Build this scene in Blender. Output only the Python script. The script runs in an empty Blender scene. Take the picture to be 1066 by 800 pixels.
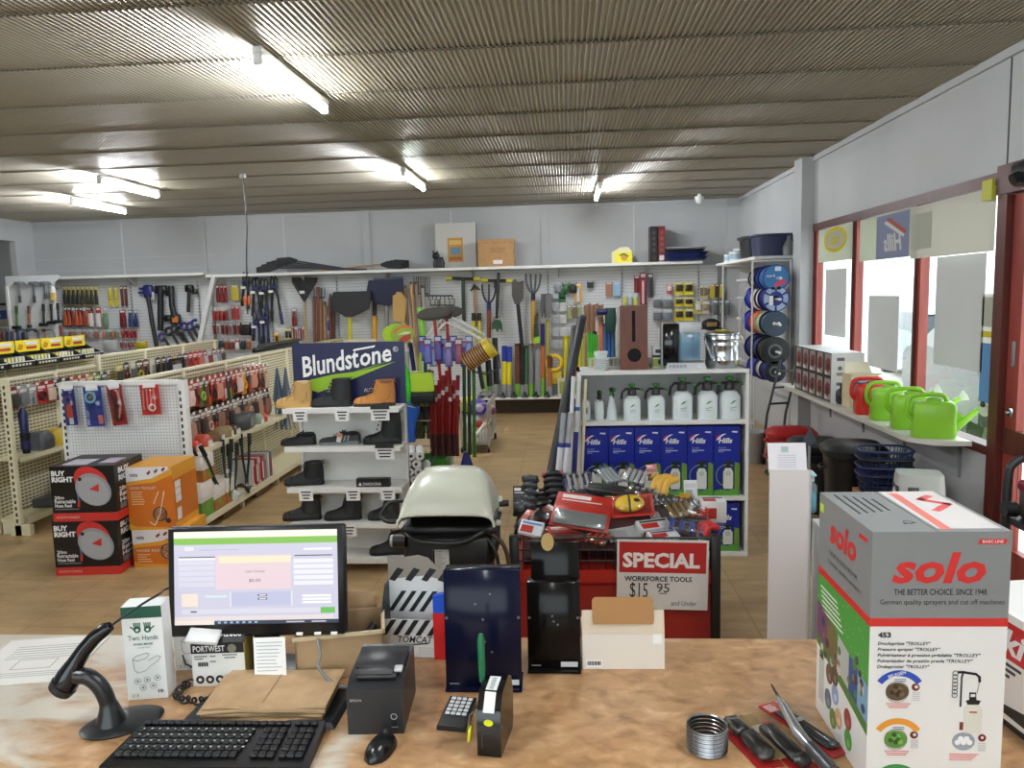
import bpy, bmesh, math, random
from mathutils import Vector, Matrix, noise
from math import sin, cos, pi, radians as rad
random.seed(7); RU = random.uniform
SC = bpy.context.scene
COL = SC.collection
# ------------------------------------------------------------------ camera
H = 1.95; F = 800.0
cd = bpy.data.cameras.new('camera'); cam = bpy.data.objects.new('camera', cd); COL.objects.link(cam)
YAW, PITCH, ROLL = rad(4.115), rad(6.61), rad(-1.49)
CM = Matrix.Rotation(YAW, 3, 'Z') @ Matrix.Rotation(pi/2 - PITCH, 3, 'X') @ Matrix.Rotation(ROLL, 3, 'Z')
cam.matrix_world = Matrix.Translation((0, 0, H)) @ CM.to_4x4()
cd.sensor_width = 36.0; cd.lens = 36.0*F/1066.0; cd.clip_start = 0.02; cd.clip_end = 200
SC.camera = cam
# ------------------------------------------------------------------ world and exposure
vs = SC.view_settings
vs.view_transform = 'Standard'; vs.look = 'None'; vs.gamma = 1.0; vs.use_curve_mapping = False
vs.exposure = 0.95
wd = bpy.data.worlds.new('sky'); SC.world = wd; wd.use_nodes = True
nt = wd.node_tree; bg = nt.nodes['Background']
bg.inputs[0].default_value = (0.88, 0.94, 1.0, 1); bg.inputs[1].default_value = 2.6     # bright overcast sky
TUBE_POWER = 110.0        # emission of the fluorescent tubes
SC.cycles.use_denoising = True
SC.cycles.max_bounces = 8; SC.cycles.diffuse_bounces = 4; SC.cycles.glossy_bounces = 4
SC.cycles.transparent_max_bounces = 24
SC.cycles.caustics_reflective = False; SC.cycles.caustics_refractive = False
# ------------------------------------------------------------------ helpers
def ray(x, y): return CM @ Vector(((x-533)/F, (400-y)/F, -1.0))
def P(x, y, Z=None, Y=None, X=None):          # photo point on a plane of the room
    d = ray(x, y)
    t = (Z-H)/d.z if Z is not None else Y/d.y if Y is not None else X/d.x
    return Vector((0, 0, H)) + d*t
def lin(c): c = c/255.0; return c/12.92 if c <= .04045 else ((c+.055)/1.055)**2.4
def rgb(c): return (lin(c[0]), lin(c[1]), lin(c[2]), 1)
_M = {}
def mat(name, c, rough=.5, metal=0, alpha=1, emis=0, trans=0, spec=.5, coat=0, bump=None):
    if name in _M: return _M[name]
    m = bpy.data.materials.new(name); m.use_nodes = True; n = m.node_tree; b = n.nodes['Principled BSDF']
    b.inputs['Base Color'].default_value = rgb(c); b.inputs['Roughness'].default_value = rough
    b.inputs['Metallic'].default_value = metal; b.inputs['Alpha'].default_value = alpha
    b.inputs['Specular IOR Level'].default_value = spec; b.inputs['Transmission Weight'].default_value = trans
    b.inputs['Coat Weight'].default_value = coat
    if emis: b.inputs['Emission Color'].default_value = rgb(c); b.inputs['Emission Strength'].default_value = emis
    if bump:
        sc_, st = bump; t = n.nodes.new('ShaderNodeTexNoise'); t.inputs['Scale'].default_value = sc_
        g = n.nodes.new('ShaderNodeTexCoord'); n.links.new(g.outputs['Object'], t.inputs['Vector'])
        u = n.nodes.new('ShaderNodeBump'); u.inputs['Strength'].default_value = st; u.inputs['Distance'].default_value = .01
        n.links.new(t.outputs['Fac'], u.inputs['Height']); n.links.new(u.outputs['Normal'], b.inputs['Normal'])
    _M[name] = m; return m
def C(r, g, b, rough=.5, **k): return mat('c%d_%d_%d_%d%s' % (r, g, b, rough*100, ''.join(k) + ''.join(str(v) for v in k.values())), (r, g, b), rough, **k)
def noisemat(name, stops, scale, rough=.5, detail=6, stretch=(1, 1, 1), bump=0, distort=0):
    m = mat(name, (128, 128, 128), rough); n = m.node_tree; b = n.nodes['Principled BSDF']
    g = n.nodes.new('ShaderNodeTexCoord'); mp = n.nodes.new('ShaderNodeMapping'); mp.inputs['Scale'].default_value = stretch
    t = n.nodes.new('ShaderNodeTexNoise'); t.inputs['Scale'].default_value = scale; t.inputs['Detail'].default_value = detail
    t.inputs['Distortion'].default_value = distort
    r = n.nodes.new('ShaderNodeValToRGB'); e = r.color_ramp.elements
    while len(e) < len(stops): e.new(.5)
    for k, (p, c) in zip(e, stops): k.position = p; k.color = rgb(c)
    n.links.new(g.outputs['Object'], mp.inputs['Vector']); n.links.new(mp.outputs['Vector'], t.inputs['Vector'])
    n.links.new(t.outputs['Fac'], r.inputs['Fac']); n.links.new(r.outputs['Color'], b.inputs['Base Color'])
    if bump:
        u = n.nodes.new('ShaderNodeBump'); u.inputs['Strength'].default_value = bump; u.inputs['Distance'].default_value = .01
        n.links.new(t.outputs['Fac'], u.inputs['Height']); n.links.new(u.outputs['Normal'], b.inputs['Normal'])
    return m
def math_(n, op, a, b_=None):
    q = n.nodes.new('ShaderNodeMath'); q.operation = op
    for i, v in enumerate((a, b_)):
        if v is None: continue
        if isinstance(v, (int, float)): q.inputs[i].default_value = v
        else: n.links.new(v, q.inputs[i])
    return q.outputs[0]
def pegmat(name, c, hole, u, v, pu, pv, r, slot=1.0):       # board with rows of punched holes; u, v = object axes
    m = mat(name, c, .45); n = m.node_tree; b = n.nodes['Principled BSDF']
    g = n.nodes.new('ShaderNodeTexCoord'); s = n.nodes.new('ShaderNodeSeparateXYZ'); n.links.new(g.outputs['Object'], s.inputs[0])
    def cell(k, p, q):
        f = math_(n, 'FRACT', math_(n, 'DIVIDE', s.outputs[k], p)); return math_(n, 'POWER', math_(n, 'MULTIPLY', math_(n, 'SUBTRACT', f, .5), q), 2)
    d = math_(n, 'SQRT', math_(n, 'ADD', cell(u, pu, 1/slot), cell(v, pv, 1)))
    k = math_(n, 'LESS_THAN', d, r)
    mx = n.nodes.new('ShaderNodeMix'); mx.data_type = 'RGBA'; n.links.new(k, mx.inputs[0])
    mx.inputs[6].default_value = rgb(c); mx.inputs[7].default_value = rgb(hole); n.links.new(mx.outputs[2], b.inputs['Base Color'])
    return m
def fr_(o, x, y):
    x = Vector(x).normalized(); y = Vector(y); z = x.cross(y).normalized(); y = z.cross(x)
    m = Matrix((x, y, z)).transposed().to_4x4(); m.translation = Vector(o); return m
def T(x=0, y=0, z=0): return Matrix.Translation((x, y, z))
def RZ(a): return Matrix.Rotation(rad(a), 4, 'Z')
def RX(a): return Matrix.Rotation(rad(a), 4, 'X')
def RY(a): return Matrix.Rotation(rad(a), 4, 'Y')
_T = {}
def glyphs(s, bold, shear):
    k = (s, bold, shear)
    if k not in _T:
        cu = bpy.data.curves.new('t', 'FONT'); cu.body = s; cu.offset = bold; cu.shear = shear; cu.resolution_u = 2
        o = bpy.data.objects.new('t', cu); me = bpy.data.meshes.new_from_object(o)
        v = [tuple(q.co) for q in me.vertices]; f = [tuple(p.vertices) for p in me.polygons]
        bpy.data.objects.remove(o); bpy.data.curves.remove(cu); bpy.data.meshes.remove(me)
        xs = [q[0] for q in v] or [0]; ys = [q[1] for q in v] or [0]
        _T[k] = (v, f, min(xs), max(xs), min(ys), max(ys))
    return _T[k]
class MB:
    def __init__(s): s.v = []; s.f = []; s.k = []; s.mats = []
    def mi(s, m):
        if m not in s.mats: s.mats.append(m)
        return s.mats.index(m)
    def add(s, v, f, m, M=None):
        b = len(s.v); i = s.mi(m)
        s.v += [tuple(M @ Vector(q)) for q in v] if M is not None else [tuple(q) for q in v]
        s.f += [tuple(b+j for j in q) for q in f]; s.k += [i]*len(f); return s
    def box(s, c, d, m, M=None, bev=0, seg=1):
        x, y, z = d[0]/2, d[1]/2, d[2]/2
        if bev:
            bm = bmesh.new(); bmesh.ops.create_cube(bm, size=1)
            for q in bm.verts: q.co = (q.co.x*d[0], q.co.y*d[1], q.co.z*d[2])
            bmesh.ops.bevel(bm, geom=bm.edges[:], offset=min(bev, .49*min(d)), segments=seg, affect='EDGES', profile=.5)
            bm.verts.ensure_lookup_table(); v = [q.co + Vector(c) for q in bm.verts]
            f = [[q.index for q in p.verts] for p in bm.faces]; bm.free(); return s.add(v, f, m, M)
        v = [(c[0]+i*x, c[1]+j*y, c[2]+k*z) for i in (-1, 1) for j in (-1, 1) for k in (-1, 1)]
        return s.add(v, [(0, 1, 3, 2), (4, 6, 7, 5), (0, 4, 5, 1), (2, 3, 7, 6), (0, 2, 6, 4), (1, 5, 7, 3)], m, M)
    def b2(s, lo, hi, m, M=None, bev=0, seg=1):
        return s.box([(a+b)/2 for a, b in zip(lo, hi)], [abs(b-a) for a, b in zip(lo, hi)], m, M, bev, seg)
    def loft(s, rings, m, M=None, caps=True, closed=True):
        n = len(rings[0]); v = [q for r in rings for q in r]; f = []
        for i in range(len(rings)-1):
            for j in range(n if closed else n-1):
                k = (j+1) % n; f.append((i*n+j, i*n+k, (i+1)*n+k, (i+1)*n+j))
        if caps: f += [tuple(range(n-1, -1, -1)), tuple(range((len(rings)-1)*n, len(rings)*n))]
        return s.add(v, f, m, M)
    def tube(s, pts, r, m, seg=8, M=None, caps=True, closed=False):
        pts = [Vector(p) for p in pts]; n = len(pts); R = r if isinstance(r, (list, tuple)) else [r]*n
        rings = []; up = None
        for i, p in enumerate(pts):
            a = pts[i-1] if i else (pts[-1] if closed else p); b = pts[(i+1) % n] if (i < n-1 or closed) else p
            t = (b-a)
            if t.length < 1e-9: t = Vector((0, 0, 1))
            t.normalize()
            if up is None: up = t.orthogonal()
            u = up - t*up.dot(t)
            if u.length < 1e-6: u = t.orthogonal()
            u.normalize(); up = u; w = t.cross(u)
            rings.append([p + (u*cos(2*pi*j/seg) + w*sin(2*pi*j/seg))*R[i] for j in range(seg)])
        if closed: rings.append(rings[0]); caps = False
        return s.loft(rings, m, M, caps)
    def lathe(s, prof, m, seg=20, M=None, caps=True, sx=1, sy=1):
        return s.loft([[(r*cos(2*pi*j/seg)*sx, r*sin(2*pi*j/seg)*sy, z) for j in range(seg)] for r, z in prof], m, M, caps)
    def cyl(s, a, b, r, m, seg=12, M=None): return s.tube([a, b], r, m, seg, M)
    def prism(s, pts, d, m, M=None):                  # outline in local x, y pushed along z from 0 to d
        n = len(pts); v = [(p[0], p[1], 0) for p in pts] + [(p[0], p[1], d) for p in pts]
        return s.add(v, [tuple(range(n-1, -1, -1)), tuple(range(n, 2*n))] + [(i, (i+1) % n, n+(i+1) % n, n+i) for i in range(n)], m, M)
    def ell(s, c, r, m, M=None, u=14, w=8):
        return s.loft([[(c[0]+r[0]*sin(pi*i/w)*cos(2*pi*j/u), c[1]+r[1]*sin(pi*i/w)*sin(2*pi*j/u), c[2]-r[2]*cos(pi*i/w)) for j in range(u)] for i in range(w+1)], m, M, False)
    # flat print on a face: M has its z axis out of the face
    def rect(s, M, x0, y0, x1, y1, m, t=.0008): return s.prism([(x0, y0), (x1, y0), (x1, y1), (x0, y1)], t, m, M)
    def poly(s, M, pts, m, t=.0008): return s.prism(pts, t, m, M)
    def disc(s, M, x, y, r, m, t=.0012, ry=None, n=18): return s.prism([(x+r*cos(2*pi*i/n), y+(ry or r)*sin(2*pi*i/n)) for i in range(n)], t, m, M)
    def ring(s, M, x, y, r0, r1, m, t=.0012, a0=0, a1=360, n=20):
        o = [(x+r1*cos(rad(a0+(a1-a0)*i/n)), y+r1*sin(rad(a0+(a1-a0)*i/n))) for i in range(n+1)]
        i_ = [(x+r0*cos(rad(a0+(a1-a0)*i/n)), y+r0*sin(rad(a0+(a1-a0)*i/n))) for i in range(n+1)]
        v = [(p[0], p[1], t) for p in o + i_]; return s.add(v, [(k, k+1, n+2+k, n+1+k) for k in range(n)], m, M)
    def line(s, M, pts, w, m, t=.0012):
        for a, b in zip(pts, pts[1:]):
            d = Vector((b[0]-a[0], b[1]-a[1]));
            if d.length < 1e-7: continue
            n = Vector((-d.y, d.x)).normalized()*w/2; e = d.normalized()*w*.3
            s.prism([(a[0]-n.x-e.x, a[1]-n.y-e.y), (b[0]-n.x+e.x, b[1]-n.y+e.y), (b[0]+n.x+e.x, b[1]+n.y+e.y), (a[0]+n.x-e.x, a[1]+n.y-e.y)], t, m, M)
        return s
    def text(s, M, x, y, h, body, m, w=None, al='l', shear=0, bold=0, t=.0012):   # h: height of the whole line box; y: bottom
        v, f, x0, x1, y0, y1 = glyphs(body, bold, shear)
        if not f: return s
        k = h/(y1-y0); kx = w/(x1-x0) if w else k; W = (x1-x0)*kx
        ox = x - (W if al == 'r' else W/2 if al == 'c' else 0)
        return s.add([(ox+(q[0]-x0)*kx, y+(q[1]-y0)*k, t) for q in v], f, m, M)
    def join(s, o):                                     # another builder's shapes become part of this mesh
        b = len(s.v); s.v += o.v; s.f += [tuple(b+j for j in q) for q in o.f]; s.k += [s.mi(o.mats[i]) for i in o.k]
    def build(s, name, parent=None, loc=(0, 0, 0), rz=0, ang=48):
        me = bpy.data.meshes.new(name); me.from_pydata(s.v, [], s.f); me.polygons.foreach_set('material_index', s.k)
        bm = bmesh.new(); bm.from_mesh(me); bmesh.ops.recalc_face_normals(bm, faces=bm.faces[:]); bm.to_mesh(me); bm.free()
        for m in s.mats: me.materials.append(m)
        me.polygons.foreach_set('use_smooth', [True]*len(me.polygons)); me.set_sharp_from_angle(angle=rad(ang))
        o = bpy.data.objects.new(name, me); COL.objects.link(o); o.location = loc; o.rotation_euler = (0, 0, rad(rz))
        if parent: o.parent = parent
        return o
def tag(o, label, cat, group=None, kind=None):
    o['label'] = label; o['category'] = cat
    if group: o['group'] = group
    if kind: o['kind'] = kind
    return o
def thing(name, label, cat, loc=(0, 0, 0), rz=0, group=None, M=None):
    o = bpy.data.objects.new(name, None); COL.objects.link(o); o.empty_display_size = .05
    if M is not None: o.matrix_world = M
    else: o.location = loc; o.rotation_euler = (0, 0, rad(rz))
    return tag(o, label, cat, group)
def one(name, label, cat, mb, loc=(0, 0, 0), rz=0, group=None, M=None):
    o = mb.build(name, None, loc, rz)
    if M is not None: o.matrix_world = M
    return tag(o, label, cat, group)
KIDS = {}
def kids(o): return [c for c in bpy.data.objects if c.parent == o]
def dup(root, label, loc=None, rz=0, group=None, M=None):
    def tree(o, par):
        if o.name not in KIDS: KIDS[o.name] = [c.name for c in o.children]
        c = o.copy(); COL.objects.link(c); c.parent = par
        for ch in KIDS[o.name]: tree(bpy.data.objects[ch], c)
        return c
    c = tree(root, None); c['label'] = label
    if group: c['group'] = group
    if M is not None: c.matrix_world = M
    else: c.location = loc; c.rotation_euler = (0, 0, rad(rz))
    return c
def struct(name, mb, ang=48): o = mb.build(name, ang=ang); o['kind'] = 'structure'; return o
PRINT = 'front_print carton_print side_print printed_faces front_marks card_print face_print labels label maker_sticker rivets sign_lettering top_labels key_legends orange_label yellow_sticker paper_label'.split()
BUILT = {}
def pt(mb, name, par, label=None):
    if name in PRINT and par.name in BUILT:             # print and marks stay inside the mesh of the part they are on
        bo, bm_ = BUILT[par.name]; bm_.join(mb); t = bm_.build('t'); me = bo.data; bo.data = t.data; bpy.data.objects.remove(t); bpy.data.meshes.remove(me); bo.data.name = bo.name; return bo
    o = mb.build(name, par)
    if par.name not in BUILT or name == 'keys': BUILT[par.name] = (o, mb)
    if label: o['label'] = label
    return o
ORD = 'first second third fourth fifth sixth seventh eighth ninth tenth eleventh twelfth thirteenth fourteenth fifteenth sixteenth seventeenth eighteenth nineteenth twentieth twenty-first twenty-second twenty-third twenty-fourth twenty-fifth twenty-sixth twenty-seventh twenty-eighth'.split()
def bez(p, n=16):                                   # smooth curve through points (Catmull-Rom)
    p = [Vector(q) for q in p]; q = [p[0]*2-p[1]] + p + [p[-1]*2-p[-2]]; r = []
    for i in range(1, len(q)-2):
        for k in range(n):
            t = k/n; a, b, c, d = q[i-1], q[i], q[i+1], q[i+2]
            r.append(.5*((2*b) + (c-a)*t + (2*a-5*b+4*c-d)*t*t + (3*b-a-3*c+d)*t**3))
    return r + [p[-1]]
# common materials
WHITE = C(232, 232, 228, .45); OFF = C(226, 222, 206, .4); CREAM = C(228, 220, 188, .4); BLACK = C(22, 22, 24, .4); GLOSSB = C(14, 14, 16, .15)
DGREY = C(52, 53, 56, .5); GREY = C(128, 129, 130, .5); LGREY = C(190, 191, 190, .5); RED = C(196, 30, 30, .4); GREEN = C(120, 200, 40, .4)
BLUE = C(24, 44, 150, .4); NAVY = C(18, 22, 70, .4); YELLOW = C(235, 210, 30, .4); ORANGE = C(226, 110, 30, .45); WOODL = C(196, 152, 98, .5)
WOODD = C(128, 84, 50, .5); STEEL = C(190, 192, 196, .25, metal=1); DSTEEL = C(90, 92, 96, .35, metal=.9); PAPER = C(240, 240, 238, .7)
CLEAR = None; FROST = C(232, 240, 240, .25, alpha=.8); MAROON = C(120, 52, 44, .4)
def clearmat(name, k, tint=(.97, .98, .98)):
    m = bpy.data.materials.new(name); m.use_nodes = True; n = m.node_tree; n.nodes.remove(n.nodes['Principled BSDF'])
    a = n.nodes.new('ShaderNodeBsdfTransparent'); b = n.nodes.new('ShaderNodeBsdfGlossy'); x = n.nodes.new('ShaderNodeMixShader'); a.inputs[0].default_value = (*tint, 1); b.inputs['Roughness'].default_value = .09
    x.inputs[0].default_value = k; n.links.new(a.outputs[0], x.inputs[1]); n.links.new(b.outputs[0], x.inputs[2]); n.links.new(x.outputs[0], n.nodes['Material Output'].inputs[0]); return m
CLEAR = clearmat('clear_blister', .07); CLEAR2 = clearmat('crinkled_clear', .2)
CARD = noisemat('cardboard', [(.35, (176, 134, 88)), (.65, (190, 150, 104))], 30, .75)
KRAFT = noisemat('kraft_paper', [(.35, (176, 146, 108)), (.65, (190, 160, 122))], 18, .7)
# ================================================================== lamps
def batten(label, p, rz=0, first=[None]):
    if first[0] is None:
        t = thing('fluorescent_batten', label, 'ceiling light', p, rz, 'fluorescent battens on the ceiling')
        pt(MB().box((0, 0, .075), (.06, 1.24, .05), WHITE, bev=.008), 'housing', t)
        m = MB()
        for s in (-1, 1): m.box((0, s*.605, .035), (.05, .03, .07), WHITE, bev=.004)
        pt(m, 'end_cap', t)
        pt(MB().cyl((0, -.595, .022), (0, .595, .022), .021, mat('tube_light', (246, 250, 255), .4, emis=TUBE_POWER), 12), 'tube', t)
        first[0] = t; return t
    return dup(first[0], label, p, rz)
ZL = 3.275
batten('bright fluorescent batten closest to the counter on the metal ceiling', (-1.70, 5.0, ZL))
batten('fluorescent batten further back in line with the nearest batten', (-1.755, 9.17, ZL))
batten('fluorescent batten near the back wall, seen above the brown letterbox', (.47, 10.85, ZL))
batten('nearer of the two battens above the pegboard gondola aisles', (-5.07, 8.9, ZL))
batten('farther of the two battens above the pegboard gondola aisles', (-6.40, 10.43, ZL))
batten('unseen batten added above the shop counter, over the keyboard', (-1.6, .8, ZL))  # this and the next three are added out of view for more light
batten('unseen batten added above the shop counter, over the sprayer carton', (1.3, 1.6, ZL))  # added lamp, brightens the counter
batten('unseen batten added over the counter end of the gondola aisle', (-4.6, 3.2, ZL))  # added lamp outside the view
batten('unseen batten added behind the counter over the serving side', (-.2, -1.6, ZL))  # added lamp behind the camera, lights the carton fronts
# ================================================================== the room
XR, YB, XL, ZC, YF = 2.80, 12.80, -9.1, 3.40, -3.0
def floor_mat():
    m = mat('floor_tiles', (140, 116, 86), .3); n = m.node_tree; b = n.nodes['Principled BSDF']
    g = n.nodes.new('ShaderNodeTexCoord')
    t = n.nodes.new('ShaderNodeTexNoise'); t.inputs['Scale'].default_value = 2.2; t.inputs['Detail'].default_value = 9; t.inputs['Roughness'].default_value = .65
    mp = n.nodes.new('ShaderNodeMapping'); mp.inputs['Scale'].default_value = (1, 3.2, 1); n.links.new(g.outputs['Object'], mp.inputs[0]); n.links.new(mp.outputs[0], t.inputs['Vector'])
    r = n.nodes.new('ShaderNodeValToRGB'); e = r.color_ramp.elements
    e[0].position = .3; e[0].color = rgb((150, 122, 82)); e[1].position = .72; e[1].color = rgb((200, 170, 124))
    n.links.new(t.outputs['Fac'], r.inputs['Fac'])
    k = n.nodes.new('ShaderNodeTexBrick'); k.offset = 0; k.inputs['Scale'].default_value = 1; k.inputs['Brick Width'].default_value = .40; k.inputs['Row Height'].default_value = .40
    k.inputs['Mortar Size'].default_value = .004; k.inputs['Mortar Smooth'].default_value = .3; k.inputs['Bias'].default_value = 0
    k.inputs['Color1'].default_value = (1, 1, 1, 1); k.inputs['Color2'].default_value = (.88, .88, .88, 1); k.inputs['Mortar'].default_value = (.62, .6, .55, 1)
    m2 = n.nodes.new('ShaderNodeMapping'); m2.inputs['Location'].default_value = (.13, .1, 0); n.links.new(g.outputs['Object'], m2.inputs[0]); n.links.new(m2.outputs[0], k.inputs['Vector'])
    x = n.nodes.new('ShaderNodeMix'); x.data_type = 'RGBA'; x.blend_type = 'MULTIPLY'; x.inputs[0].default_value = 1
    n.links.new(r.outputs[0], x.inputs[6]); n.links.new(k.outputs['Color'], x.inputs[7]); n.links.new(x.outputs[2], b.inputs['Base Color'])
    rr = n.nodes.new('ShaderNodeMapRange'); rr.inputs[3].default_value = .22; rr.inputs[4].default_value = .5; n.links.new(t.outputs['Fac'], rr.inputs[0]); n.links.new(rr.outputs[0], b.inputs['Roughness'])
    return m
struct('floor', MB().b2((-13, YF, -.1), (XR+.1, 14.6, 0), floor_mat()))
# ceiling: ribbed metal sheets laid across the room, each hung a little lower at its near lap
def ceiling():
    m = MB(); cm = mat('ribbed_ceiling', (180, 174, 158), .40, metal=.2, spec=.5); pitch = .034; nx = 6
    N = int((XR-XL)/pitch); prof = [(0, 0), (.28, 0), (.36, .35), (.44, 1), (.84, 1), (.92, .35)]
    xs = []
    for i in range(N+1):
        for a, b in prof: xs.append((XL + (i+a)*pitch, b*.013))
    xs = [q for q in xs if q[0] <= XR-.01]
    y = 4.675 - .846*9
    while y < YB:
        y1 = min(y+.865, YB); v = []; f = []
        for yy, dz in ((y, -.011), (y1, 0)):
            for x, d in xs: v.append((x, yy, ZC + dz + d))
        n = len(xs)
        f = [(k, k+1, n+k+1, n+k) for k in range(n-1)]
        # folded lap edge
        m.add(v, f, cm); y += .846
    m.b2((XL-3, YF, ZC+.06), (XR, YB+1.8, ZC+.1), C(20, 20, 20, .8))
    return struct('ceiling', m)
ceiling()
WALL = noisemat('wall_paint', [(.3, (178, 180, 181)), (.7, (188, 190, 191))], 1.2, .55)
wb = MB(); wb.b2((XL, YB, 0), (XR, YB+.1, ZC+.1), WALL)
for px in (211, 382, 567): q = P(px, 250, Y=YB); wb.b2((q.x-.06, YB-.03, 1.9), (q.x+.06, YB, ZC), WALL)
for px in (127, 296, 470, 660): q = P(px, 250, Y=YB); wb.b2((q.x-.012, YB-.008, 2.2), (q.x+.012, YB, ZC), C(205, 207, 207, .6))
wb.b2((XR-.2, YB-.1, 0), (XR, YB, ZC), WALL)
wb.b2((XL, YB-.02, ZC-.05), (XR, YB, ZC-.005), WALL)
for z in (2.55, 2.75): wb.b2((XL, YB-.003, z), (-5.9, YB, z+.006), C(205, 207, 207, .6))
struct('wall_back', wb)
wl = MB()
wl.b2((XL-.1, YF, 3.05), (XL, YB, ZC+.05), WALL); wl.b2((XL-.1, 12.35, 0), (XL, YB, 3.05), WALL)
wl.b2((XL-.1, YF, 0), (XL, 8.2, 3.05), WALL)
struct('wall_left', wl)
an = MB(); an.b2((-13, YB+1.0, 0), (XL, YB+1.1, 3.4), WALL); an.b2((-13, 5, 0), (-12.9, 14, 3.4), WALL); an.b2((-13, 5, 3.3), (XL-.1, 14, 3.4), WALL); an.b2((-13, 5, 0), (XL-.1, 5.1, 3.4), WALL)
struct('wall_annex', an)
wq_ = MB()
for a in (((XL, YF-.1, 0), (-5.5, YF, ZC+.05)), ((2.2, YF-.1, 0), (XR, YF, ZC+.05)), ((-5.5, YF-.1, 0), (2.2, YF, .9)), ((-5.5, YF-.1, 2.7), (2.2, YF, ZC+.05))): wq_.b2(*a, WALL)  # middle opening is made for the added window behind the camera
struct('wall_front', wq_)
# window wall (right): dado, header, column, end piece
SILL, HEAD, JY, DY0, DY1 = .855, 2.62, 8.92, 5.16, 4.22
wr = MB()
wr.b2((XR, 9.0, 0), (XR+.12, YB+.1, ZC+.1), WALL)
wr.b2((XR, DY0, 0), (XR+.12, 9.0, SILL), WALL)
wr.b2((XR, YF, HEAD+.02), (XR+.12, 9.0, ZC+.1), WALL)
wr.b2((XR, YF, 0), (XR+.12, DY1, HEAD+.02), WALL)
wr.b2((XR-.14, 9.0, 0), (XR, 9.3, ZC), WALL)
struct('wall_right', wr)
tr = MB(); tr.b2((XR-.03, YF, ZC-.06), (XR, 9.0, ZC-.004), WALL); tr.b2((XR-.03, 9.3, ZC-.06), (XR, YB, ZC-.004), WALL)
q = P(1049, 165, X=XR); tr.b2((XR-.004, q.y-.006, HEAD+.02), (XR, q.y+.006, ZC-.06), C(60, 60, 60, .6))
struct('trim_1', tr)
REDW = noisemat('red_timber', [(.3, (126, 46, 36)), (.7, (150, 62, 50))], 14, .4, stretch=(1, 1, .15)); DRED = noisemat('dark_red_timber', [(.3, (70, 26, 20)), (.7, (92, 36, 28))], 14, .4, stretch=(1, 1, .15))
wf = MB()
M1 = P(889, 300, X=XR).y; M2 = P(955, 300, X=XR).y
for yy, w in ((JY, .10), (M1, .09), (M2, .09)):
    wf.b2((XR+.0, yy-w/2, SILL), (XR+.07, yy+w/2, HEAD), REDW); wf.b2((XR-.018, yy-.012+.02, SILL), (XR+.0, yy+.03, HEAD), DRED)
wf.b2((XR-.02, DY0, HEAD-.05), (XR+.09, JY+.05, HEAD+.03), DRED)
wf.b2((XR-.02, DY0, SILL-.05), (XR+.09, JY+.05, SILL+.012), DRED)
struct('trim_2', wf)
GLASS = bpy.data.materials.new('window_glass'); GLASS.use_nodes = True
n = GLASS.node_tree; n.nodes.remove(n.nodes['Principled BSDF']); a = n.nodes.new('ShaderNodeBsdfTransparent'); b = n.nodes.new('ShaderNodeBsdfGlossy'); b.inputs['Roughness'].default_value = .02
a.inputs[0].default_value = (.93, .96, .95, 1)
mx = n.nodes.new('ShaderNodeMixShader')
mx.inputs[0].default_value = .07; n.links.new(a.outputs[0], mx.inputs[1]); n.links.new(b.outputs[0], mx.inputs[2]); n.links.new(mx.outputs[0], n.nodes['Material Output'].inputs[0])
for i, (y0, y1) in enumerate(((M1+.045, JY-.05), (M2+.045, M1-.045), (DY0+.04, M2-.045))):
    struct('window_%d' % (i+1), MB().b2((XR+.03, y0, SILL+.01), (XR+.036, y1, HEAD-.05), GLASS))
struct('window_4', MB().b2((-5.5, YF-.06, .9), (2.2, YF-.05, 2.7), GLASS))  # added unseen window, lets sky light onto fronts facing the camera
# door with glass in a red timber frame
df = MB()
df.b2((XR-.04, DY0-.06, 0), (XR+.10, DY0+.045, HEAD+.02), DRED); df.b2((XR-.04, DY1-.05, 0), (XR+.10, DY1+.06, HEAD+.02), DRED)
df.b2((XR-.05, DY1-.05, HEAD-.12), (XR+.10, DY0+.045, HEAD+.06), DRED)
struct('trim_3', df)
do = MB(); D0, D1 = DY0-.075, DY1+.075
do.b2((XR, D0-.13, .02), (XR+.05, D0, HEAD-.13), REDW); do.b2((XR, D1, .02), (XR+.05, D1+.13, HEAD-.13), REDW)
do.b2((XR, D1+.13, HEAD-.27), (XR+.05, D0-.13, HEAD-.13), REDW); do.b2((XR-.01, D1, .86), (XR+.05, D0, 1.02), DRED); do.b2((XR, D1, .02), (XR+.05, D0, .25), REDW)
d1 = struct('door_1', do)
pt(MB().b2((XR+.022, D1+.13, 1.02), (XR+.028, D0-.13, HEAD-.27), GLASS).b2((XR+.022, D1+.13, .25), (XR+.028, D0-.13, .86), GLASS), 'pane', d1)
lk = MB(); lk.b2((XR-.012, D0-.10, 1.10), (XR, D0-.05, 1.16), STEEL, bev=.004); lk.b2((XR-.006, D0-.09, 1.42), (XR, D0-.05, 1.58), GREY, bev=.004); lk.cyl((XR-.03, D0-.07, 1.13), (XR-.01, D0-.07, 1.13), .012, STEEL)
pt(lk, 'door_lock', d1, 'metal lock plates')
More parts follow.
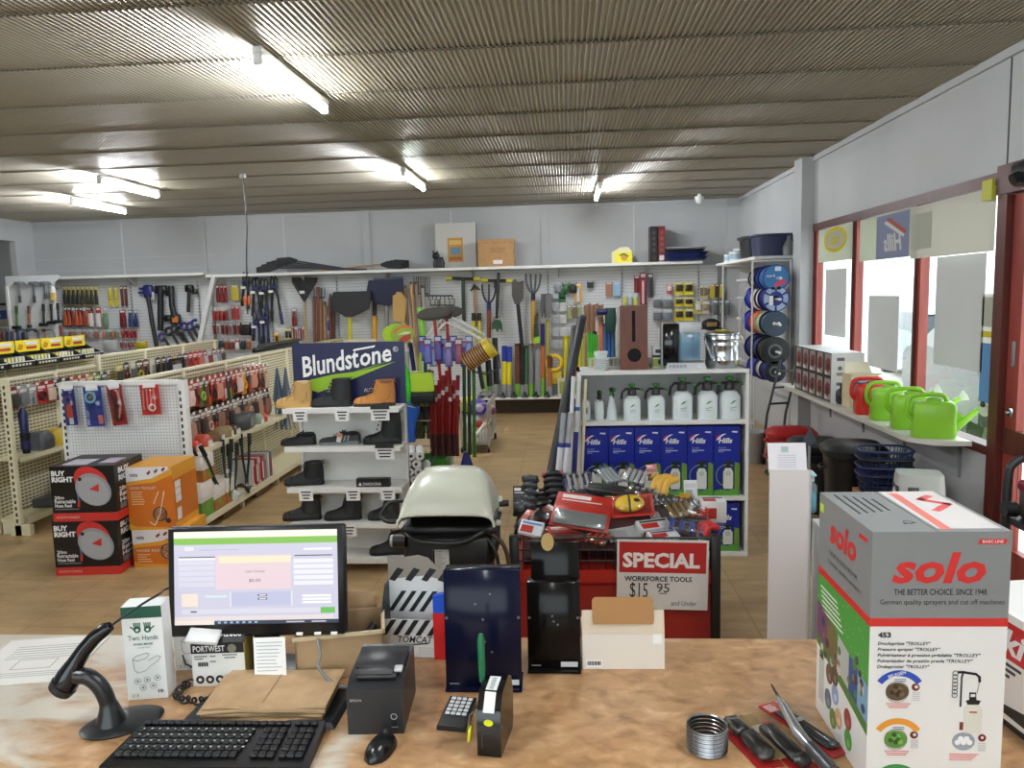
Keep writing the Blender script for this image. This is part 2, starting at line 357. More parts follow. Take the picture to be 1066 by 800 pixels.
# ================================================================== outside the windows
struct('ground_outside', MB().b2((XR+.13, -20, -.25), (60, 60, -.12), noisemat('concrete', [(.3, (176, 172, 164)), (.7, (204, 200, 192))], 3, .8)))
fm = MB()
for i in range(60): fm.b2((5+i*.4, 26-.04*(i % 2), -.12), (5.4+i*.4, 26.05, 1.85), C(206, 212, 212, .7))
tag(fm.build('boundary_fence'), 'pale boundary fence across the yard outside the windows', 'fence')
bo = MB(); bo.b2((4, 32, -.12), (45, 33, 9), C(240, 240, 238, .8))
tag(bo.build('outside_building'), 'white building wall beyond the yard fence', 'building')
def car(label, loc, rz, col):
    t = thing('parked_car', label, 'car', loc, rz); paint = C(*col, .25, metal=.4)
    side = [(-2.2, .35), (-2.25, .75), (-2.1, 1.0), (-1.5, 1.05), (-.8, 1.1), (1.2, 1.12), (1.9, 1.02), (2.2, .9), (2.25, .45), (2.1, .3)]
    M = Matrix(((1, 0, 0, 0), (0, 0, -1, .87), (0, 1, 0, 0), (0, 0, 0, 1)))
    pt(MB().prism(side, 1.74, paint, M), 'body', t)
    def ring(z, x0, x1, w): return [(x0, -w, z), (x1, -w, z), (x1, w, z), (x0, w, z)]
    pt(MB().loft([ring(1.08, -1.7, 1.35, .84), ring(1.48, -1.45, .5, .7)], C(40, 50, 58, .1)), 'windscreen', t)
    pt(MB().loft([ring(1.46, -1.5, .55, .71), ring(1.54, -1.3, .4, .62)], paint), 'roof', t)
    for x in (-1.4, 1.4):
        for y in (-.86, .66):
            w = pt(MB().cyl((x, y, .33), (x, y+.2, .33), .33, C(25, 25, 27, .7), 20), 'wheel', t)
    for y in (-.6, .6): pt(MB().box((-2.2, y, .8), (.1, .3, .16), C(240, 240, 240, .1), bev=.02), 'headlamp', t)
    pt(MB().box((-2.22, 0, .45), (.12, 1.7, .25), C(30, 30, 32, .5), bev=.03), 'bumper', t)
car('silver grey car parked outside the middle window', (8.2, 17.5, -.12), 80, (150, 156, 160))
car('dark parked car seen low through the window nearest the door', (6.3, 11.6, -.12), 78, (44, 46, 50))
# posters and cards in the windows
def paper_mat(name, c, k=.5):
    m = bpy.data.materials.new(name); m.use_nodes = True; n = m.node_tree; n.nodes.remove(n.nodes['Principled BSDF'])
    a = n.nodes.new('ShaderNodeBsdfDiffuse'); b = n.nodes.new('ShaderNodeBsdfTranslucent'); x = n.nodes.new('ShaderNodeMixShader'); x.inputs[0].default_value = k
    a.inputs[0].default_value = rgb(c); b.inputs[0].default_value = rgb(c)
    n.links.new(a.outputs[0], x.inputs[1]); n.links.new(b.outputs[0], x.inputs[2]); n.links.new(x.outputs[0], n.nodes['Material Output'].inputs[0]); return m
PP = paper_mat('poster_back', (214, 212, 202), .34); PG = paper_mat('poster_green', (208, 212, 196), .36); PB = paper_mat('poster_blue', (164, 170, 198), .36); PY = paper_mat('poster_yellow', (226, 206, 70), .25)
PGR = paper_mat('card_back', (206, 206, 204), .30); PRD = paper_mat('poster_red', (206, 120, 110), .3); PWH = paper_mat('poster_white', (236, 236, 230), .3)
def wq(x, y, X): q = P(x, y, X=X); return q.y, q.z
WM = fr_((XR-.026, 0, 0), (0, -1, 0), (0, 0, 1))        # window wall face: x runs towards the counter
def wface(px0, py0, px1, py1, X=XR-.026):
    a = wq(px0, py0, X); b = wq(px1, py1, X); return -a[0], min(a[1], b[1]), -b[0], max(a[1], b[1])
x0, y0, x1, y1 = wface(853, 226, 887, 270)
m = MB().rect(WM, x0, y0, x1, HEAD-.06, PG, .002); cx = (x0+x1)/2; cy = y0+.22
MIRR = Matrix.Scale(-1, 4, (1, 0, 0))
m.disc(WM, cx+.02, cy, .30, PY, .003, .12); m.ring(WM, cx+.02, cy, .2, .23, C(120, 130, 60, .7), .0035)
m = MB().rect(WM, x0, y0, x1, HEAD-.06, PG, .002).disc(WM, cx+.02, cy, .34, PY, .003, .13).disc(WM, cx+.02, cy, .27, PG, .0036, .095)
m.text(WM @ T(cx+.02, 0, 0) @ MIRR, 0, cy-.05, .1, 'nata', PY, al='c', bold=.02, t=.0045)
one('window_poster', 'faded green window poster with a yellow oval, nearest the column', 'poster', m)
x0, y0, x1, y1 = wface(896, 222, 948, 267); xm = x0+(x1-x0)*.36
m = MB().rect(WM, x0, y0, x1, HEAD-.06, PG, .002).rect(WM, xm, y0, x1-.03, HEAD-.07, PB, .003)
m.text(WM @ T(xm+(x1-xm)*.5, 0, 0) @ MIRR, 0, y0+.06, .15, 'Hills', PWH, al='c', shear=.25, bold=.03, t=.004)
hh_ = HEAD-.07-y0; m.poly(WM, [(xm+.2, y0+hh_*.9), (xm+.28, y0+hh_*.92), (x1-.09, y0+hh_*.58), (x1-.11, y0+hh_*.5)], PRD, .004).poly(WM, [(xm+.16, y0+hh_*.82), (xm+.22, y0+hh_*.86), (x1-.12, y0+hh_*.5), (x1-.14, y0+hh_*.44)], PWH, .0042)
one('window_poster', 'blue window poster with the brand lettering showing reversed', 'poster', m)
x0, y0, x1, y1 = wface(950, 206, 1035, 258)
m = MB().rect(WM, x0, y0-.02, x1, HEAD-.06, PP, .002).rect(WM, x0, y0+.05, x0+.35, HEAD-.12, PG, .003)
one('window_poster', 'wide plain grey poster back beside the door frame', 'poster', m)
for i, (a, b, c_, d, lab) in enumerate(((860, 281, 880, 352, 'narrow grey card hanging in the window beside the column'), (905, 308, 934, 388, 'grey card hanging behind the red watering can, middle window'), (976, 268, 1022, 388, 'large grey card in the window nearest the door'))):
    x0, y0, x1, y1 = wface(a, b, c_, d, XR+.02)
    one('window_card', lab, 'card', MB().rect(fr_((XR+.02, 0, 0), (0, -1, 0), (0, 0, 1)), x0, y0, x1, y1, PGR, .003), group='grey cards stuck in the windows')
x0, y0, x1, y1 = wface(1023, 306, 1036, 425, XR+.02)
f_ = fr_((XR+.02, 0, 0), (0, -1, 0), (0, 0, 1)); m = MB().rect(f_, x0, y0, x1, y1, PWH, .002).rect(f_, x0+.01, y1-.22, x1-.01, y1-.02, PG, .003).rect(f_, x0+.01, y0+.02, x1-.01, y0+.42, paper_mat('poster_sky', (120, 170, 220), .3), .003).rect(f_, x0+.01, y0+.46, x1-.01, y1-.25, PY, .003)
one('window_flyer', 'narrow coloured flyer stuck in the window against the door frame', 'flyer', m)
q = P(1025, 421, X=XR+.025); m = MB()
mm = fr_((q.x, q.y, q.z), (0, -1, 0), (0, 0, 1)); m.disc(mm, 0, 0, .085, C(200, 200, 196, .4), .006).disc(mm, 0, 0, .02, DGREY, .02)
one('suction_hanger', 'round grey suction disc stuck low on the window glass', 'suction disc', m)
m = MB(); a = P(1029, 198, X=XR-.06); m.box((XR-.06, a.y, a.z), (.02, .12, .13), C(190, 190, 50, .5))
one('door_sticker', 'yellow green sticker on the dark red door head', 'sticker', m)
m = MB(); a = P(1062, 181, X=XR-.12); m.box((XR-.1, a.y-.05, a.z), (.1, .22, .14), BLACK, bev=.02); m.cyl((XR-.15, a.y-.05, a.z-.02), (XR-.19, a.y-.05, a.z-.04), .035, BLACK)
one('door_sensor', 'black motion sensor above the door', 'sensor', m)
# ================================================================== counter
def counter_mat():
    m = mat('counter_laminate', (205, 150, 96), .35); n = m.node_tree; b = n.nodes['Principled BSDF']; g = n.nodes.new('ShaderNodeTexCoord')
    def nz(s, d, st=(1, 1, 1), dist=0):
        mp = n.nodes.new('ShaderNodeMapping'); mp.inputs['Scale'].default_value = st; n.links.new(g.outputs['Object'], mp.inputs[0])
        t = n.nodes.new('ShaderNodeTexNoise'); t.inputs['Scale'].default_value = s; t.inputs['Detail'].default_value = d; t.inputs['Distortion'].default_value = dist; n.links.new(mp.outputs[0], t.inputs['Vector']); return t.outputs['Fac']
    r = n.nodes.new('ShaderNodeValToRGB'); e = r.color_ramp.elements; e.new(.5); e.new(.62)
    for k, (p, c) in zip(e, ((.28, (148, 110, 73)), (.45, (182, 140, 97)), (.58, (194, 153, 110)), (.75, (218, 184, 142)))): k.position = p; k.color = rgb(c)
    n.links.new(nz(17, 9, (1, 1.4, 1), .5), r.inputs['Fac'])
    s = n.nodes.new('ShaderNodeSeparateXYZ'); n.links.new(g.outputs['Object'], s.inputs[0])
    # worn white: a bare patch on the serving end, plus a small one beside the keyboard
    w1 = math_(n, 'MULTIPLY', math_(n, 'SUBTRACT', math_(n, 'MULTIPLY', s.outputs[0], -1), 1.13), 1.9)
    d2 = math_(n, 'SQRT', math_(n, 'ADD', math_(n, 'POWER', math_(n, 'DIVIDE', math_(n, 'ADD', s.outputs[0], .555), .055), 2), math_(n, 'POWER', math_(n, 'DIVIDE', math_(n, 'SUBTRACT', s.outputs[1], 1.60), .16), 2)))
    w2 = math_(n, 'SUBTRACT', .75, math_(n, 'MULTIPLY', d2, .6))
    w = math_(n, 'ADD', math_(n, 'MAXIMUM', w1, w2), math_(n, 'MULTIPLY', math_(n, 'SUBTRACT', nz(4.5, 10, (.7, 1.4, 1), .8), .5), 3.6))
    k = n.nodes.new('ShaderNodeMapRange'); k.inputs[1].default_value = .1; k.inputs[2].default_value = .55; n.links.new(w, k.inputs[0])
    x = n.nodes.new('ShaderNodeMix'); x.data_type = 'RGBA'; n.links.new(k.outputs[0], x.inputs[0]); n.links.new(r.outputs[0], x.inputs[6]); x.inputs[7].default_value = rgb((214, 206, 190)); n.links.new(x.outputs[2], b.inputs['Base Color'])
    return m
CT = .90
t = thing('shop_counter', 'long shop counter with worn orange laminate top', 'counter', (0, 0, 0))
pt(MB().b2((-3.3, .7, .86), (2.35, 2.262, CT), counter_mat(), bev=.004), 'worktop', t)
pt(MB().b2((-3.25, .9, .0), (2.3, 2.22, .86), C(150, 120, 90, .5)), 'base', t); CT = .9008
one('floor_mat', 'unseen dark mat added behind the counter to darken board reflections', 'mat', MB().b2((-6, -2.9, .0005), (2.7, .68, .012), C(46, 44, 42, .8), bev=.004))  # added out of view so the glossy boards reflect a dark floor
# ================================================================== gondolas
PEGC = pegmat('cream_pegboard', (226, 218, 188), (128, 118, 90), 1, 2, .05, .032, .26, 1.7)
PEGW = pegmat('white_pegboard', (224, 226, 226), (110, 110, 110), 0, 2, .0254, .0254, .17)
def slots(mb, x, y, z0, z1, nx=True):                      # upright with a row of slots
    m = C(30, 30, 30, .6); z = z0+.03
    while z < z1-.03:
        mb.box((x, y, z), (.014, .004, .03) if nx else (.004, .014, .03), m); z += .055
def gondola(label, X, Y0, Y1, top, depth, shelves, step=.9, side=1):
    t = thing('pegboard_gondola', label, 'gondola', (0, 0, 0))
    pt(MB().b2((X-.012, Y0, .1), (X+.012, Y1, top-.03), PEGC), 'back_panel', t)
    pt(MB().b2((X-.025, Y0, top-.035), (X+.025, Y1, top), CREAM, bev=.004), 'top_rail', t)
    y = Y0
    while y < Y1+.01:
        pt(MB().b2((X-.022, y-.02, 0), (X+.03, y+.02, top), CREAM, bev=.003), 'upright', t); y += step
    e = X+side*depth
    m = MB().b2((X+.012*side, Y0, .10), (e, Y1, .13), CREAM); m.b2((e-.012*side, Y0, .085), (e+.006*side, Y1, .135), CREAM)
    pt(m, 'base_shelf', t)
    y = Y0
    while y < Y1+.01:
        pt(MB().b2((X+.05*side, y-.015, 0), (e-.03*side, y+.015, .1), CREAM), 'foot', t); y += step
    for z, d in shelves:
        m = MB().b2((X+.012*side, Y0+.01, z-.02), (X+d*side, Y1, z), CREAM); m.b2((X+(d-.006)*side, Y0+.01, z-.035), (X+(d+.006)*side, Y1, z+.006), CREAM)
        pt(m, 'shelf', t)
    return t
g1 = gondola('cream pegboard gondola with a white punched end panel', -3.62, 6.07, 12.25, 1.34, .55, [(.68, .46)])
m = MB().b2((-4.14, 6.02, .06), (-3.13, 6.035, 1.31), PEGW); m.b2((-4.15, 6.0, 1.30), (-3.10, 6.05, 1.335), WHITE)
m.b2((-3.15, 5.99, .0), (-3.095, 6.05, 1.335), WHITE); m.b2((-4.165, 5.99, 0), (-4.125, 6.05, 1.31), WHITE)
slots(m, -3.135, 5.988, .1, 1.3); slots(m, -4.135, 5.988, .1, 1.3)
pt(m, 'end_panel', g1, 'white punched end panel')
m = MB().b2((-3.62, 12.25, .3), (-3.07, 12.28, 1.30), CREAM); pt(m, 'far_panel', g1)
g2 = gondola('lower cream pegboard gondola behind the white end panel, front stretch', -4.95, 6.17, 7.72, 1.335, .27, [(.66, .25)])
m = MB().b2((-4.755, 6.11, 0), (-4.70, 6.15, 1.35), CREAM); slots(m, -4.728, 6.108, .1, 1.33); m.b2((-4.80, 6.11, 0), (-4.62, 6.16, .09), CREAM); pt(m, 'end_post', g2)
g2b = gondola('taller far stretch of the cream pegboard gondola', -4.95, 7.78, 10.6, 1.43, .3, [(.7, .28)])
g3 = gondola('cream gondola at the edge of the picture carrying yellow topped trays', -6.55, 7.6, 11.4, 1.26, .5, [(.62, .45), (.95, .4)])
# ================================================================== white steel shelving with sprayers
HX0, HX1, HY0, HY1 = .075, 1.30, 5.56, 5.92
t = thing('white_shelf_unit', 'white shelf unit holding garden sprayers and blue cartons', 'shelf unit', (0, 0, 0))
pt(MB().b2((HX0, HY0, 0), (HX0+.022, HY1, 1.385), WHITE), 'side_panel', t); pt(MB().b2((HX1-.022, HY0, 0), (HX1, HY1, 1.385), WHITE), 'side_panel', t)
pt(MB().b2((HX0, HY1-.01, 0), (HX1, HY1, 1.38), LGREY), 'back_panel', t)
for z in (1.385, 1.015, .45, .03): pt(MB().b2((HX0, HY0-.004, z-.028), (HX1, HY1, z), WHITE), 'shelf', t)
# ================================================================== boot stand
SX0, SX1, SY = -2.0, -1.17, 5.22
t = thing('boot_stand', 'white tiered boot stand with a navy header sign', 'shoe stand', (0, 0, 0))
m = MB().b2((SX0+.03, SY+.26, 0), (SX1, SY+.28, 1.60), WHITE); m.b2((SX0+.03, SY+.24, 0), (SX0+.05, SY+.28, 1.6), WHITE).b2((SX1-.02, SY+.24, 0), (SX1, SY+.28, 1.6), WHITE)
pt(m, 'back_panel', t)
BSH = [1.19, .915, .62, .36, .10]
for z in BSH: pt(MB().b2((SX0, SY, z-.022), (SX1, SY+.26, z), WHITE, bev=.003).b2((SX0, SY-.004, z-.03), (SX1, SY+.006, z+.006), WHITE), 'shelf', t)
sg = MB(); sg.b2((SX0+.01, SY+.235, 1.19), (SX1+.005, SY+.255, 1.64), NAVY)
SM = fr_((SX0+.01, SY+.234, 1.19), (1, 0, 0), (0, 0, 1)); LG = C(150, 190, 40, .5)
sg.poly(SM, [(.10, .115), (.745, .32), (.45, .235), (.30, .22), (.13, .185)], LG, .002)
R_ = RZ(9)
sg.poly(SM @ T(.10, .04, 0), [(.0, .075), (.0, .10), (.66, .265), (.2, .09), (.08, .05)], LG, .003)
sg.text(SM @ T(.075, .20, 0) @ R_, 0, 0, .15, 'Blundst', C(245, 245, 245, .5), w=.435, shear=.22, bold=.02, t=.004)
sg.text(SM @ T(.075, .20, 0) @ R_, .438, .004, .092, 'one', C(245, 245, 245, .5), w=.235, shear=.22, bold=.02, t=.004)
sg.poly(SM @ T(.075, .20, 0) @ R_, [(.40, .125), (.56, .125), (.57, .138), (.41, .138)], C(245, 245, 245, .5), .004)
sg.text(SM, .755, .385, .02, 'R', C(245, 245, 245, .5), t=.004).ring(SM, .764, .395, .016, .019, C(245, 245, 245, .5), .004)
sg.text(SM, .235, .088, .028, 'TASMANIA', C(200, 205, 220, .5), w=.13, t=.004).text(SM, .52, .088, .028, 'AUSTRALIA', C(200, 205, 220, .5), w=.15, t=.004)
pt(sg, 'header_sign', t, 'navy header sign with white script lettering')
for i, (x, z, w) in enumerate(((-1.87, 1.19, .1), (-1.57, 1.19, .1), (-1.30, 1.19, .13), (-1.28, .915, .13), (-1.86, .62, .1), (-1.52, .62, .1), (-1.27, .62, .1), (-1.56, .36, .1))):
    m = MB().b2((x-w/2, SY-.012, z-.085), (x+w/2, SY-.008, z-.005), PAPER); f_ = fr_((x-w/2, SY-.012, z-.085), (1, 0, 0), (0, 0, 1))
    for k in range(3): m.rect(f_, .015+k*.006, .058-k*.022, w-.015-k*.006, .068-k*.022, DGREY)
    if w > .11: m.b2((x-w/2, SY-.02, z-.005), (x+w/2, SY-.004, z+.03), BLACK)
    one('price_ticket', 'white price ticket clipped under the %s shelf edge, %s' % (ORD[BSH.index(z)]+' boot', ['below the tan boot', 'below the black lace boot', 'below the wheat boot', 'below the tall black boot', 'below the lone black boot', 'in the middle', 'below the black name block', 'beside the monitor'][i]), 'price tag', m, group='price tickets on the boot stand')
# ================================================================== back wall shelves and slatted panels
SLAT = mat('slat_panel', (214, 217, 219), .5); n = SLAT.node_tree; b = n.nodes['Principled BSDF']; g = n.nodes.new('ShaderNodeTexCoord'); s = n.nodes.new('ShaderNodeSeparateXYZ'); n.links.new(g.outputs['Object'], s.inputs[0])
k = math_(n, 'LESS_THAN', math_(n, 'FRACT', math_(n, 'DIVIDE', s.outputs[2], .05)), .12); mx = n.nodes.new('ShaderNodeMix'); mx.data_type = 'RGBA'; n.links.new(k, mx.inputs[0]); mx.inputs[6].default_value = rgb((214, 217, 219)); mx.inputs[7].default_value = rgb((168, 170, 172)); n.links.new(mx.outputs[2], b.inputs['Base Color'])
YP = 12.70                                                  # face of the slatted back panels
m = MB().b2((-8.95, YP, .15), (-5.98, YB-.01, 2.40), SLAT); m.b2((-5.86, YP, .15), (2.45, YB-.01, 2.36), SLAT)
for px in (8, 138, 208, 283, 352, 571, 648, 727):
    q = P(px, 320, Y=YP); m.b2((q.x-.02, YP-.012, .15), (q.x+.02, YP, 2.34), LGREY); slots(m, q.x, YP-.014, 1.0, 2.32)
o = struct('wall_slat_panel', m)
def wshelf(label, x0, x1, z, d=.38):
    t = thing('wall_shelf', label, 'shelf', (0, 0, 0)); pt(MB().b2((x0, YP-d, z-.03), (x1, YP, z), WHITE).b2((x0, YP-d-.004, z-.035), (x1, YP-d+.01, z+.008), WHITE), 'shelf_board', t)
    x = x0+.15
    while x < x1:
        pt(MB().prism([(0, 0), (-d*.8, 0), (-d*.8, -.02), (-.02, -.16), (0, -.16)], .012, LGREY, fr_((x, YP-.013, z-.03), (0, 1, 0), (0, 0, 1))), 'bracket', t); x += 1.4
    return t
wshelf('long white shelf above the hammers near the left corner of the back wall', -8.8, -5.9, 2.44)
wshelf('long white back wall shelf carrying rakes, cartons and trays', -5.86, 2.15, 2.40)
t = thing('base_shelf', 'low white shelf along the foot of the back wall', 'shelf', (0, 0, 0))
pt(MB().b2((-6.5, 12.38, .255), (.82, YP, .285), WHITE), 'shelf_board', t); pt(MB().b2((-6.5, 12.60, 0), (.82, 12.62, .255), C(60, 48, 36, .7)), 'kick_board', t)
m = MB(); a = P(223, 288, Y=12.30); c = P(208, 357, Y=12.10)
m.tube([a, a+(c-a)*1.6], .05, LGREY, 4); one('leaning_board', 'pale grey board leaning against the back wall beside the bolt cutters', 'board', m)
# upper shelf on the window wall
q0 = P(744, 271, X=2.32); q1 = P(828, 263, X=2.78)
t = thing('corner_shelf', 'white shelf high on the side wall over the rope reels', 'shelf', (0, 0, 0))
pt(MB().b2((2.27, 9.5, 2.30), (XR-.02, 11.9, 2.335), WHITE), 'shelf_board', t)
for yy in (9.7, 10.7, 11.7): pt(MB().prism([(0, 0), (-.40, 0), (-.40, -.02), (-.02, -.16), (0, -.16)], .012, LGREY, fr_((XR-.015, yy, 2.30), (1, 0, 0), (0, 0, 1))), 'bracket', t)
# shelf under the windows
t = thing('window_shelf', 'long white display shelf under the windows', 'shelf', (0, 0, 0))
WX = 2.42
pt(MB().prism([(WX, 5.62), (WX, 8.95), (XR-.003, 8.95), (XR-.003, 5.42), (WX+.12, 5.46)], .035, C(205, 200, 190, .45), T(0, 0, .83)), 'shelf_board', t)
for yy in (5.6, 6.5, 7.4, 8.3): pt(MB().b2((XR-.012, yy-.012, .57), (XR-.001, yy+.012, .83), GREY).b2((XR-.32, yy-.012, .816), (XR-.002, yy+.012, .829), GREY).tube([(XR-.01, yy, .60), (XR-.02, yy, .74), (XR-.05, yy, .82)], .008, GREY, 6), 'bracket', t)
# ================================================================== on the counter
# ---- sprayer carton
def solo_box():
    W, D, Hh = .272, .315, .553
    t = thing('sprayer_carton', 'tall grey and white carton with big red lettering on the counter', 'box', (.612, 1.556, CT), .5)
    SG = C(128, 130, 130, .5); WH = C(226, 226, 224, .4); RD = C(200, 44, 40, .45); TX = C(40, 40, 42, .5); GR = C(70, 150, 60, .5)
    m = MB().b2((0, 0, 0), (W, D, Hh), WH)
    pt(m, 'carton_body', t)
    # front print
    m = MB(); f = fr_((0, 0, 0), (1, 0, 0), (0, 0, 1)); zb = .372
    m.rect(f, 0, zb, W, Hh, SG, .0006).rect(f, 0, zb-.018, W, zb, RD, .0007)
    m.text(f, .040, .445, .066, 'solo', RD, w=.185, shear=.22, bold=.035, t=.0012)
    m.poly(f, [(W-.066, .527), (W-.012, .527), (W-.008, .538), (W-.062, .538)], RD, .001).text(f, W-.037, .530, .006, 'BASIC LINE', WH, w=.04, al='c', t=.0014, bold=.01)
    m.text(f, .045, .421, .013, 'THE BETTER CHOICE. SINCE 1948.', TX, w=.185, t=.0012, bold=.012)
    m.text(f, .018, .398, .014, 'German quality sprayers and cut off machines', TX, w=.245, t=.0012)
    m.text(f, .016, .330, .012, '453', TX, w=.026, t=.0012, bold=.05)
    for k, (s, w) in enumerate((('Druckspritze "TROLLEY"', .105), ('Pressure sprayer "TROLLEY"', .125), ('Pulvérisateur à pression préalable "TROLLEY"', .205), ('Pulverizador de presión previa "TROLLEY"', .19), ('Druksproeier "TROLLEY"', .105))):
        m.text(f, .016, .312-k*.0125, .0095, s, TX, w=w, shear=.2, bold=.02, t=.0012)
    arcs = ((.235, (40, 80, 180), (90, 74, 50)), (.130, (226, 150, 50), (90, 140, 60)), (.028, (60, 140, 70), (150, 84, 60)))
    for y, c, pc in arcs:
        m.ring(f, .062, y-.03, .042, .055, C(*c, .5), .0012, 35, 145); m.disc(f, .058, y-.022, .023, C(*pc, .5), .001, .020); m.ring(f, .058, y-.022, .0225, .0235, C(60, 50, 44, .5), .0012)
        for k in range(7): m.disc(f, .058+.014*cos(k*2.4)*(.3+k*.1), y-.022+.012*sin(k*2.4)*(.3+k*.1), .0055, C(*[min(255, int(q*(1.3 if k % 2 else .6))) for q in pc], .5), .0014, n=8)
        m.disc(f, .095, y-.012, .008, C(110, 34, 30, .5), .001); m.disc(f, .096, y-.011, .0035, WH, .0014, n=8)
        for k in range(5): m.rect(f, .089, y-.025-k*.004, .104, y-.0235-k*.004, C(190, 190, 190, .5), .001)
        for k in range(3): m.rect(f, .036+k*.003, y-.049-k*.0042, .086-k*.003, y-.0475-k*.0042, C(214, 120, 110, .5), .001)
        for k in range(2): m.rect(f, .052, y+.004-k*.004, .075, y+.0055-k*.004, C(120, 130, 150, .5), .001)
    m.text(f @ T(.040, .242, 0) @ RZ(18), 0, 0, .007, 'BELEGEN', WH, w=.036, t=.0016, bold=.02)
    for y, c, c2 in ((.130-.005, (150, 160, 170), (240, 240, 240)), (.028-.005, (120, 170, 60), (90, 150, 40))):
        m.disc(f, .195, y-.02, .023, C(*c, .5), .001, .020)
        for k in range(5): m.disc(f, .183+k*.006, y-.022+(k % 2)*.008, .006, C(*c2, .5), .0014, n=8)
        m.disc(f, .232, y-.012, .008, C(110, 34, 30, .5), .001); m.disc(f, .232, y-.011, .003, WH, .0014, n=8)
        for k in range(5): m.rect(f, .225, y-.025-k*.004, .24, y-.0235-k*.004, C(190, 190, 190, .5), .001)
        for k in range(4): m.rect(f, .168, y-.049-k*.0042, .226-k*.004, y-.0475-k*.0042, C(214, 120, 110, .5), .001)
    # printed sprayer picture: bottle, pump, handle, lance
    m.poly(f, [(.196, .122), (.226, .122), (.230, .132), (.230, .175), (.222, .186), (.200, .186), (.193, .175), (.193, .132)], C(214, 214, 202, .4), .001)
    m.poly(f, [(.200, .186), (.222, .186), (.226, .194), (.217, .196), (.216, .212), (.203, .212), (.203, .196), (.196, .194)], BLACK, .0012)
    m.rect(f, .205, .203, .214, .209, WH, .0016).rect(f, .204, .168, .219, .171, RD, .0014).rect(f, .186, .130, .193, .147, MAROON, .001)
    m.line(f, [(.186, .182), (.186, .245), (.189, .256)], .003, BLACK); m.line(f, [(.180, .256), (.189, .256), (.214, .252), (.221, .246), (.222, .236)], .005, BLACK); m.line(f, [(.222, .236), (.218, .212)], .001, GREY)
    for k in range(7): m.ring(f, .173, .206+k*.008, .0045, .006, DGREY, .0012, n=10)
    pt(m, 'front_print', t)
    # print on the face turned to the counter edge
    m = MB(); f = fr_((0, D, 0), (0, -1, 0), (0, 0, 1))
    m.rect(f, 0, zb, D, Hh, SG, .0006).rect(f, 0, zb-.018, D, zb, RD, .0007)
    m.text(f, .075, .455, .062, 'solo', RD, w=.16, shear=.15, bold=.035, t=.0012).poly(f, [(.245, .522), (.29, .522), (.294, .532), (.249, .532)], RD, .001)
    m.text(f, .075, .424, .011, 'THE BETTER CHOICE. SINCE 1948.', TX, w=.17, t=.0012); m.text(f, .065, .400, .012, 'German quality sprayers', TX, w=.2, t=.0012)
    m.poly(f, [(0, .20), (D, .14), (D, zb-.018), (0, zb-.018)], GR, .0007)
    for k in range(60): m.disc(f, RU(.02, D-.02), RU(.23, .35), .0016, C(150, 200, 140, .5), .0009, n=6)
    for k in range(6): m.rect(f, .02+k*.004, .325-k*.011, .13+k*.008, .329-k*.011, WH, .001)
    for x0, x1, c in ((.0, .07, (110, 70, 100)), (.07, .14, (112, 96, 60)), (.14, .21, (170, 176, 170)), (.21, .26, (40, 70, 130)), (.26, D, (120, 160, 190))):
        m.poly(f, [(x0, .20-x0*.19), (x1, .20-x1*.19), (x1, .285-x1*.2), (x0, .285-x0*.2)], C(*c, .5), .001)
    for k in range(26): m.disc(f, RU(.02, D-.02), RU(.16, .25), RU(.006, .014), C(*random.choice(((70, 50, 40), (90, 120, 60), (200, 190, 180), (60, 60, 90), (140, 110, 80))), .5), .0013, n=8)
    m.poly(f, [(0, .175), (D, .115), (D, .14), (0, .20)], C(80, 120, 50, .5), .0009)
    m.rect(f, .02, .04, .055, .165, C(190, 190, 180, .5), .001).rect(f, .025, .148, .05, .165, BLACK, .0012)
    for x, y, c in ((.09, .135, (104, 74, 60)), (.125, .148, (90, 70, 50)), (.13, .105, (150, 160, 190)), (.21, .09, (150, 60, 50)), (.215, .045, (90, 150, 60)), (.12, .04, (110, 130, 60)), (.155, .06, (200, 160, 120)), (.085, .07, (100, 110, 120))):
        m.disc(f, x, y, .021, C(*c, .5), .001, .024); m.disc(f, x+.004, y-.006, .009, C(*[min(255, q+40) for q in c], .5), .0014, n=8)
    m.rect(f, .005, .51, .03, .53, C(190, 220, 60, .5), .001)
    pt(m, 'side_print', t)
    m = MB(); f = fr_((0, 0, Hh), (1, 0, 0), (0, 1, 0))
    m.rect(f, 0, 0, W, D, SG, .0006).rect(f, W*.47, 0, W*.475, D, C(70, 70, 70, .6), .0009).rect(f, W*.5, .02, W-.01, D-.002, C(216, 212, 210, .2), .0009)
    m.line(f, [(W*.56, .02), (W*.60, D-.02)], .02, C(214, 120, 110, .5), .0012); m.line(f, [(W*.72, .15), (W*.9, .2), (W*.74, .24), (W*.86, .27)], .018, C(206, 90, 90, .5), .0012)
    for k in range(5): m.rect(f, .022+k*.018, .13+k*.006, .027+k*.018, .29-k*.01, TX, .001)
    m.ring(f, .098, .065, .008, .011, TX, .001); m.line(f, [(.085, .055), (.11, .06)], .002, TX)
    pt(m, 'lid_flaps', t, 'grey lid flaps with clear packing tape')
solo_box()
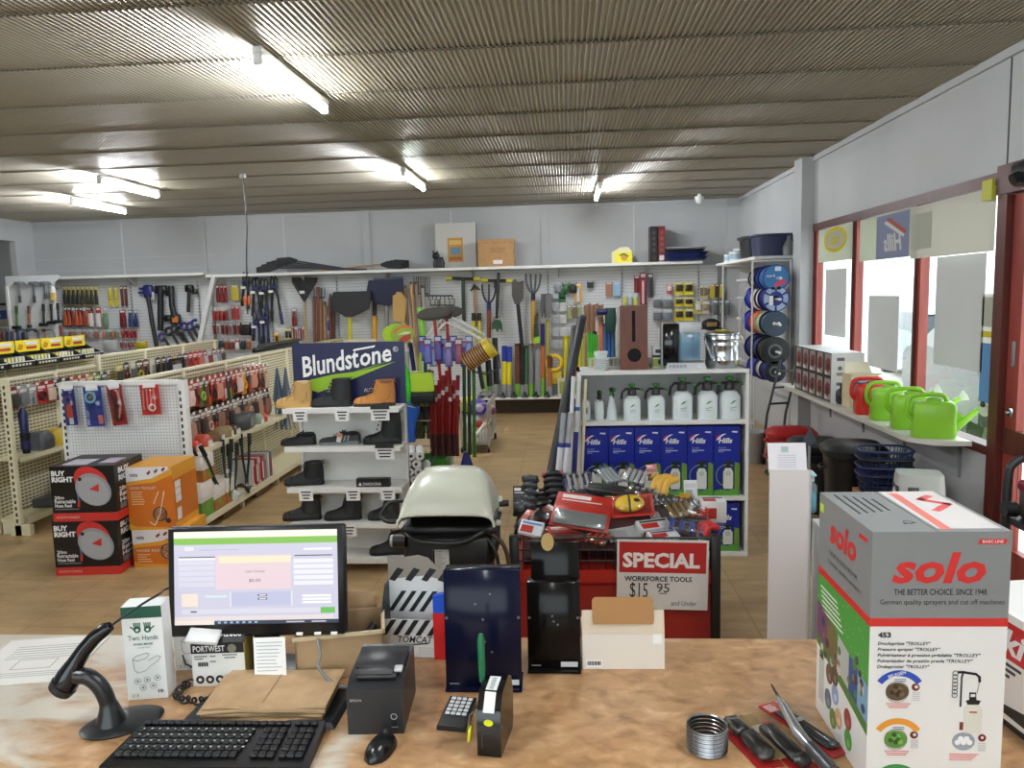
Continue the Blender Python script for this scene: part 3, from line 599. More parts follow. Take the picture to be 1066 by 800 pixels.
# ---- carton at the picture edge
t = thing('saw_carton', 'white and red power tool carton partly cut off beside the tall grey carton', 'box', (1.055, 1.60, CT), 8)
m = MB().b2((0, 0, 0), (.42, .40, .275), C(236, 236, 234, .4)); pt(m, 'carton_body', t)
m = MB(); f = fr_((0, .40, 0), (0, -1, 0), (0, 0, 1)); RD = C(200, 40, 44, .4)
for o_, L in ((f, .40), (fr_((0, 0, 0), (1, 0, 0), (0, 0, 1)), .42)):
    m.poly(o_, [(0, .165), (L, .165), (L, .255), (0, .255)], RD, .0007); m.text(o_, .06, .178, .062, 'makita', C(240, 240, 240, .5), w=.26, shear=.25, bold=.035, t=.0014)
    for k in range(5): m.rect(o_, .03, .148-k*.014, .24-k*.018, .155-k*.014, C(70, 70, 72, .5), .001)
    m.rect(o_, 0, 0, L, .014, BLACK, .001); m.poly(o_, [(.16, .03), (.30, .025), (.36, .05), (.34, .075), (.27, .08), (.26, .06), (.16, .045)], BLACK, .001); m.rect(o_, .05, .035, .17, .045, DGREY, .0012); m.disc(o_, .30, .05, .018, C(230, 230, 228, .5), .0014)
pt(m, 'printed_faces', t)
# ---- monitor
t = thing('point_of_sale_monitor', 'black flat monitor showing a sales screen on the counter', 'monitor', (-.865, 1.985, CT), 3)
TI = Matrix.Translation((0, 0, .131)) @ RX(-8); MW, MH = .492, .302
m = MB().box((0, 0, MH/2), (MW, .035, MH), C(20, 20, 22, .35), TI, .006); m.box((0, .03, MH*.5), (MW*.7, .05, MH*.6), C(20, 20, 22, .4), TI, .015); pt(m, 'housing', t)
sw, sh = .454, .256; f = TI @ fr_((-sw/2, -.0178, .034), (1, 0, 0), (0, 0, 1))
def scr(c, e=.5):
    m = mat('screen_%d_%d_%d' % c, c, .3, emis=e); m.node_tree.nodes['Principled BSDF'].inputs['Base Color'].default_value = (.01, .01, .01, 1); return m
m = MB(); m.rect(f, 0, 0, sw, sh, scr((214, 212, 232)), .0006)
m.rect(f, 0, sh-.018, sw, sh, scr((250, 248, 236)), .0009).rect(f, 0, sh-.036, sw, sh-.018, scr((134, 196, 60)), .0009)
m.rect(f, 0, 0, sw, .010, scr((30, 44, 70)), .0009).rect(f, 0, 0, .11, .012, scr((248, 236, 226)), .001).rect(f, 0, .012, .44, .022, scr((240, 226, 222)), .0009)
m.rect(f, .115, .095, .325, .190, scr((240, 216, 222)), .0009).rect(f, .125, .168, .325, .186, scr((250, 240, 206)), .001).rect(f, .02, .05, .065, .085, scr((250, 236, 220)), .001)
m.rect(f, .155, .048, .157, .09, scr((250, 250, 255)), .001).rect(f, .325, .048, .327, .09, scr((250, 250, 255)), .001).rect(f, .158, .05, .322, .088, scr((200, 202, 230)), .0008)
for y in (.105, .12, .135, .15, .165): m.rect(f, .012, y, .112, y+.011, scr((226, 224, 240)), .001).rect(f, .332, y, .442, y+.011, scr((244, 244, 250)), .001)
for y in (.176,): m.rect(f, .012, y+.002, .115, y+.008, scr((250, 250, 250)), .001).rect(f, .014, y+.008, .115, y+.011, scr((90, 84, 90)), .001).rect(f, .335, y+.008, .44, y+.011, scr((90, 84, 90)), .001)
for y in (.072, .063, .054): m.rect(f, .355, y, .435, y+.006, scr((252, 252, 252)), .001)
m.rect(f, .085, .074, .145, .080, scr((220, 240, 240)), .001).rect(f, .02, .030, .42, .042, scr((226, 224, 238)), .001).rect(f, .405, .027, .445, .043, scr((110, 196, 90)), .0012)
for k in range(7): m.rect(f, .12+k*.017, .003, .128+k*.017, .008, scr((150, 190, 220)), .0012)
m.rect(f, .31, .003, .36, .0065, scr((200, 200, 210)), .0012).rect(f, .38, .003, .42, .0065, scr((200, 200, 210)), .0012)
m.text(f, .225, .140, .008, 'Cash Change', scr((130, 110, 120)), w=.055, al='c', t=.0014).text(f, .224, .114, .010, '$0.00', scr((90, 80, 90)), w=.032, al='c', t=.0014)
for y in (.076, .066): m.rect(f, .232, y, .258, y+.006, scr((120, 110, 120)), .0012).rect(f, .236, y+.0015, .254, y+.0045, scr((240, 240, 245)), .0014)
m.rect(f, .03, .214, .055, .204, scr((240, 240, 250)), .001).rect(f, .07, .204, .18, .206, scr((190, 190, 214)), .001).rect(f, .36, .200, .44, .206, scr((246, 246, 252)), .001); m.rect(f, .045, .034, .062, .038, scr((90, 80, 90)), .0012)
pt(m, 'screen', t, 'lit sales screen with green banner')
m = MB().box((0, .06, .09), (.07, .03, .22), C(20, 20, 22, .4), bev=.008); pt(m, 'stand_neck', t)
m = MB().lathe([(.0, 0), (.12, 0), (.12, .008), (.04, .016), (0, .016)], C(22, 22, 24, .3), 24, T(0, .04, 0), sx=1, sy=.85); pt(m, 'stand_base', t)
m = MB(); m.tube(bez([(.17, -.03, .128), (.185, -.06, .10), (.185, -.08, .07), (.23, -.105, .04), (.29, -.135, .045), (.335, -.15, .07)]), .0045, C(120, 120, 118, .4)); pt(m, 'cable', t, 'grey cable looping to the receipt printer')
m = MB()
for x in (.12, .17, .215): m.box((x, -.022, .148), (.018, .006, .008), PAPER, TI @ T(0, 0, -.142), .001)
pt(m, 'cable_clips', t)
# white strip hanging at the lower edge of the screen
m = MB().box((0, 0, 0), (.085, .05, .016), C(226, 228, 226, .3), bev=.003); q = P(212, 663, Y=1.94)
one('label_roll', 'white strip wedged under the lower corner of the monitor', 'label strip', m, M=T(q.x, q.y, q.z) @ RZ(6) @ RX(18) @ RY(8))
# note sheet
m = MB().box((0, 0, 0), (.088, .0015, .105), PAPER); f = fr_((-.044, -.0009, -.0525), (1, 0, 0), (0, 0, 1))
for k in range(9): m.rect(f, .008, .015+k*.0095, .08-random.random()*.02, .0166+k*.0095, C(150, 155, 165, .6), .0006)
q = P(281, 685, Y=1.93); one('note_sheet', 'small white handwritten note hanging under the monitor', 'note', m, M=T(q.x, q.y, q.z+.002) @ RX(-8) @ RY(-2))
# ---- keyboard
t = thing('keyboard', 'black computer keyboard at the counter front', 'keyboard', (-.83, 1.655, CT), 1)
m = MB().loft([[(-.245, -.09, 0), (.235, -.09, 0), (.228, .075, 0), (-.225, .075, 0)], [(-.245, -.09, .012), (.235, -.09, .012), (.228, .075, .026), (-.225, .075, .026)]], C(18, 18, 20, .35)); pt(m, 'keyboard_body', t)
KT = Matrix.Translation((0, 0, .0125+.0075)) @ Matrix.Rotation(math.atan2(.014, .165), 4, 'X')
m = MB(); KC = C(26, 26, 28, .45)
for r_ in range(6):
    y = .060 - r_*.0215 - (.006 if r_ else 0); x = -.208 + r_*(-.002)
    for k in range(15 if r_ else 16):
        w = .0178 if not (r_ == 5 and 3 <= k <= 8) else .0178
        m.box((x+k*.0192, y, .004), (w, .0175 if r_ else .012, .008), KC, KT, .002)
    for k in range(3): m.box((.100+k*.0192, y, .004), (.0175, .0175 if r_ else .012, .008), KC, KT, .002)
    for k in range(3): m.box((.167+k*.0192, y, .004), (.0175, .0175 if r_ else .012, .008), KC, KT, .002)
pt(m, 'keys', t)
m = MB()
for k in range(60): m.rect(KT @ T(0, 0, .0082), -.205+(k % 15)*.0192, .03-(k//15)*.0215, -.200+(k % 15)*.0192, .034-(k//15)*.0215, C(190, 190, 190, .5), .0005)
pt(m, 'key_legends', t, 'white key legends')
m = MB().box((0, .085, .008), (.42, .035, .012), C(60, 72, 84, .35), bev=.003); pt(m, 'back_tray', t, 'blue grey strip along the back edge')
# ---- paper bags and black tray under them
m = MB().loft([[(-.20, -.10, 0), (.20, -.115, 0), (.215, .07, 0), (-.18, .08, 0)], [(-.19, -.09, .012), (.19, -.105, .012), (.205, .06, .012), (-.17, .07, .012)]], C(44, 46, 50, .4))
one('bag_tray', 'dark tray lying under the pile of brown paper bags', 'tray', m, (-.79, 1.845, CT), 3)
z = CT+.0125
for k in range(7):
    w, d = .315-random.random()*.012, .20-random.random()*.01; th = .0042
    m = MB(); n_ = 8; top = [[(-w/2+w*i/n_, s*d/2+ (.004*sin(i*1.1+k) if s < 0 else 0), th + .003*sin(i*.9+k*2)*(1 if s < 0 else .3)) for i in range(n_+1)] for s in (-1, 1)]
    bot = [[(p[0], p[1], 0) for p in r_] for r_ in top]
    m.loft([bot[0]+bot[1][::-1], top[0]+top[1][::-1]], KRAFT); m.rect(T(0, 0, th), -.01, -d/2+.02, -.008, d/2-.01, C(160, 132, 96, .7), .003) if k == 6 else None
    one('paper_bag', 'flat brown paper bag %s of the pile before the monitor' % ('on top' if k == 6 else ORD[k]+' from the bottom'), 'paper bag', m, (-.775+RU(-.008, .008), 1.855+RU(-.006, .006)-(.012 if k == 0 else 0), z), 3+RU(-2.5, 2.5), 'brown paper bags piled on the counter'); z += th+.0005
# ---- glove cartons
def glove_box(label, loc, rz, w, d, h, first=[None]):
    t = thing('glove_carton', label, 'box', loc, rz)
    GW = C(230, 232, 230, .5); DG = C(26, 84, 66, .5); pt(MB().b2((-w/2, 0, 0), (w/2, d, h), GW), 'carton_body', t)
    m = MB(); f = fr_((-w/2, 0, 0), (1, 0, 0), (0, 0, 1)); k = w/.105
    m.rect(f, 0, h-.032*k, w, h, DG, .0006).rect(fr_((-w/2, 0, h), (1, 0, 0), (0, 1, 0)), 0, 0, w, d, GW, .0005)
    for s in (-1, 1):
        cx = w/2+s*.0135*k; cy = h-.064*k; m.disc(f, cx, cy, .0095*k, DG, .001, n=10)
        for j in range(4): m.line(f, [(cx-.006*k+j*.004*k, cy+.004*k), (cx-.008*k+j*.0052*k, cy+.0185*k)], .0028*k, DG)
        m.line(f, [(cx+s*.006*k, cy), (cx+s*.017*k, cy+.008*k)], .0032*k, DG); m.disc(f, cx, cy-.001, .004*k, GW, .0016, n=8)
    m.text(f, w/2, h-.094*k, .014*k, 'Two Hands', DG, w=.078*k, al='c').text(f, w/2, h-.108*k, .006*k, 'KNEE MASK', DG, w=.052*k, al='c', bold=.02).text(f, w/2, h-.117*k, .004*k, '5 LAYER MASK', GREY, w=.036*k, al='c')
    LN = C(120, 124, 124, .6); y = h-.165*k
    m.line(f, [(w*.2, y+.018*k), (w*.28, y+.026*k), (w*.55, y+.034*k), (w*.62, y+.030*k), (w*.55, y+.02*k), (w*.3, y+.012*k), (w*.2, y+.018*k), (w*.22, y-.012*k), (w*.3, y-.022*k), (w*.5, y-.016*k), (w*.62, y-.004*k), (w*.84, y+.012*k), (w*.9, y+.022*k), (w*.8, y+.025*k), (w*.58, y+.012*k)], .0011*k, LN)
    for i, (x, yy) in enumerate(((.28, -.045), (.52, -.042), (.78, -.038), (.4, -.064), (.66, -.060))): m.ring(f, w*x, y+yy*k, .0075*k, .0088*k, LN, .001, n=14); m.disc(f, w*x, y+yy*k, .0035*k, LN, .001, n=6)
    m.text(f, .012*k, .008*k, .008*k, 'C E', DG, w=.018*k).text(f, w-.01*k, .018*k, .009*k, '10', BLACK, w=.014*k, al='r', bold=.03)
    pt(m, 'front_print', t); return t
glove_box('white and green mask carton standing in front, beside the scanner', (-1.132, 1.872, CT), 9, .103, .062, .258)
glove_box('second white mask carton standing behind the front one beside the monitor', (-1.085, 2.035, CT), 6, .105, .062, .235)
# ---- folded black brand carton
t = thing('mask_carton', 'small white carton with a black folded lid under the monitor', 'box', (-.968, 1.945, CT), 5)
pt(MB().b2((-.072, 0, 0), (.072, .075, .125), C(224, 224, 220, .5)).b2((.070, .002, 0), (.074, .073, .125), C(150, 130, 60, .5)), 'carton_body', t)
m = MB(); f = fr_((-.072, 0, 0), (1, 0, 0), (0, 0, 1)); BK = C(18, 18, 20, .4)
m.rect(f, 0, .095, .144, .1255, BK, .0007).text(f, .006, .1, .017, 'PORTWEST', C(235, 235, 235, .5), w=.086, bold=.015).disc(f, .112, .108, .012, C(120, 116, 100, .5))
for x, y, w in ((.008, .085, .035), (.008, .078, .024), (.05, .085, .016), (.05, .07, .016), (.085, .088, .04), (.09, .08, .03)): m.rect(f, x, y, x+w, y+.003, C(110, 110, 110, .6), .001)
for k in range(9): m.rect(f, .017+k*.0032, .058, .0185+k*.0032+(k % 2)*.001, .070, BLACK, .001)
for k in range(3): m.disc(f, .02+k*.027, .02, .0115, BLACK, .001, n=16); m.disc(f, .02+k*.027, .02, .005, C(220, 220, 216, .5), .0014, n=8)
pt(m, 'front_print', t)
m = MB(); lid = Matrix.Translation((0, 0, .1255)) @ RX(-55); m.box((0, 0, .02), (.146, .002, .042), BK, lid)
m.text(lid @ fr_((.07, -.0012, .036), (-1, 0, 0), (0, 0, -1)), .008, .004, .016, 'PORTWEST', C(235, 235, 235, .5), w=.09, bold=.015); pt(m, 'folded_lid', t, 'black lid folded forward, lettering upside down')
# ---- coiled cord
c = [(-1.06, 2.0, CT+.02), (-1.00, 1.98, CT+.015), (-1.055, 1.93, CT+.012), (-1.045, 1.865, CT+.012), (-.975, 1.845, CT+.012), (-.92, 1.865, CT+.012)]
pth = bez(c, 22); pts = []
for i, p in enumerate(pth): a = i*1.15; pts.append(p + Vector((.009*cos(a), .004*sin(a*.5), .009*sin(a))))
m = MB().tube(bez([tuple(p) for p in pts], 4), .0032, BLACK, 6); m.tube([(-1.07, 1.95, CT+.085), (-1.075, 1.97, CT+.05), (-1.06, 2.0, CT+.02)], .0025, BLACK)
one('coiled_cord', 'black coiled telephone cord lying round the small black lidded carton', 'cord', m)
# ---- barcode scanner and stand
t = thing('scanner_stand', 'black gooseneck scanner stand with a flat oval base', 'scanner stand', (-1.135, 1.757, CT), 0)
m = MB().lathe([(0, 0), (.083, 0), (.085, .004), (.075, .009), (.03, .014), (0, .014)], C(24, 26, 28, .35), 28, RZ(38), sx=1.15, sy=.82); pt(m, 'stand_base', t)
m = MB(); pth = bez([(-.02, -.015, .0), (-.022, -.015, .05), (-.035, -.018, .10), (-.062, -.022, .132), (-.095, -.028, .14)], 8)
m.tube(pth, [.040-.02*min(1, i/10) if i < 10 else .020 for i in range(len(pth))], C(22, 23, 25, .3), 14); pt(m, 'stand_neck', t)
t = thing('barcode_scanner', 'black handheld barcode scanner resting head down in its stand', 'scanner', (0, 0, 0))
hd = P(68, 712, Y=1.73); tp = P(113, 655, Y=1.76)
hd = Vector(hd); tp = Vector(tp); d = (tp-hd).normalized()
pth = [hd+(tp-hd)*k for k in (-.12, .0, .12, .3, .5, .75, .95, 1.05)]
for i, k in enumerate((0, .0, .004, .012, .016, .014, .006, 0)): pth[i] = pth[i] + Vector((-.4*k, 0, k))
m = MB().tube(pth, [.026, .031, .030, .021, .0185, .018, .017, .012], C(18, 18, 20, .16), 16); pt(m, 'scanner_body', t)
m = MB().tube([hd-d*.022, hd-d*.004], [.030, .033], C(30, 30, 32, .4), 16); pt(m, 'scan_window', t)
c = tp; e = P(172, 614, Y=2.045)
m = MB().tube(bez([tp+d*.01, P(128, 643, Y=1.80), P(150, 628, Y=1.835), P(167, 618, Y=1.87), e, e+Vector((.05, .04, .01))], 12), [.005]+[.0032]*72, BLACK, 8); pt(m, 'cable', t)
# ---- notice sheet
m = MB().b2((-.17, -.15, 0), (.13, .15, .002), C(226, 224, 218, .35)); f = T(0, 0, .002)
for k in range(6): m.rect(f, -.12, .09-k*.016, .08, .094-k*.016, C(170, 168, 164, .5), .0004)
for k in range(3): m.rect(f, -.10, -.085-k*.012, .08, -.082-k*.012, C(170, 168, 164, .5), .0004)
m.ring(f, -.11, -.118, .012, .016, DGREY, .0005); m.line(f, [(-.07, -.06), (.04, -.06), (.04, .0), (-.07, .0), (-.07, -.06)], .002, GREY, .0004)
one('counter_notice', 'laminated notice sheet lying flat on the worn end of the counter', 'notice', m, (-1.575, 2.09, CT), 10)
# ---- mouse
m = MB(); rings = []
for i in range(9):
    u = -1+2*i/8; w = .031*math.sqrt(max(.02, 1-abs(u)**2.6)); hgt = .036*math.sqrt(max(.02, 1-abs(u)**2.4))*(1-.12*u)
    rings.append([(w*cos(a), u*.056, max(0, hgt*sin(a))) for a in [pi*j/10 for j in range(11)]])
t = thing('computer_mouse', 'black computer mouse beside the receipt printer', 'mouse', (-.448, 1.655, CT), -12)
pt(MB().loft(rings, C(20, 20, 22, .25)), 'mouse_body', t); pt(MB().cyl((-.003, .03, .030), (.003, .03, .030), .0075, DGREY, 12), 'scroll_wheel', t)
# ---- receipt printer
t = thing('receipt_printer', 'black boxy receipt printer on the counter', 'receipt printer', (-.476, 1.724, CT), 3)
PB_ = C(40, 41, 44, .38); m = MB(); prof = [(0, 0), (.20, 0), (.20, .135), (.04, .128), (0, .112)]
m.prism(prof, .136, PB_, fr_((.068, 0, 0), (0, 1, 0), (0, 0, 1)) @ T(0, 0, -.136)); pt(m, 'printer_body', t)
m = MB().box((0, .055, .1305), (.10, .05, .012), PB_, RX(3), .003); m.box((-.005, .042, .136), (.088, .020, .006), C(8, 8, 9, .5), RX(3)); m.box((0, .125, .134), (.124, .10, .008), PB_, RX(2.4), .003); pt(m, 'paper_cover', t)
m = MB().box((.052, .058, .138), (.02, .024, .008), C(190, 192, 194, .4), RX(3), .002); pt(m, 'release_button', t, 'light grey release button')
m = MB(); f = fr_((-.068, -.0002, 0), (1, 0, 0), (0, 0, 1)); m.text(f, .008, .084, .0065, 'EPSON', C(170, 172, 176, .4), w=.028, bold=.02).ring(f, .113, .045, .006, .008, C(180, 180, 184, .4)); m.rect(f, .1065, .022, .1195, .036, BLACK).rect(f, .106, .017, .122, .0185, GREY)
for k in range(5): m.disc(Matrix.Translation((.034+(k % 2)*.012, .12+k*.012, .1395)) @ RX(2.4), 0, 0, .002, C(180, 190, 190, .4), n=6)
m.poly(RX(2.4) @ T(-.03, .12, .133), [(0, 0), (.045, .012), (.06, .035), (.04, .03), (.02, .04), (.01, .02)], C(26, 27, 29, .5), .002)
pt(m, 'front_marks', t)
# ---- tan carton with a dark gadget in it
t = thing('tan_box', 'open tan cardboard box behind the monitor', 'box', (-.662, 2.075, CT), 14)
m = MB()
for a in (((-.12, -.085, 0), (.12, .085, .004)), ((-.12, -.085, 0), (.12, -.08, .128)), ((-.12, .08, 0), (.12, .085, .128)), ((-.12, -.085, 0), (-.115, .085, .128)), ((.115, -.085, 0), (.12, .085, .128))): m.b2(*a, C(168, 140, 104, .7))
m.b2((-.125, -.09, .121), (.125, -.083, .131), C(196, 176, 142, .6)).b2((.118, -.09, .121), (.126, .09, .131), C(196, 176, 142, .6)); pt(m, 'tray_walls', t)
m = MB().b2((-.06, -.05, 0), (.06, .03, .075), BLACK, bev=.008).b2((-.06, -.05, .076), (.02, .02, .084), C(50, 52, 56, .3), bev=.003); m.cyl((.02, -.02, .07), (.055, .01, .10), .012, BLACK)
one('card_reader', 'black gadget lying inside the open tan box', 'gadget', m, (-.625, 2.09, CT+.0045), 14)
m = MB().box((0, 0, .08), (.13, .004, .165), KRAFT, RX(-8)).box((.0, -.006, .09), (.10, .003, .13), CARD, RX(-11) @ RY(12)); q = P(366, 640, Y=2.2)
one('kraft_board', 'brown kraft sheets standing behind the tan box', 'card', m, (q.x, 2.2, CT), 0)
# ---- striped display carton
t = thing('display_carton', 'white display carton with black stripes and a scalloped cut front', 'box', (-.462, 2.12, CT), -3)
w, d, hh = .19, .10, .115; WT = C(224, 224, 222, .45); m = MB()
m.b2((-w/2, 0, 0), (w/2, .003, hh), WT).b2((-w/2, d-.003, 0), (w/2, d, .21), WT).b2((-w/2, 0, 0), (w/2, d, .003), WT)
for s in (-1, 1): m.prism([(0, 0), (d, 0), (d, .20), (d*.6, .20), (0, hh)], .003, C(36, 36, 38, .45), fr_((s*w/2-.0015, 0, 0), (0, 1, 0), (0, 0, 1)))
pt(m, 'carton_body', t)
m = MB(); f = fr_((-w/2, d-.0031, 0), (1, 0, 0), (0, 0, 1)); top = [(0, .03), (w, .03), (w, .225), (w*.78, .245), (w*.66, .27), (w*.5, .278), (w*.25, .27), (0, .275)]
m.poly(f, top, C(140, 132, 122, .6), .001)
m.poly(f, [(.0, .06), (w, .06), (w, .19), (.12, .215), (.0, .20)], C(214, 214, 214, .45), .0016)
f2 = fr_((-w/2, 0, 0), (1, 0, 0), (0, 0, 1)); BKs = C(26, 26, 28, .45)
for k in range(8): m.poly(f, [(.015+k*.032-.02, .10), (.03+k*.032-.02, .10), (.075+k*.032-.02, .165), (.06+k*.032-.02, .165)] if k < 4 else [(.002+(k-4)*.05, .20), (.02+(k-4)*.05, .195), (.05+(k-4)*.05, .232), (.03+(k-4)*.05, .238)], BKs, .0022)
pt(m, 'back_flap', t, 'torn brown back flap')
m = MB().rect(f2, 0, .075, w, hh, C(205, 205, 205, .5), .0006)
for k in range(6): m.poly(f2, [(-.0+k*.034, .068), (.016+k*.034, .068), (.048+min(k, 4)*.034, hh), (.032+min(k, 4)*.034, hh)], BKs, .001)
m.text(f2, .05, .046, .020, 'TOMCAT', BKs, w=.105, shear=.25, bold=.01, t=.0014); m.poly(f2, [(.07, .036), (.14, .043), (.145, .047), (.075, .04)], BKs, .0012)
for k in range(4): m.rect(f2, .11, .012+k*.006, .165, .0135+k*.006, C(180, 180, 180, .5))
m.ring(f2, .178, .016, .004, .006, DGREY); pt(m, 'front_print', t)
m = MB().loft([[(-.02, 0, 0), (.02, 0, 0), (.02, .02, 0), (-.02, .02, 0)], [(-.02, 0, .19), (.02, 0, .2), (.02, .02, .2), (-.02, .02, .19)]], C(30, 80, 190, .3)); q = P(459, 612, Y=2.17)
m.b2((-.021, -.001, .0), (.021, .021, .14), RED)
one('blue_pack', 'narrow blue and red pack beside the striped carton', 'pack', m, (q.x+.005, 2.11, CT), 0)
# ---- the two dark display boards seen from behind
def board(label, loc, w, h, col, rz=0, n=6):
    t = thing('display_board', label, 'display board', loc, rz)
    tilt = RX(-4); m = MB().box((0, 0, h/2), (w, .006, h), col, tilt, .002).box((0, .03, h-.006), (w, .06, .006), col, tilt, .002); pt(m, 'back_plate', t)
    m = MB().box((0, .03, .004), (w, .10, .006), col); pt(m, 'easel_foot', t)
    m = MB(); f = tilt @ fr_((-w/2, -.0031, 0), (1, 0, 0), (0, 0, 1)); m.rect(f, w-.055, .012, w-.008, .026, C(200, 204, 206, .4)).rect(f, .01, .014, .036, .017, GREY); pt(m, 'maker_sticker', t)
    m = MB()
    for k in range(n): m.disc(f, w*(.3+.4*random.random()), h*(.25+.6*random.random()), .0028, C(120, 122, 126, .3), .002, n=8)
    for k in (0, 1): m.disc(f, w-.006 if k else .006, h*.6, .004, C(90, 92, 96, .3), .002, n=8)
    pt(m, 'rivets', t); return t
board('large glossy navy display board seen from behind, nearest the printer', (-.236, 1.945, CT), .205, .325, mat('navy_gloss', (16, 18, 40), .16, spec=.18), 1)
board('smaller glossy black display board in front of the red bin', (-.049, 2.05, CT), .147, .252, mat('black_gloss', (20, 17, 16), .16, spec=.18), 0, 3)
t = thing('display_card', 'dark card standing up behind the smaller black board with a tan paper tag', 'display board', (-.043, 2.12, CT), 0)
pt(MB().box((0, 0, .175), (.138, .005, .35), mat('black_gloss', (20, 17, 16), .12), bev=.002), 'back_plate', t)
pt(MB().disc(fr_((-.02, -.004, .35), (1, 0, 0), (0, 0, 1)), 0, 0, .018, C(168, 140, 84, .5), .002, .026), 'paper_tag', t, 'tan oval paper tag')
# ---- white carton with lifted flap
t = thing('flap_carton', 'white carton with its brown inner flap lifted', 'box', (.144, 2.06, CT), 1)
w = .228; pt(MB().b2((-w/2, 0, 0), (w/2, .11, .105), C(226, 220, 210, .5)), 'carton_body', t)
m = MB(); f = RX(-12); fm_ = Matrix.Translation((0, .0, .105)) @ f
m.box((0, 0, .032), (w, .003, .064), C(206, 190, 168, .6), fm_).prism([(-.082, 0), (.082, 0), (.085, .008), (.085, .066), (.078, .074), (-.078, .074), (-.085, .066), (-.085, .008)], .003, C(160, 116, 66, .6), fm_ @ fr_((0, -.003, .026), (1, 0, 0), (0, 0, 1))); pt(m, 'lifted_flap', t, 'brown lifted flap')
m = MB(); f = fr_((-w/2, 0, 0), (1, 0, 0), (0, 0, 1)); m.rect(f, .01, .006, .055, .026, PAPER, .0006)
for k in range(14): m.rect(f, .013+k*.0028, .012, .0142+k*.0028+(k % 3)*.0006, .024, BLACK, .001)
m.rect(f, w-.032, .075, w-.008, .103, PAPER, .0006); pt(m, 'labels', t)
# ---- pin pad
t = thing('pin_pad', 'small black keypad lying on the counter beside the tape dispenser', 'pin pad', (-.288, 1.80, CT), -8)
pt(MB().loft([[(-.036, -.06, 0), (.036, -.06, 0), (.036, .06, 0), (-.036, .06, 0)], [(-.035, -.059, .012), (.035, -.059, .012), (.035, .059, .024), (-.035, .059, .024)]], C(24, 24, 26, .3)), 'pad_body', t)
m = MB(); kt = T(0, 0, .0185) @ Matrix.Rotation(math.atan2(.012, .12), 4, 'X')
for r_ in range(5):
    for k in range(4): m.box((-.022+k*.0145, .048-r_*.015, .002), (.0115, .010, .003), C(206, 208, 208, .4), kt, .001)
pt(m, 'keys', t, 'pale keys')
# ---- tape dispenser with pen and tags
t = thing('tape_dispenser', 'upright black tape dispenser with yellow stickers', 'tape dispenser', (-.192, 1.64, CT), -8)
m = MB(); prof = [(0, 0), (.125, 0), (.135, .02), (.14, .09), (.125, .135), (.095, .152), (.03, .142), (.0, .10)]
m.prism(prof, .056, C(16, 16, 17, .14), fr_((.028, 0, 0), (0, 1, 0), (0, 0, 1)) @ T(0, 0, -.056)); pt(m, 'dispenser_body', t)
m = MB(); sl = fr_((-.012, .0, .105), (1, 0, 0), (0, .72, .72)); m.rect(fr_((-.013, .003, .104), (1, 0, 0), (0, .03, .042)), 0, 0, .026, .046, C(226, 228, 226, .4), .001); m.rect(fr_((-.013, .034, .1432), (1, 0, 0), (0, .065, .01)), 0, 0, .026, .05, C(226, 228, 226, .4), .001)
for k in range(7): m.rect(fr_((-.013, .034, .1432), (1, 0, 0), (0, .065, .01)), .008, .004+k*.006, .018, .006+k*.006, DGREY, .0014)
pt(m, 'paper_label', t, 'white paper label')
m = MB(); f = fr_((-.028, 0, 0), (1, 0, 0), (0, 0, 1)); m.disc(f, .028, .082, .011, C(225, 230, 40, .4), .001, .008).line(f, [(.012, .02), (.012, .055), (.04, .06)], .001, DGREY); pt(m, 'yellow_sticker', t, 'yellow oval sticker')
m = MB().tube([(-.024, .03, .10), (-.05, .02, .085), (-.052, .012, .055)], .002, STEEL, 6).box((-.053, .008, .04), (.006, .02, .034), C(225, 230, 40, .4), RY(8), .002); pt(m, 'hanging_tag', t, 'yellow tag on a wire')
m = MB().tube([(0, 0, 0), (0, 0, .03), (0, 0, .105), (0, 0, .118)], [.006, .0085, .0085, .005], C(20, 110, 70, .3), 12); q = P(503, 700, Y=1.74)
one('green_marker', 'green marker pen standing up in the tape dispenser', 'pen', m, (q.x, 1.715, CT+.142), 0)
# ---- wire roll
t = thing('wire_roll', 'roll of shiny silver wire on the counter', 'wire roll', (.307, 1.69, CT), 0)
m = MB()
for k in range(12): m.tube([( (.0455-.001*(k % 2))*cos(2*pi*i/32), (.0455-.001*(k % 2))*sin(2*pi*i/32), .003+k*.0048) for i in range(32)], .0026, STEEL, 6, closed=True)
pt(m, 'wire_coil', t); m = MB().lathe([(.041, .004), (.0425, .004), (.0425, .055), (.041, .055)], DSTEEL, 32, caps=False); pt(m, 'inner_sleeve', t)
m = MB()
for k in range(4): m.cyl((-.01+k*.006, -.012, .003), (-.006+k*.006, .012, .003), .002, C(190, 120, 60, .4), 6)
one('copper_pins', 'few copper coloured pins lying inside the wire roll', 'pins', m, (.307, 1.69, CT), 20)
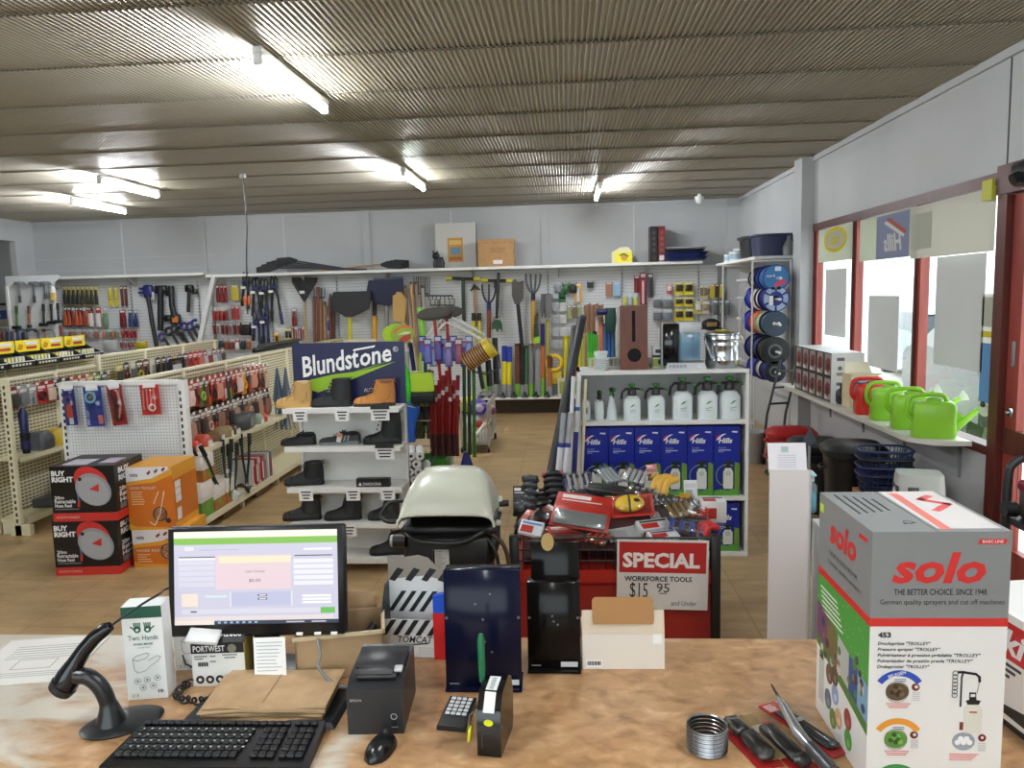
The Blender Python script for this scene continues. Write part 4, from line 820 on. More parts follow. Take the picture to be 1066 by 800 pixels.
# ---- carded tools beside the tall carton
def counter_pack(label, x, y, rz, w, l, kind, z=CT):
    t = thing('carded_tool', label, 'packaged tool', (x, y, z), rz, 'carded tools on the counter')
    pt(MB().b2((-w/2, -l/2, 0), (w/2, l/2, .003), C(160, 34, 34, .35)).b2((-w/2, l/2-.04, .003), (w/2, l/2, .0036), C(196, 60, 56, .35)), 'backing_card', t, 'red backing card')
    m = MB(); bk = C(24, 24, 26, .3)
    if kind == 0:
        m.b2((-w*.3, l*.12, .003), (w*.32, l*.46, .026), bk, bev=.006).b2((-w*.28, -l*.42, .003), (w*.4, l*.08, .034), bk, bev=.01)
        for k in range(3): m.disc(T(-w*.15+k*w*.15, l*.36, .026), 0, 0, .004, C(120, 120, 120, .4), .001, n=8)
    elif kind == 1:
        m.b2((-w*.34, -l*.36, .003), (w*.34, l*.34, .022), C(30, 30, 33, .25), bev=.005).b2((-w*.3, -l*.5, .003), (w*.3, -l*.36, .03), C(36, 36, 38, .5), bev=.008)
    else:
        for k in range(4): m.b2((-w*.35+k*w*.2, -l*.4, .003), (-w*.2+k*w*.2, l*.3, .012), C(40, 40, 44, .3), bev=.002)
        m.b2((-w*.4, l*.05, .003), (w*.4, l*.1, .014), C(200, 200, 200, .4))
    pt(m, 'tool', t, 'black tool')
    pt(MB().b2((-w*.46, -l*.47, .003), (w*.46, l*.44, .036), CLEAR, bev=.01), 'blister', t)
    m = MB()
    for k in range(5): m.rect(T(-w/2, -l/2, .0038), .006, l-.036+k*.006, w*.6, l-.033+k*.006, C(240, 230, 228, .4))
    pt(m, 'card_print', t)
counter_pack('red carded black tool next to the silver wire roll', .405, 1.705, 18, .062, .19, 0)
counter_pack('red carded black tool in the middle of the row beside the tall carton', .478, 1.700, 18, .062, .19, 1)
counter_pack('red carded bit set leaning nearest the tall carton', .545, 1.77, 28, .05, .24, 2, CT+.002)
m = MB().b2((-.026, -.09, 0), (.026, .09, .004), C(168, 140, 96, .5)); one('tan_card', 'plain tan backing card between the carded tools', 'card', m, (.443, 1.735, CT), 16)
t = thing('pointed_tool', 'clear wrapped pointed steel tool lying over the carded tools', 'hand tool', (0, 0, 0))
a = P(803, 713, Z=CT+.045); b = P(832, 765, Z=CT+.05); c = P(868, 805, Z=CT+.055)
pt(MB().tube([a, a+(b-a)*.3], [.002, .005], BLACK, 8), 'tip', t, 'black tip'); pt(MB().tube([a+(b-a)*.28, a+(b-a)*.5, b, b+(c-b)*.4], [.005, .012, .014, .012], C(170, 172, 176, .2, metal=.6), 10), 'shank', t); pt(MB().tube([b+(c-b)*.35, c], [.014, .016], C(60, 62, 66, .3), 10), 'handle', t, 'dark handle')
# ================================================================== boots on the stand (toes towards -x)
def boot(label, px0, px1, z, kind, group='boots on the display stand'):
    a = P(px0, 420, Y=SY+.12).x; b = P(px1, 420, Y=SY+.12).x; L = min(.32, (b-a)*.98); k = L/.29
    t = thing('boot' if kind['h'] > .1 else 'work_shoe', label, 'boot' if kind['h'] > .1 else 'shoe', ((a+b)/2, SY+.125, z+.0006), kind.get('rz', 4), group)
    up = C(*kind['c'], kind.get('r', .55)); so = C(*kind['s'], .6); hgt = kind['h']
    xs = [-.145, -.13, -.10, -.06, -.02, .02, .06, .10, .125, .135]; wd_ = [.012, .036, .046, .047, .043, .038, .036, .036, .03, .014]
    def outline(w): return [(x*k, -w_*w) for x, w_ in zip(xs, wd_)] + [(x*k, w_*w) for x, w_ in list(zip(xs, wd_))[::-1]]
    m = MB().prism(outline(1.04), .022, so)
    if kind.get('grip'):
        for i in range(9): m.box((-.11*k+i*.028*k, -.043, .008), (.008, .006, .016), so)
    m.b2((.05*k, -.036, 0), (.125*k, .036, .026), so); pt(m, 'sole', t)
    # foot: rings along the length, then shaft
    m = MB(); rings = []
    top = [.035, .056, .066, .074, .092, .122, .14, .13, .11, .085] if hgt > .1 else [.03, .044, .052, .056, .064, .078, .075, .078, .085, .07]
    for x, w_, h_ in zip(xs, wd_, top):
        rings.append([(x*k, w_*.96*cos(a_)*(1 if sin(a_) < .3 else .85), .018 + (h_-.018)*max(0, sin(a_))*1.0) for a_ in [pi*j/8 for j in range(9)]])
    m.loft(rings, up)
    if hgt > .1:
        sh = []; n_ = 6
        for i in range(n_):
            u = i/(n_-1); zz = .05+(hgt-.05)*u; cx = (.060+.010*u + kind.get('lean', 0)*u)*k; rx = (.078-.018*u)*k + .004*math.sin(u*3); ry = .040-.003*u
            sh.append([(cx+rx*cos(2*pi*j/16), ry*sin(2*pi*j/16), zz + (.012*cos(2*pi*j/16)*u if kind.get('chel') else 0)) for j in range(16)])
        m.loft(sh, up)
        if kind.get('collar'): m.lathe([(.046*k, 0), (.05*k, .012), (.046*k, .024)], C(*kind['collar'], .6), 16, T((.074+kind.get('lean', 0))*k, 0, hgt-.022), sx=1.12, sy=.82)
    else:
        m.lathe([(.042, .0), (.044, .012), (.036, .016)], C(*kind.get('collar', (20, 20, 20)), .7), 16, T(.072*k, 0, .072), sx=1.2*k, sy=.8)
        m.loft([[(-.02*k, -.022, .06), (-.02*k, .022, .06), (.035*k, .02, .088), (.035*k, -.02, .088)], [(-.015*k, -.016, .078), (-.015*k, .016, .078), (.04*k, .015, .104), (.04*k, -.015, .104)]], C(*kind.get('collar', (20, 20, 20)), .7))
    up_ = pt(m, 'upper', t)
    if hgt > .1:
        m = MB(); sc = C(*[int(c*.72) for c in kind['c']], .7)
        for s_ in (-1, 1): m.tube([(-.055*k, s_*.043, .05), (-.03*k, s_*.041, .075), (.0, s_*.0415, .09), (.02*k, s_*.0405, hgt*.75), (.03*k, s_*.038, hgt-.03)], .0022, sc, 6).tube([(.06*k, s_*.041, .035), (.10*k, s_*.0395, .06), (.11*k, s_*.036, hgt*.6)], .0022, sc, 6)
        m.tube([(-.085*k, -.046, .03), (-.088*k, -.03, .058), (-.09*k, 0, .066), (-.088*k, .03, .058), (-.085*k, .046, .03)], .0026, sc, 6); pt(m, 'seams', up_)
    if kind.get('lace'):
        m = MB(); lc = C(*kind['lace'], .6); n_ = 6 if hgt > .1 else 4
        for i in range(n_):
            u = i/(n_-1); x = (-.045+.06*u)*k if hgt > .1 else (-.03+.055*u)*k; zz = (.072+u*(hgt-.085)) if hgt > .1 else .066+.03*u
            w = .024; m.tube([(x-.006, -w, zz-.004), (x-.012, 0, zz+.006), (x-.006, w, zz-.004)], .003, lc, 6)
        pt(m, 'laces', up_)
    if kind.get('chel'):
        m = MB(); sd = fr_((.04*k, -.0405, .055), (1, 0, 0), (0, 0, 1)); m.poly(sd, [(.0, .0), (.035*k, -.005), (.05*k, hgt-.07), (-.0, hgt-.075)], C(52, 52, 54, .8), .003); pt(m, 'elastic_panel', up_)
        m = MB()
        for x in (.02, .13): m.tube([(x*k, 0, hgt-.012), (x*k, 0, hgt+.014), ((x+.012)*k, 0, hgt+.004), ((x+.012)*k, 0, hgt-.015)], .004, C(34, 34, 36, .7), 6)
        pt(m, 'pull_tab', up_)
    elif hgt > .1 and kind.get('tab', 1):
        pt(MB().tube([(.12*k, 0, hgt-.012), (.135*k, 0, hgt+.01), (.142*k, 0, hgt-.02)], .004, up, 6), 'pull_tab', up_)
    if kind.get('stripe'):
        m = MB()
        for i in range(3): m.poly(fr_((0, -.040, .03), (1, 0, 0), (0, 0, 1)), [(.0+i*.025, 0), (.012+i*.025, 0), (.03+i*.022, .04), (.02+i*.022, .04)], C(*kind['stripe'], .5), .004)
        pt(m, 'side_stripes', t); m = MB().box((-.012, -.052, .055), (.03, .002, .065), C(214, 210, 204, .5), RY(14)).box((-.012, -.0535, .07), (.026, .002, .025), C(220, 120, 60, .5), RY(14)); pt(m, 'swing_tag', t, 'white and orange swing tag')
    return t
BK = (26, 26, 28); SL = (20, 20, 21)
boot('tan suede ankle boot below the navy header sign', 287, 326, BSH[0], dict(c=(196, 156, 96), s=(200, 160, 90), h=.185, lace=(150, 120, 80), collar=(210, 186, 140), r=.8))
boot('black high lace boot in the middle below the header sign', 324, 368, BSH[0], dict(c=BK, s=SL, h=.20, lace=(10, 10, 10), collar=(36, 36, 38)))
boot('wheat coloured work boot with dark cleated sole', 368, 413, BSH[0], dict(c=(190, 128, 62), s=(46, 34, 26), h=.185, lace=(110, 70, 34), collar=(140, 92, 50), grip=1, r=.8))
boot('plain black low work shoe on the second tier', 290, 328, BSH[1], dict(c=(18, 18, 20), s=SL, h=.08))
boot('grey striped low safety sneaker carrying a swing tag', 330, 375, BSH[1], dict(c=(52, 54, 58), s=(120, 122, 124), h=.08, lace=(30, 30, 30), stripe=(150, 152, 154)))
boot('tall black boot at the end of the second tier', 376, 418, BSH[1], dict(c=BK, s=SL, h=.24, lace=(12, 12, 12)))
boot('black mid boot alone on the third tier', 291, 334, BSH[2], dict(c=(22, 22, 24), s=SL, h=.17, lace=(12, 12, 12), collar=(34, 34, 36)))
for i, (a, b) in enumerate(((287, 329), (331, 372), (377, 412))):
    boot('black pull-on boot on the fourth tier, %s along it' % ORD[i], a, b, BSH[3], dict(c=(36, 35, 34), s=SL, h=.17, chel=1))
boot('black pull-on boot on the lowest tier', 377, 419, BSH[4], dict(c=(34, 33, 33), s=SL, h=.165, chel=1))
m = MB().b2((-.12, -.02, 0), (.12, .03, .06), C(20, 20, 22, .35)); m.text(fr_((-.12, -.0205, 0), (1, 0, 0), (0, 0, 1)), .05, .012, .022, 'DIADORA', C(230, 230, 230, .5), w=.13); m.poly(fr_((-.12, -.0205, 0), (1, 0, 0), (0, 0, 1)), [(.015, .012), (.04, .012), (.028, .036)], C(230, 230, 230, .5))
q = P(389, 505, Y=SY+.05); one('name_block', 'black shoe brand block lying on the third tier of the boot stand', 'sign', m, (q.x, SY+.05, BSH[2]+.0006))
# ================================================================== sprayers and cartons on the white unit
def br_(w, d, z, n=16, e=.55): return [(math.copysign(abs(cos(a))**e, cos(a))*w, math.copysign(abs(sin(a))**e, sin(a))*d, z) for a in [2*pi*j/n for j in range(n)]]
BOT = C(226, 234, 234, .3); GRN = C(60, 140, 50, .4)
def pump_sprayer(label, x, y, s, first={}):
    k = round(s, 2)
    if k in first: return dup(first[k], label, (x, y, 1.0155), RU(-12, 12))
    t = thing('pressure_sprayer', label, 'sprayer', (x, y, 1.0155), 0, 'white pressure sprayers with green nozzles')
    m = MB().loft([br_(.062*s, .062*s, z*s, 20, e) if z < .17 else br_(r*s, r*s, z*s, 20, .9) for r, z, e in ((.06, 0, .6), (.062, .02, .6), (.062, .14, .6))] + [br_(r*s, r*s, z*s, 20, .9) for r, z in ((.05, .165), (.03, .178))], BOT); pt(m, 'bottle', t)
    pt(MB().lathe([(.03*s, .175*s), (.032*s, .18*s), (.03*s, .21*s), (.022*s, .225*s)], C(52, 48, 50, .35), 18), 'neck', t)
    m = MB().cyl((0, 0, .22*s), (0, 0, .255*s), .012*s, BLACK).cyl((0, 0, .245*s), (0, 0, .262*s), .026*s, GRN, 14); pt(m, 'pump_knob', t)
    m = MB().tube([(-.01*s, 0, .222*s), (-.045*s, 0, .225*s), (-.07*s, 0, .20*s), (-.078*s, 0, .15*s)], .009*s, BLACK, 8); pt(m, 'handle', t)
    m = MB().tube([(0, 0, .225*s), (.04*s, -.01*s, .226*s), (.065*s, -.015*s, .222*s)], [.011*s, .008*s, .006*s], BLACK, 8).tube([(.06*s, -.015*s, .222*s), (.085*s, -.02*s, .215*s)], [.007*s, .009*s], GRN, 8); pt(m, 'nozzle', t)
    m = MB(); f = fr_((0, -.0625*s, .04*s), (1, 0, 0), (0, 0, 1)); m.poly(f, [(-.02*s, .055*s), (.0, .075*s), (.022*s, .08*s), (.0, .062*s)], GRN, .0015); m.line(f, [(-.018*s, .03*s), (.02*s, .036*s)], .004*s, C(120, 170, 100, .5), .0015); m.line(f, [(-.016*s, .018*s), (.018*s, .018*s)], .002*s, GREY, .0015); pt(m, 'label', t, 'green printed label')
    first[k] = t; return t
for i, (px, s) in enumerate(((658, 1.0), (683, 1.0), (710, 1.16), (736, 1.16), (759, 1.16))):
    q = P(px, 440, Y=HY0+.10); pump_sprayer('white pressure sprayer, %s from the slim trigger bottles' % ORD[i], q.x, HY0+.10, s)
def trigger_bottle(label, x, y, kind):
    t = thing('trigger_bottle', label, 'spray bottle', (x, y, 1.0155), 10*kind, 'slim white trigger spray bottles')
    prof = [(.032, 0), (.034, .01), (.034, .12), (.03, .135), (.014, .15), (.014, .17)] if kind < 2 else [(.042, 0), (.043, .01), (.018, .17), (.014, .19)]
    m = MB().lathe(prof, BOT, 18); pt(m, 'bottle', t); zt = prof[-1][1]
    m = MB().lathe([(.017, zt-.02), (.017, zt+.01), (.012, zt+.02)], GRN if kind != 1 else BLACK, 14).b2((-.015, -.04, zt+.015), (.015, .02, zt+.045), C(40, 60, 40, .4) if kind != 1 else BLACK, bev=.006); m.cyl((0, -.04, zt+.032), (0, -.062, zt+.032), .008, GRN); pt(m, 'spray_head', t)
    pt(MB().tube([(0, -.022, zt+.016), (0, -.036, zt-.005), (0, -.03, zt-.03)], [.006, .005, .004], BLACK, 6), 'trigger', t)
    m = MB()
    if kind == 0: m.b2((-.02, -.0345, .04), (.02, -.033, .10), C(200, 212, 214, .5)).b2((.002, -.0352, .05), (.01, -.034, .09), DGREY); pt(m, 'label', t)
    return t
for i, (px, k) in enumerate(((610, 0), (624, 1), (637, 2))):
    q = P(px, 440, Y=HY0+.11); trigger_bottle(['slim bottle with green trigger at the end of the sprayer shelf', 'slim bottle with black trigger between two others', 'cone shaped trigger bottle beside the first pump sprayer'][i], q.x, HY0+.11, k)
def hills_box(label, x, z, h, first={}):
    if h in first: return dup(first[h], label, (x, HY0+.03, z), 0)
    t = thing('sprayer_box', label, 'box', (x, HY0+.03, z), 0, 'blue sprayer cartons on the white unit'); w = .186
    BL = C(22, 40, 150, .35); W_ = C(236, 238, 240, .4); pt(MB().b2((-w/2, 0, 0), (w/2, .20, h), BL), 'carton_body', t)
    m = MB(); f = fr_((-w/2, 0, 0), (1, 0, 0), (0, 0, 1)); top = h
    m.poly(f, [(.015, top-.105), (.03, top-.075), (.06, top-.058), (.088, top-.055), (.055, top-.075), (.03, top-.1)], W_, .0012).poly(f, [(.012, top-.085), (.035, top-.065), (.06, top-.058), (.04, top-.075), (.02, top-.095)], C(214, 50, 50, .4), .0018)
    m.text(f, .032, top-.125, .038, 'Hills', W_, w=.098, shear=.2, bold=.03, t=.0022).poly(f, [(.125, top-.045), (.165, top-.05), (.17, top-.038), (.13, top-.036)], W_, .0012)
    m.text(f, .032, top-.165, .014, 'Garden', C(170, 180, 220, .5), w=.055).rect(f, .032, top-.18, .12, top-.173, C(190, 200, 230, .5)).rect(f, .032, top-.192, .07, top-.186, C(150, 160, 210, .5))
    gz = .03; sc_ = min(1, h/.5); bz = gz+.02
    m.poly(f, [(0, 0), (w, 0), (w, .035), (.15, .05), (.10, .036), (.05, .048), (0, .036)], C(90, 160, 50, .5), .0012).poly(f, [(w*.72, .04), (w, .04), (w, .235*sc_), (w*.82, .25*sc_)], C(110, 150, 60, .5), .0010)
    m.ring(f, w*.52, bz+.10*sc_, .078*sc_, .083*sc_, C(150, 180, 90, .5), .0014, 60, 250).poly(f, [(w*.30, bz), (w*.30, .17*sc_), (w*.45, .235*sc_), (w*.62, .24*sc_), (w*.80, .2*sc_), (w*.8, bz)], C(30, 50, 60, .5), .0011)
    m.poly(f, [(w*.38, bz), (w*.72, bz), (w*.74, bz+.02), (w*.74, bz+.125*sc_), (w*.66, bz+.155*sc_), (w*.44, bz+.155*sc_), (w*.36, bz+.125*sc_), (w*.36, bz+.02)], C(222, 226, 222, .4), .002)
    m.ring(f, w*.55, bz+.115*sc_, .010, .014, GRN, .003).poly(f, [(w*.45, bz+.155*sc_), (w*.65, bz+.155*sc_), (w*.62, bz+.185*sc_), (w*.75, bz+.195*sc_), (w*.72, bz+.21*sc_), (w*.40, bz+.205*sc_), (w*.38, bz+.19*sc_), (w*.48, bz+.185*sc_)], C(26, 40, 30, .4), .002)
    pt(m, 'front_print', t); first[h] = t; return t
for i in range(6): hills_box('blue sprayer carton, %s along the middle shelf from the leaning tubes' % ORD[i], HX0+.022+.097+i*.1905+.006, .4505, .515)
for i in range(6): hills_box('blue sprayer carton, %s along the bottom shelf from the leaning tubes' % ORD[i], HX0+.022+.097+i*.1905+.006, .0305, .36)
# on top of the unit
def topz(px, py=388, y=HY0+.16): q = P(px, py, Y=y); return q.x
z = 1.3855
t = thing('wooden_letterbox', 'tall brown wooden letterbox with a slot and a round hole', 'letterbox', (P(660, 388, Y=5.62).x, 5.62, z), -4)
WD = noisemat('redbrown_wood', [(.3, (92, 44, 22)), (.7, (112, 56, 30))], 12, .4, stretch=(3, 3, .4))
w, h, d = .20, .465, .20; m = MB(); f = fr_((-w/2, 0, 0), (1, 0, 0), (0, 0, 1))
m.b2((-w/2, .016, 0), (w/2, d, h), WD); hole = C(8, 7, 6, .9)
pt(m, 'case', t); m = MB().b2((-w/2, 0, 0), (w/2, .016, h), WD); m.rect(f, w*.44, h*.44, w*.56, h*.92, hole, .001).disc(f, w*.52, h*.23, .050, hole, .001, n=28).ring(f, w*.52, h*.23, .05, .054, MAROON, .002, n=28); pt(m, 'front_panel', t)
t = thing('glass_lamp_box', 'boxy appliance with a black side and a blue glass front', 'appliance', (P(713, 388, Y=5.64).x, 5.64, z), -3)
m = MB().b2((-.155, 0, .02), (-.045, .18, .325), C(14, 14, 16, .12), bev=.004).b2((-.168, .0, .02), (-.158, .18, .325), C(170, 172, 176, .3)); pt(m, 'dark_side', t)
m = MB().b2((-.04, .01, .06), (.115, .17, .33), C(150, 196, 226, .08, alpha=.55), bev=.006).b2((-.04, .0, .26), (.115, .18, .335), C(206, 210, 214, .3), bev=.004); pt(m, 'glass_tank', t, 'blue clear tank under a silver cap')
m = MB().b2((-.03, .03, .08), (.10, .15, .22), C(20, 50, 96, .2), bev=.01).ell((.04, .01, .235), (.025, .006, .012), C(220, 240, 250, .2)); pt(m, 'inner_cartridge', t, 'dark blue inner block')
m = MB().loft([[(-.14, -.06, 0), (.15, -.06, 0), (.16, .18, 0), (-.15, .18, 0)], [(-.125, -.05, .045), (.135, -.05, .045), (.15, .18, .045), (-.14, .18, .045)]], C(196, 200, 204, .25)); f = fr_((-.13, -.0605, .0), (1, 0, 0), (0, .2, 1))
for k in range(5): m.rect(f, .012+k*.026, .012, .032+k*.026, .034, C(150, 152, 156, .3), .003)
m.ring(f, .225, .022, .008, .011, WHITE, .003); pt(m, 'control_base', t, 'silver base with square buttons')
t = thing('steel_pail', 'shiny ribbed steel pail with a lid on the white unit', 'pail', (P(752, 386, Y=5.70).x, 5.72, z), 0)
m = MB().lathe([(.0, 0), (.118, 0), (.12, .006), (.12, .05), (.122, .054), (.12, .058), (.12, .16), (.122, .165), (.12, .17), (.12, .20), (.123, .205), (.12, .21), (.121, .235), (.128, .24), (.128, .246)], C(200, 202, 206, .18, metal=1), 32); pt(m, 'pail_body', t)
m = MB().lathe([(.0, .262), (.05, .26), (.124, .25), (.126, .245)], C(176, 178, 180, .3, metal=.9), 32).lathe([(.0, .273), (.05, .272), (.06, .262)], C(190, 180, 60, .4), 20); pt(m, 'lid', t, 'flat lid with a yellow patch')
m = MB().tube(bez([(-.125, -.02, .225), (-.13, -.08, .20), (-.105, -.13, .1), (-.085, -.135, .06)], 8), .011, C(176, 180, 184, .25, metal=.9), 10).tube([(.12, -.02, .235), (.14, -.03, .22), (.138, -.03, .2)], .006, STEEL, 8); pt(m, 'handle', t)
t = thing('clear_tub_stack', 'stack of clear white plastic tubs on the white unit', 'tubs', (P(626, 390, Y=5.64).x, 5.66, z), 0)
m = MB()
for k in range(5): m.loft([br_(.042, .042, k*.017, 16, .6), br_(.052, .052, k*.017+.014, 16, .6), br_(.054, .054, k*.017+.016, 16, .6)], FROST)
m.loft([br_(.042, .042, .085, 16, .6), br_(.054, .054, .135, 16, .6)], FROST); pt(m, 'tubs', t)
for px, w, h, c, lab in ((688, .115, .085, (176, 190, 90), 'low boxed pack with green picture standing behind the letterbox'),):
    m = MB().b2((-w/2, 0, 0), (w/2, .09, h*1.9), C(236, 236, 232, .4)); f = fr_((-w/2, 0, 0), (1, 0, 0), (0, 0, 1)); m.rect(f, 0, h*.1, w, h*.8, C(*c, .5)).rect(f, .02, h*1.3, w-.02, h*1.6, DGREY).disc(f, w/2, h*.5, .02, DGREY).rect(f, 0, h*.9, w, h*1.1, BLACK)
    one('boxed_pack', lab, 'pack', m, (P(px, 388, Y=5.72).x, 5.74, z))
m = MB().b2((-.35, 0, 0), (.36, .03, .07), C(200, 196, 178, .4)); f = fr_((-.35, 0, 0), (1, 0, 0), (0, 0, 1))
for k in range(20): m.rect(f, .02+k*.034, .01, .045+k*.034, .06, C(*random.choice(((150, 150, 140), (230, 228, 214), (190, 180, 90), (120, 130, 120))), .5))
one('ticket_strip', 'strip of shelf tickets along the back of the white unit', 'ticket strip', m, (.52, 5.86, z))
# leaning tubes beside the unit
for i, (a, b, r, c, y0, y1, lab) in enumerate((((606, 330), (575, 485), .034, (34, 35, 38), 5.75, 5.35, 'thick dark grey tube leaning beside the white unit'), ((598, 340), (580, 500), .026, (40, 41, 44), 5.95, 5.55, 'thinner dark tube leaning behind the thick one'), ((603, 390), (594, 560), .017, (226, 226, 222), 5.5, 5.36, 'white pole with a blue band leaning at the corner of the white unit'), ((597, 392), (589, 560), .015, (216, 218, 220), 5.48, 5.33, 'white pole closest to the dark tubes'), ((610, 395), (602, 570), .012, (220, 210, 176), 5.5, 5.42, 'slim cream pole touching the side of the white unit'))):
    A = P(*a, Y=y0); B = P(*b, Y=y1); d = (B-A).normalized(); B = A + d*((A.z-.01)/-d.z)
    t = thing('leaning_tube', lab, 'tube', (0, 0, 0), 0, 'tubes and poles leaning by the white unit'); pt(MB().tube([A, B], r, C(*c, .4), 12), 'tube_wall', t)
    if i == 2: pt(MB().tube([A+(B-A)*.17, A+(B-A)*.19], r*1.05, C(40, 100, 170, .4), 12).tube([A+(B-A)*.3, B], r*1.08, C(30, 40, 130, .4), 12), 'band', t, 'blue band and sleeve')
    if i < 2: pt(MB().tube([A-d*.004, A+d*.02], r*1.06, C(70, 72, 76, .4), 12), 'end_cap', t)
for i, (px, py) in enumerate(((583, 470), (590, 470))):
    A = P(px+4, py-40, Y=5.3); B = P(px-4, py+50, Y=5.22); m = MB().tube([A, A+(B-A)*.35], .02, C(170, 174, 180, .2, alpha=.7), 10).tube([A+(B-A)*.35, B], .022, C(36, 48, 140, .35), 10).tube([A+(B-A)*.4, A+(B-A)*.7], .0225, C(220, 222, 228, .4), 10)
    d = (B-A).normalized(); m.tube([B, B+d*((B.z-.01)/-d.z)], .01, GREY, 8)
    one('wrapped_rod', ['blue and clear wrapped rod standing before the leaning tubes, outer one', 'blue and clear wrapped rod standing nearest the white unit'][i], 'rod', m, group='wrapped rods by the leaning tubes')
# ================================================================== special bin
BX0, BX1, BY0, BY1 = -.325, .795, 4.0, 4.85
t = thing('bargain_bin', 'red and black bargain bin heaped with packaged tools', 'bin', (0, 0, 0))
RB = C(176, 38, 30, .35); BKB = C(22, 20, 20, .4)
m = MB().b2((BX0+.03, BY0+.02, .04), (BX1-.03, BY1-.02, .46), RB).b2((BX0+.02, BY0, .40), (BX1-.02, BY0+.03, .47), RB).b2((BX0+.02, BY0+.005, .06), (BX1-.02, BY0+.03, .38), C(150, 32, 26, .4)); pt(m, 'base_cabinet', t)
m = MB()
for x in (BX0, BX1-.05):
    for y in (BY0-.01, BY1-.04):
        pt(MB().b2((x, y, 0), (x+.05, y+.05, .66), BKB, bev=.004), 'post', t)
m = MB()
for z in (.645, .58, .52):
    m.tube([(BX0+.02, BY0+.01, z), (BX1-.02, BY0+.01, z), (BX1-.02, BY1-.02, z), (BX0+.02, BY1-.02, z)], .004 if z < .64 else .006, BKB, 6, closed=True)
n_ = 24
for k in range(n_+1):
    x = BX0+.03+(BX1-BX0-.06)*k/n_
    for y in (BY0+.01, BY1-.02): m.cyl((x, y, .47), (x, y, .645), .0025, BKB, 6)
for k in range(16):
    y = BY0+.04+(BY1-BY0-.08)*k/15
    for x in (BX0+.02, BX1-.02): m.cyl((x, y, .47), (x, y, .645), .0025, BKB, 6)
pt(m, 'wire_basket', t)
# sign
t = thing('special_sign', 'red and white SPECIAL price sign hung on the bin', 'sign', (0, 0, 0))
a = P(641, 563, Y=3.975); b = P(734, 634, Y=3.975); w = b.x-a.x+.012; h = a.z-b.z+.006
f = Matrix.Translation((a.x, 3.975, b.z)) @ RY(1.2) @ fr_((0, 0, 0), (1, 0, 0), (0, 0, 1))
pt(MB().b2((0, 0, -.006), (w, h, 0), C(226, 222, 218, .5), f), 'sign_board', t)
m = MB(); m.rect(f, .012, h*.53, w-.012, h-.012, C(190, 40, 38, .5)).text(f, .03, h*.60, h*.22, 'SPECIAL', C(244, 240, 236, .5), w=w-.075, bold=.04, t=.0016)
m.text(f, .04, h*.405, h*.075, 'WORKFORCE TOOLS', BLACK, w=w*.74, bold=.025)
m.text(f @ T(w*.14, h*.14, 0) @ RZ(-2), 0, 0, h*.25, '$15', BLACK, w=w*.20, t=.0016, shear=-.05).text(f, w*.44, h*.25, h*.13, '95', BLACK, w=w*.14, t=.0016).text(f, w*.6, h*.06, h*.07, 'and Under', C(60, 60, 64, .5), w=w*.28, shear=.1)
m.line(f, [(w*.47, h*.23), (w*.55, h*.235)], .003, BLACK); pt(m, 'sign_lettering', t)
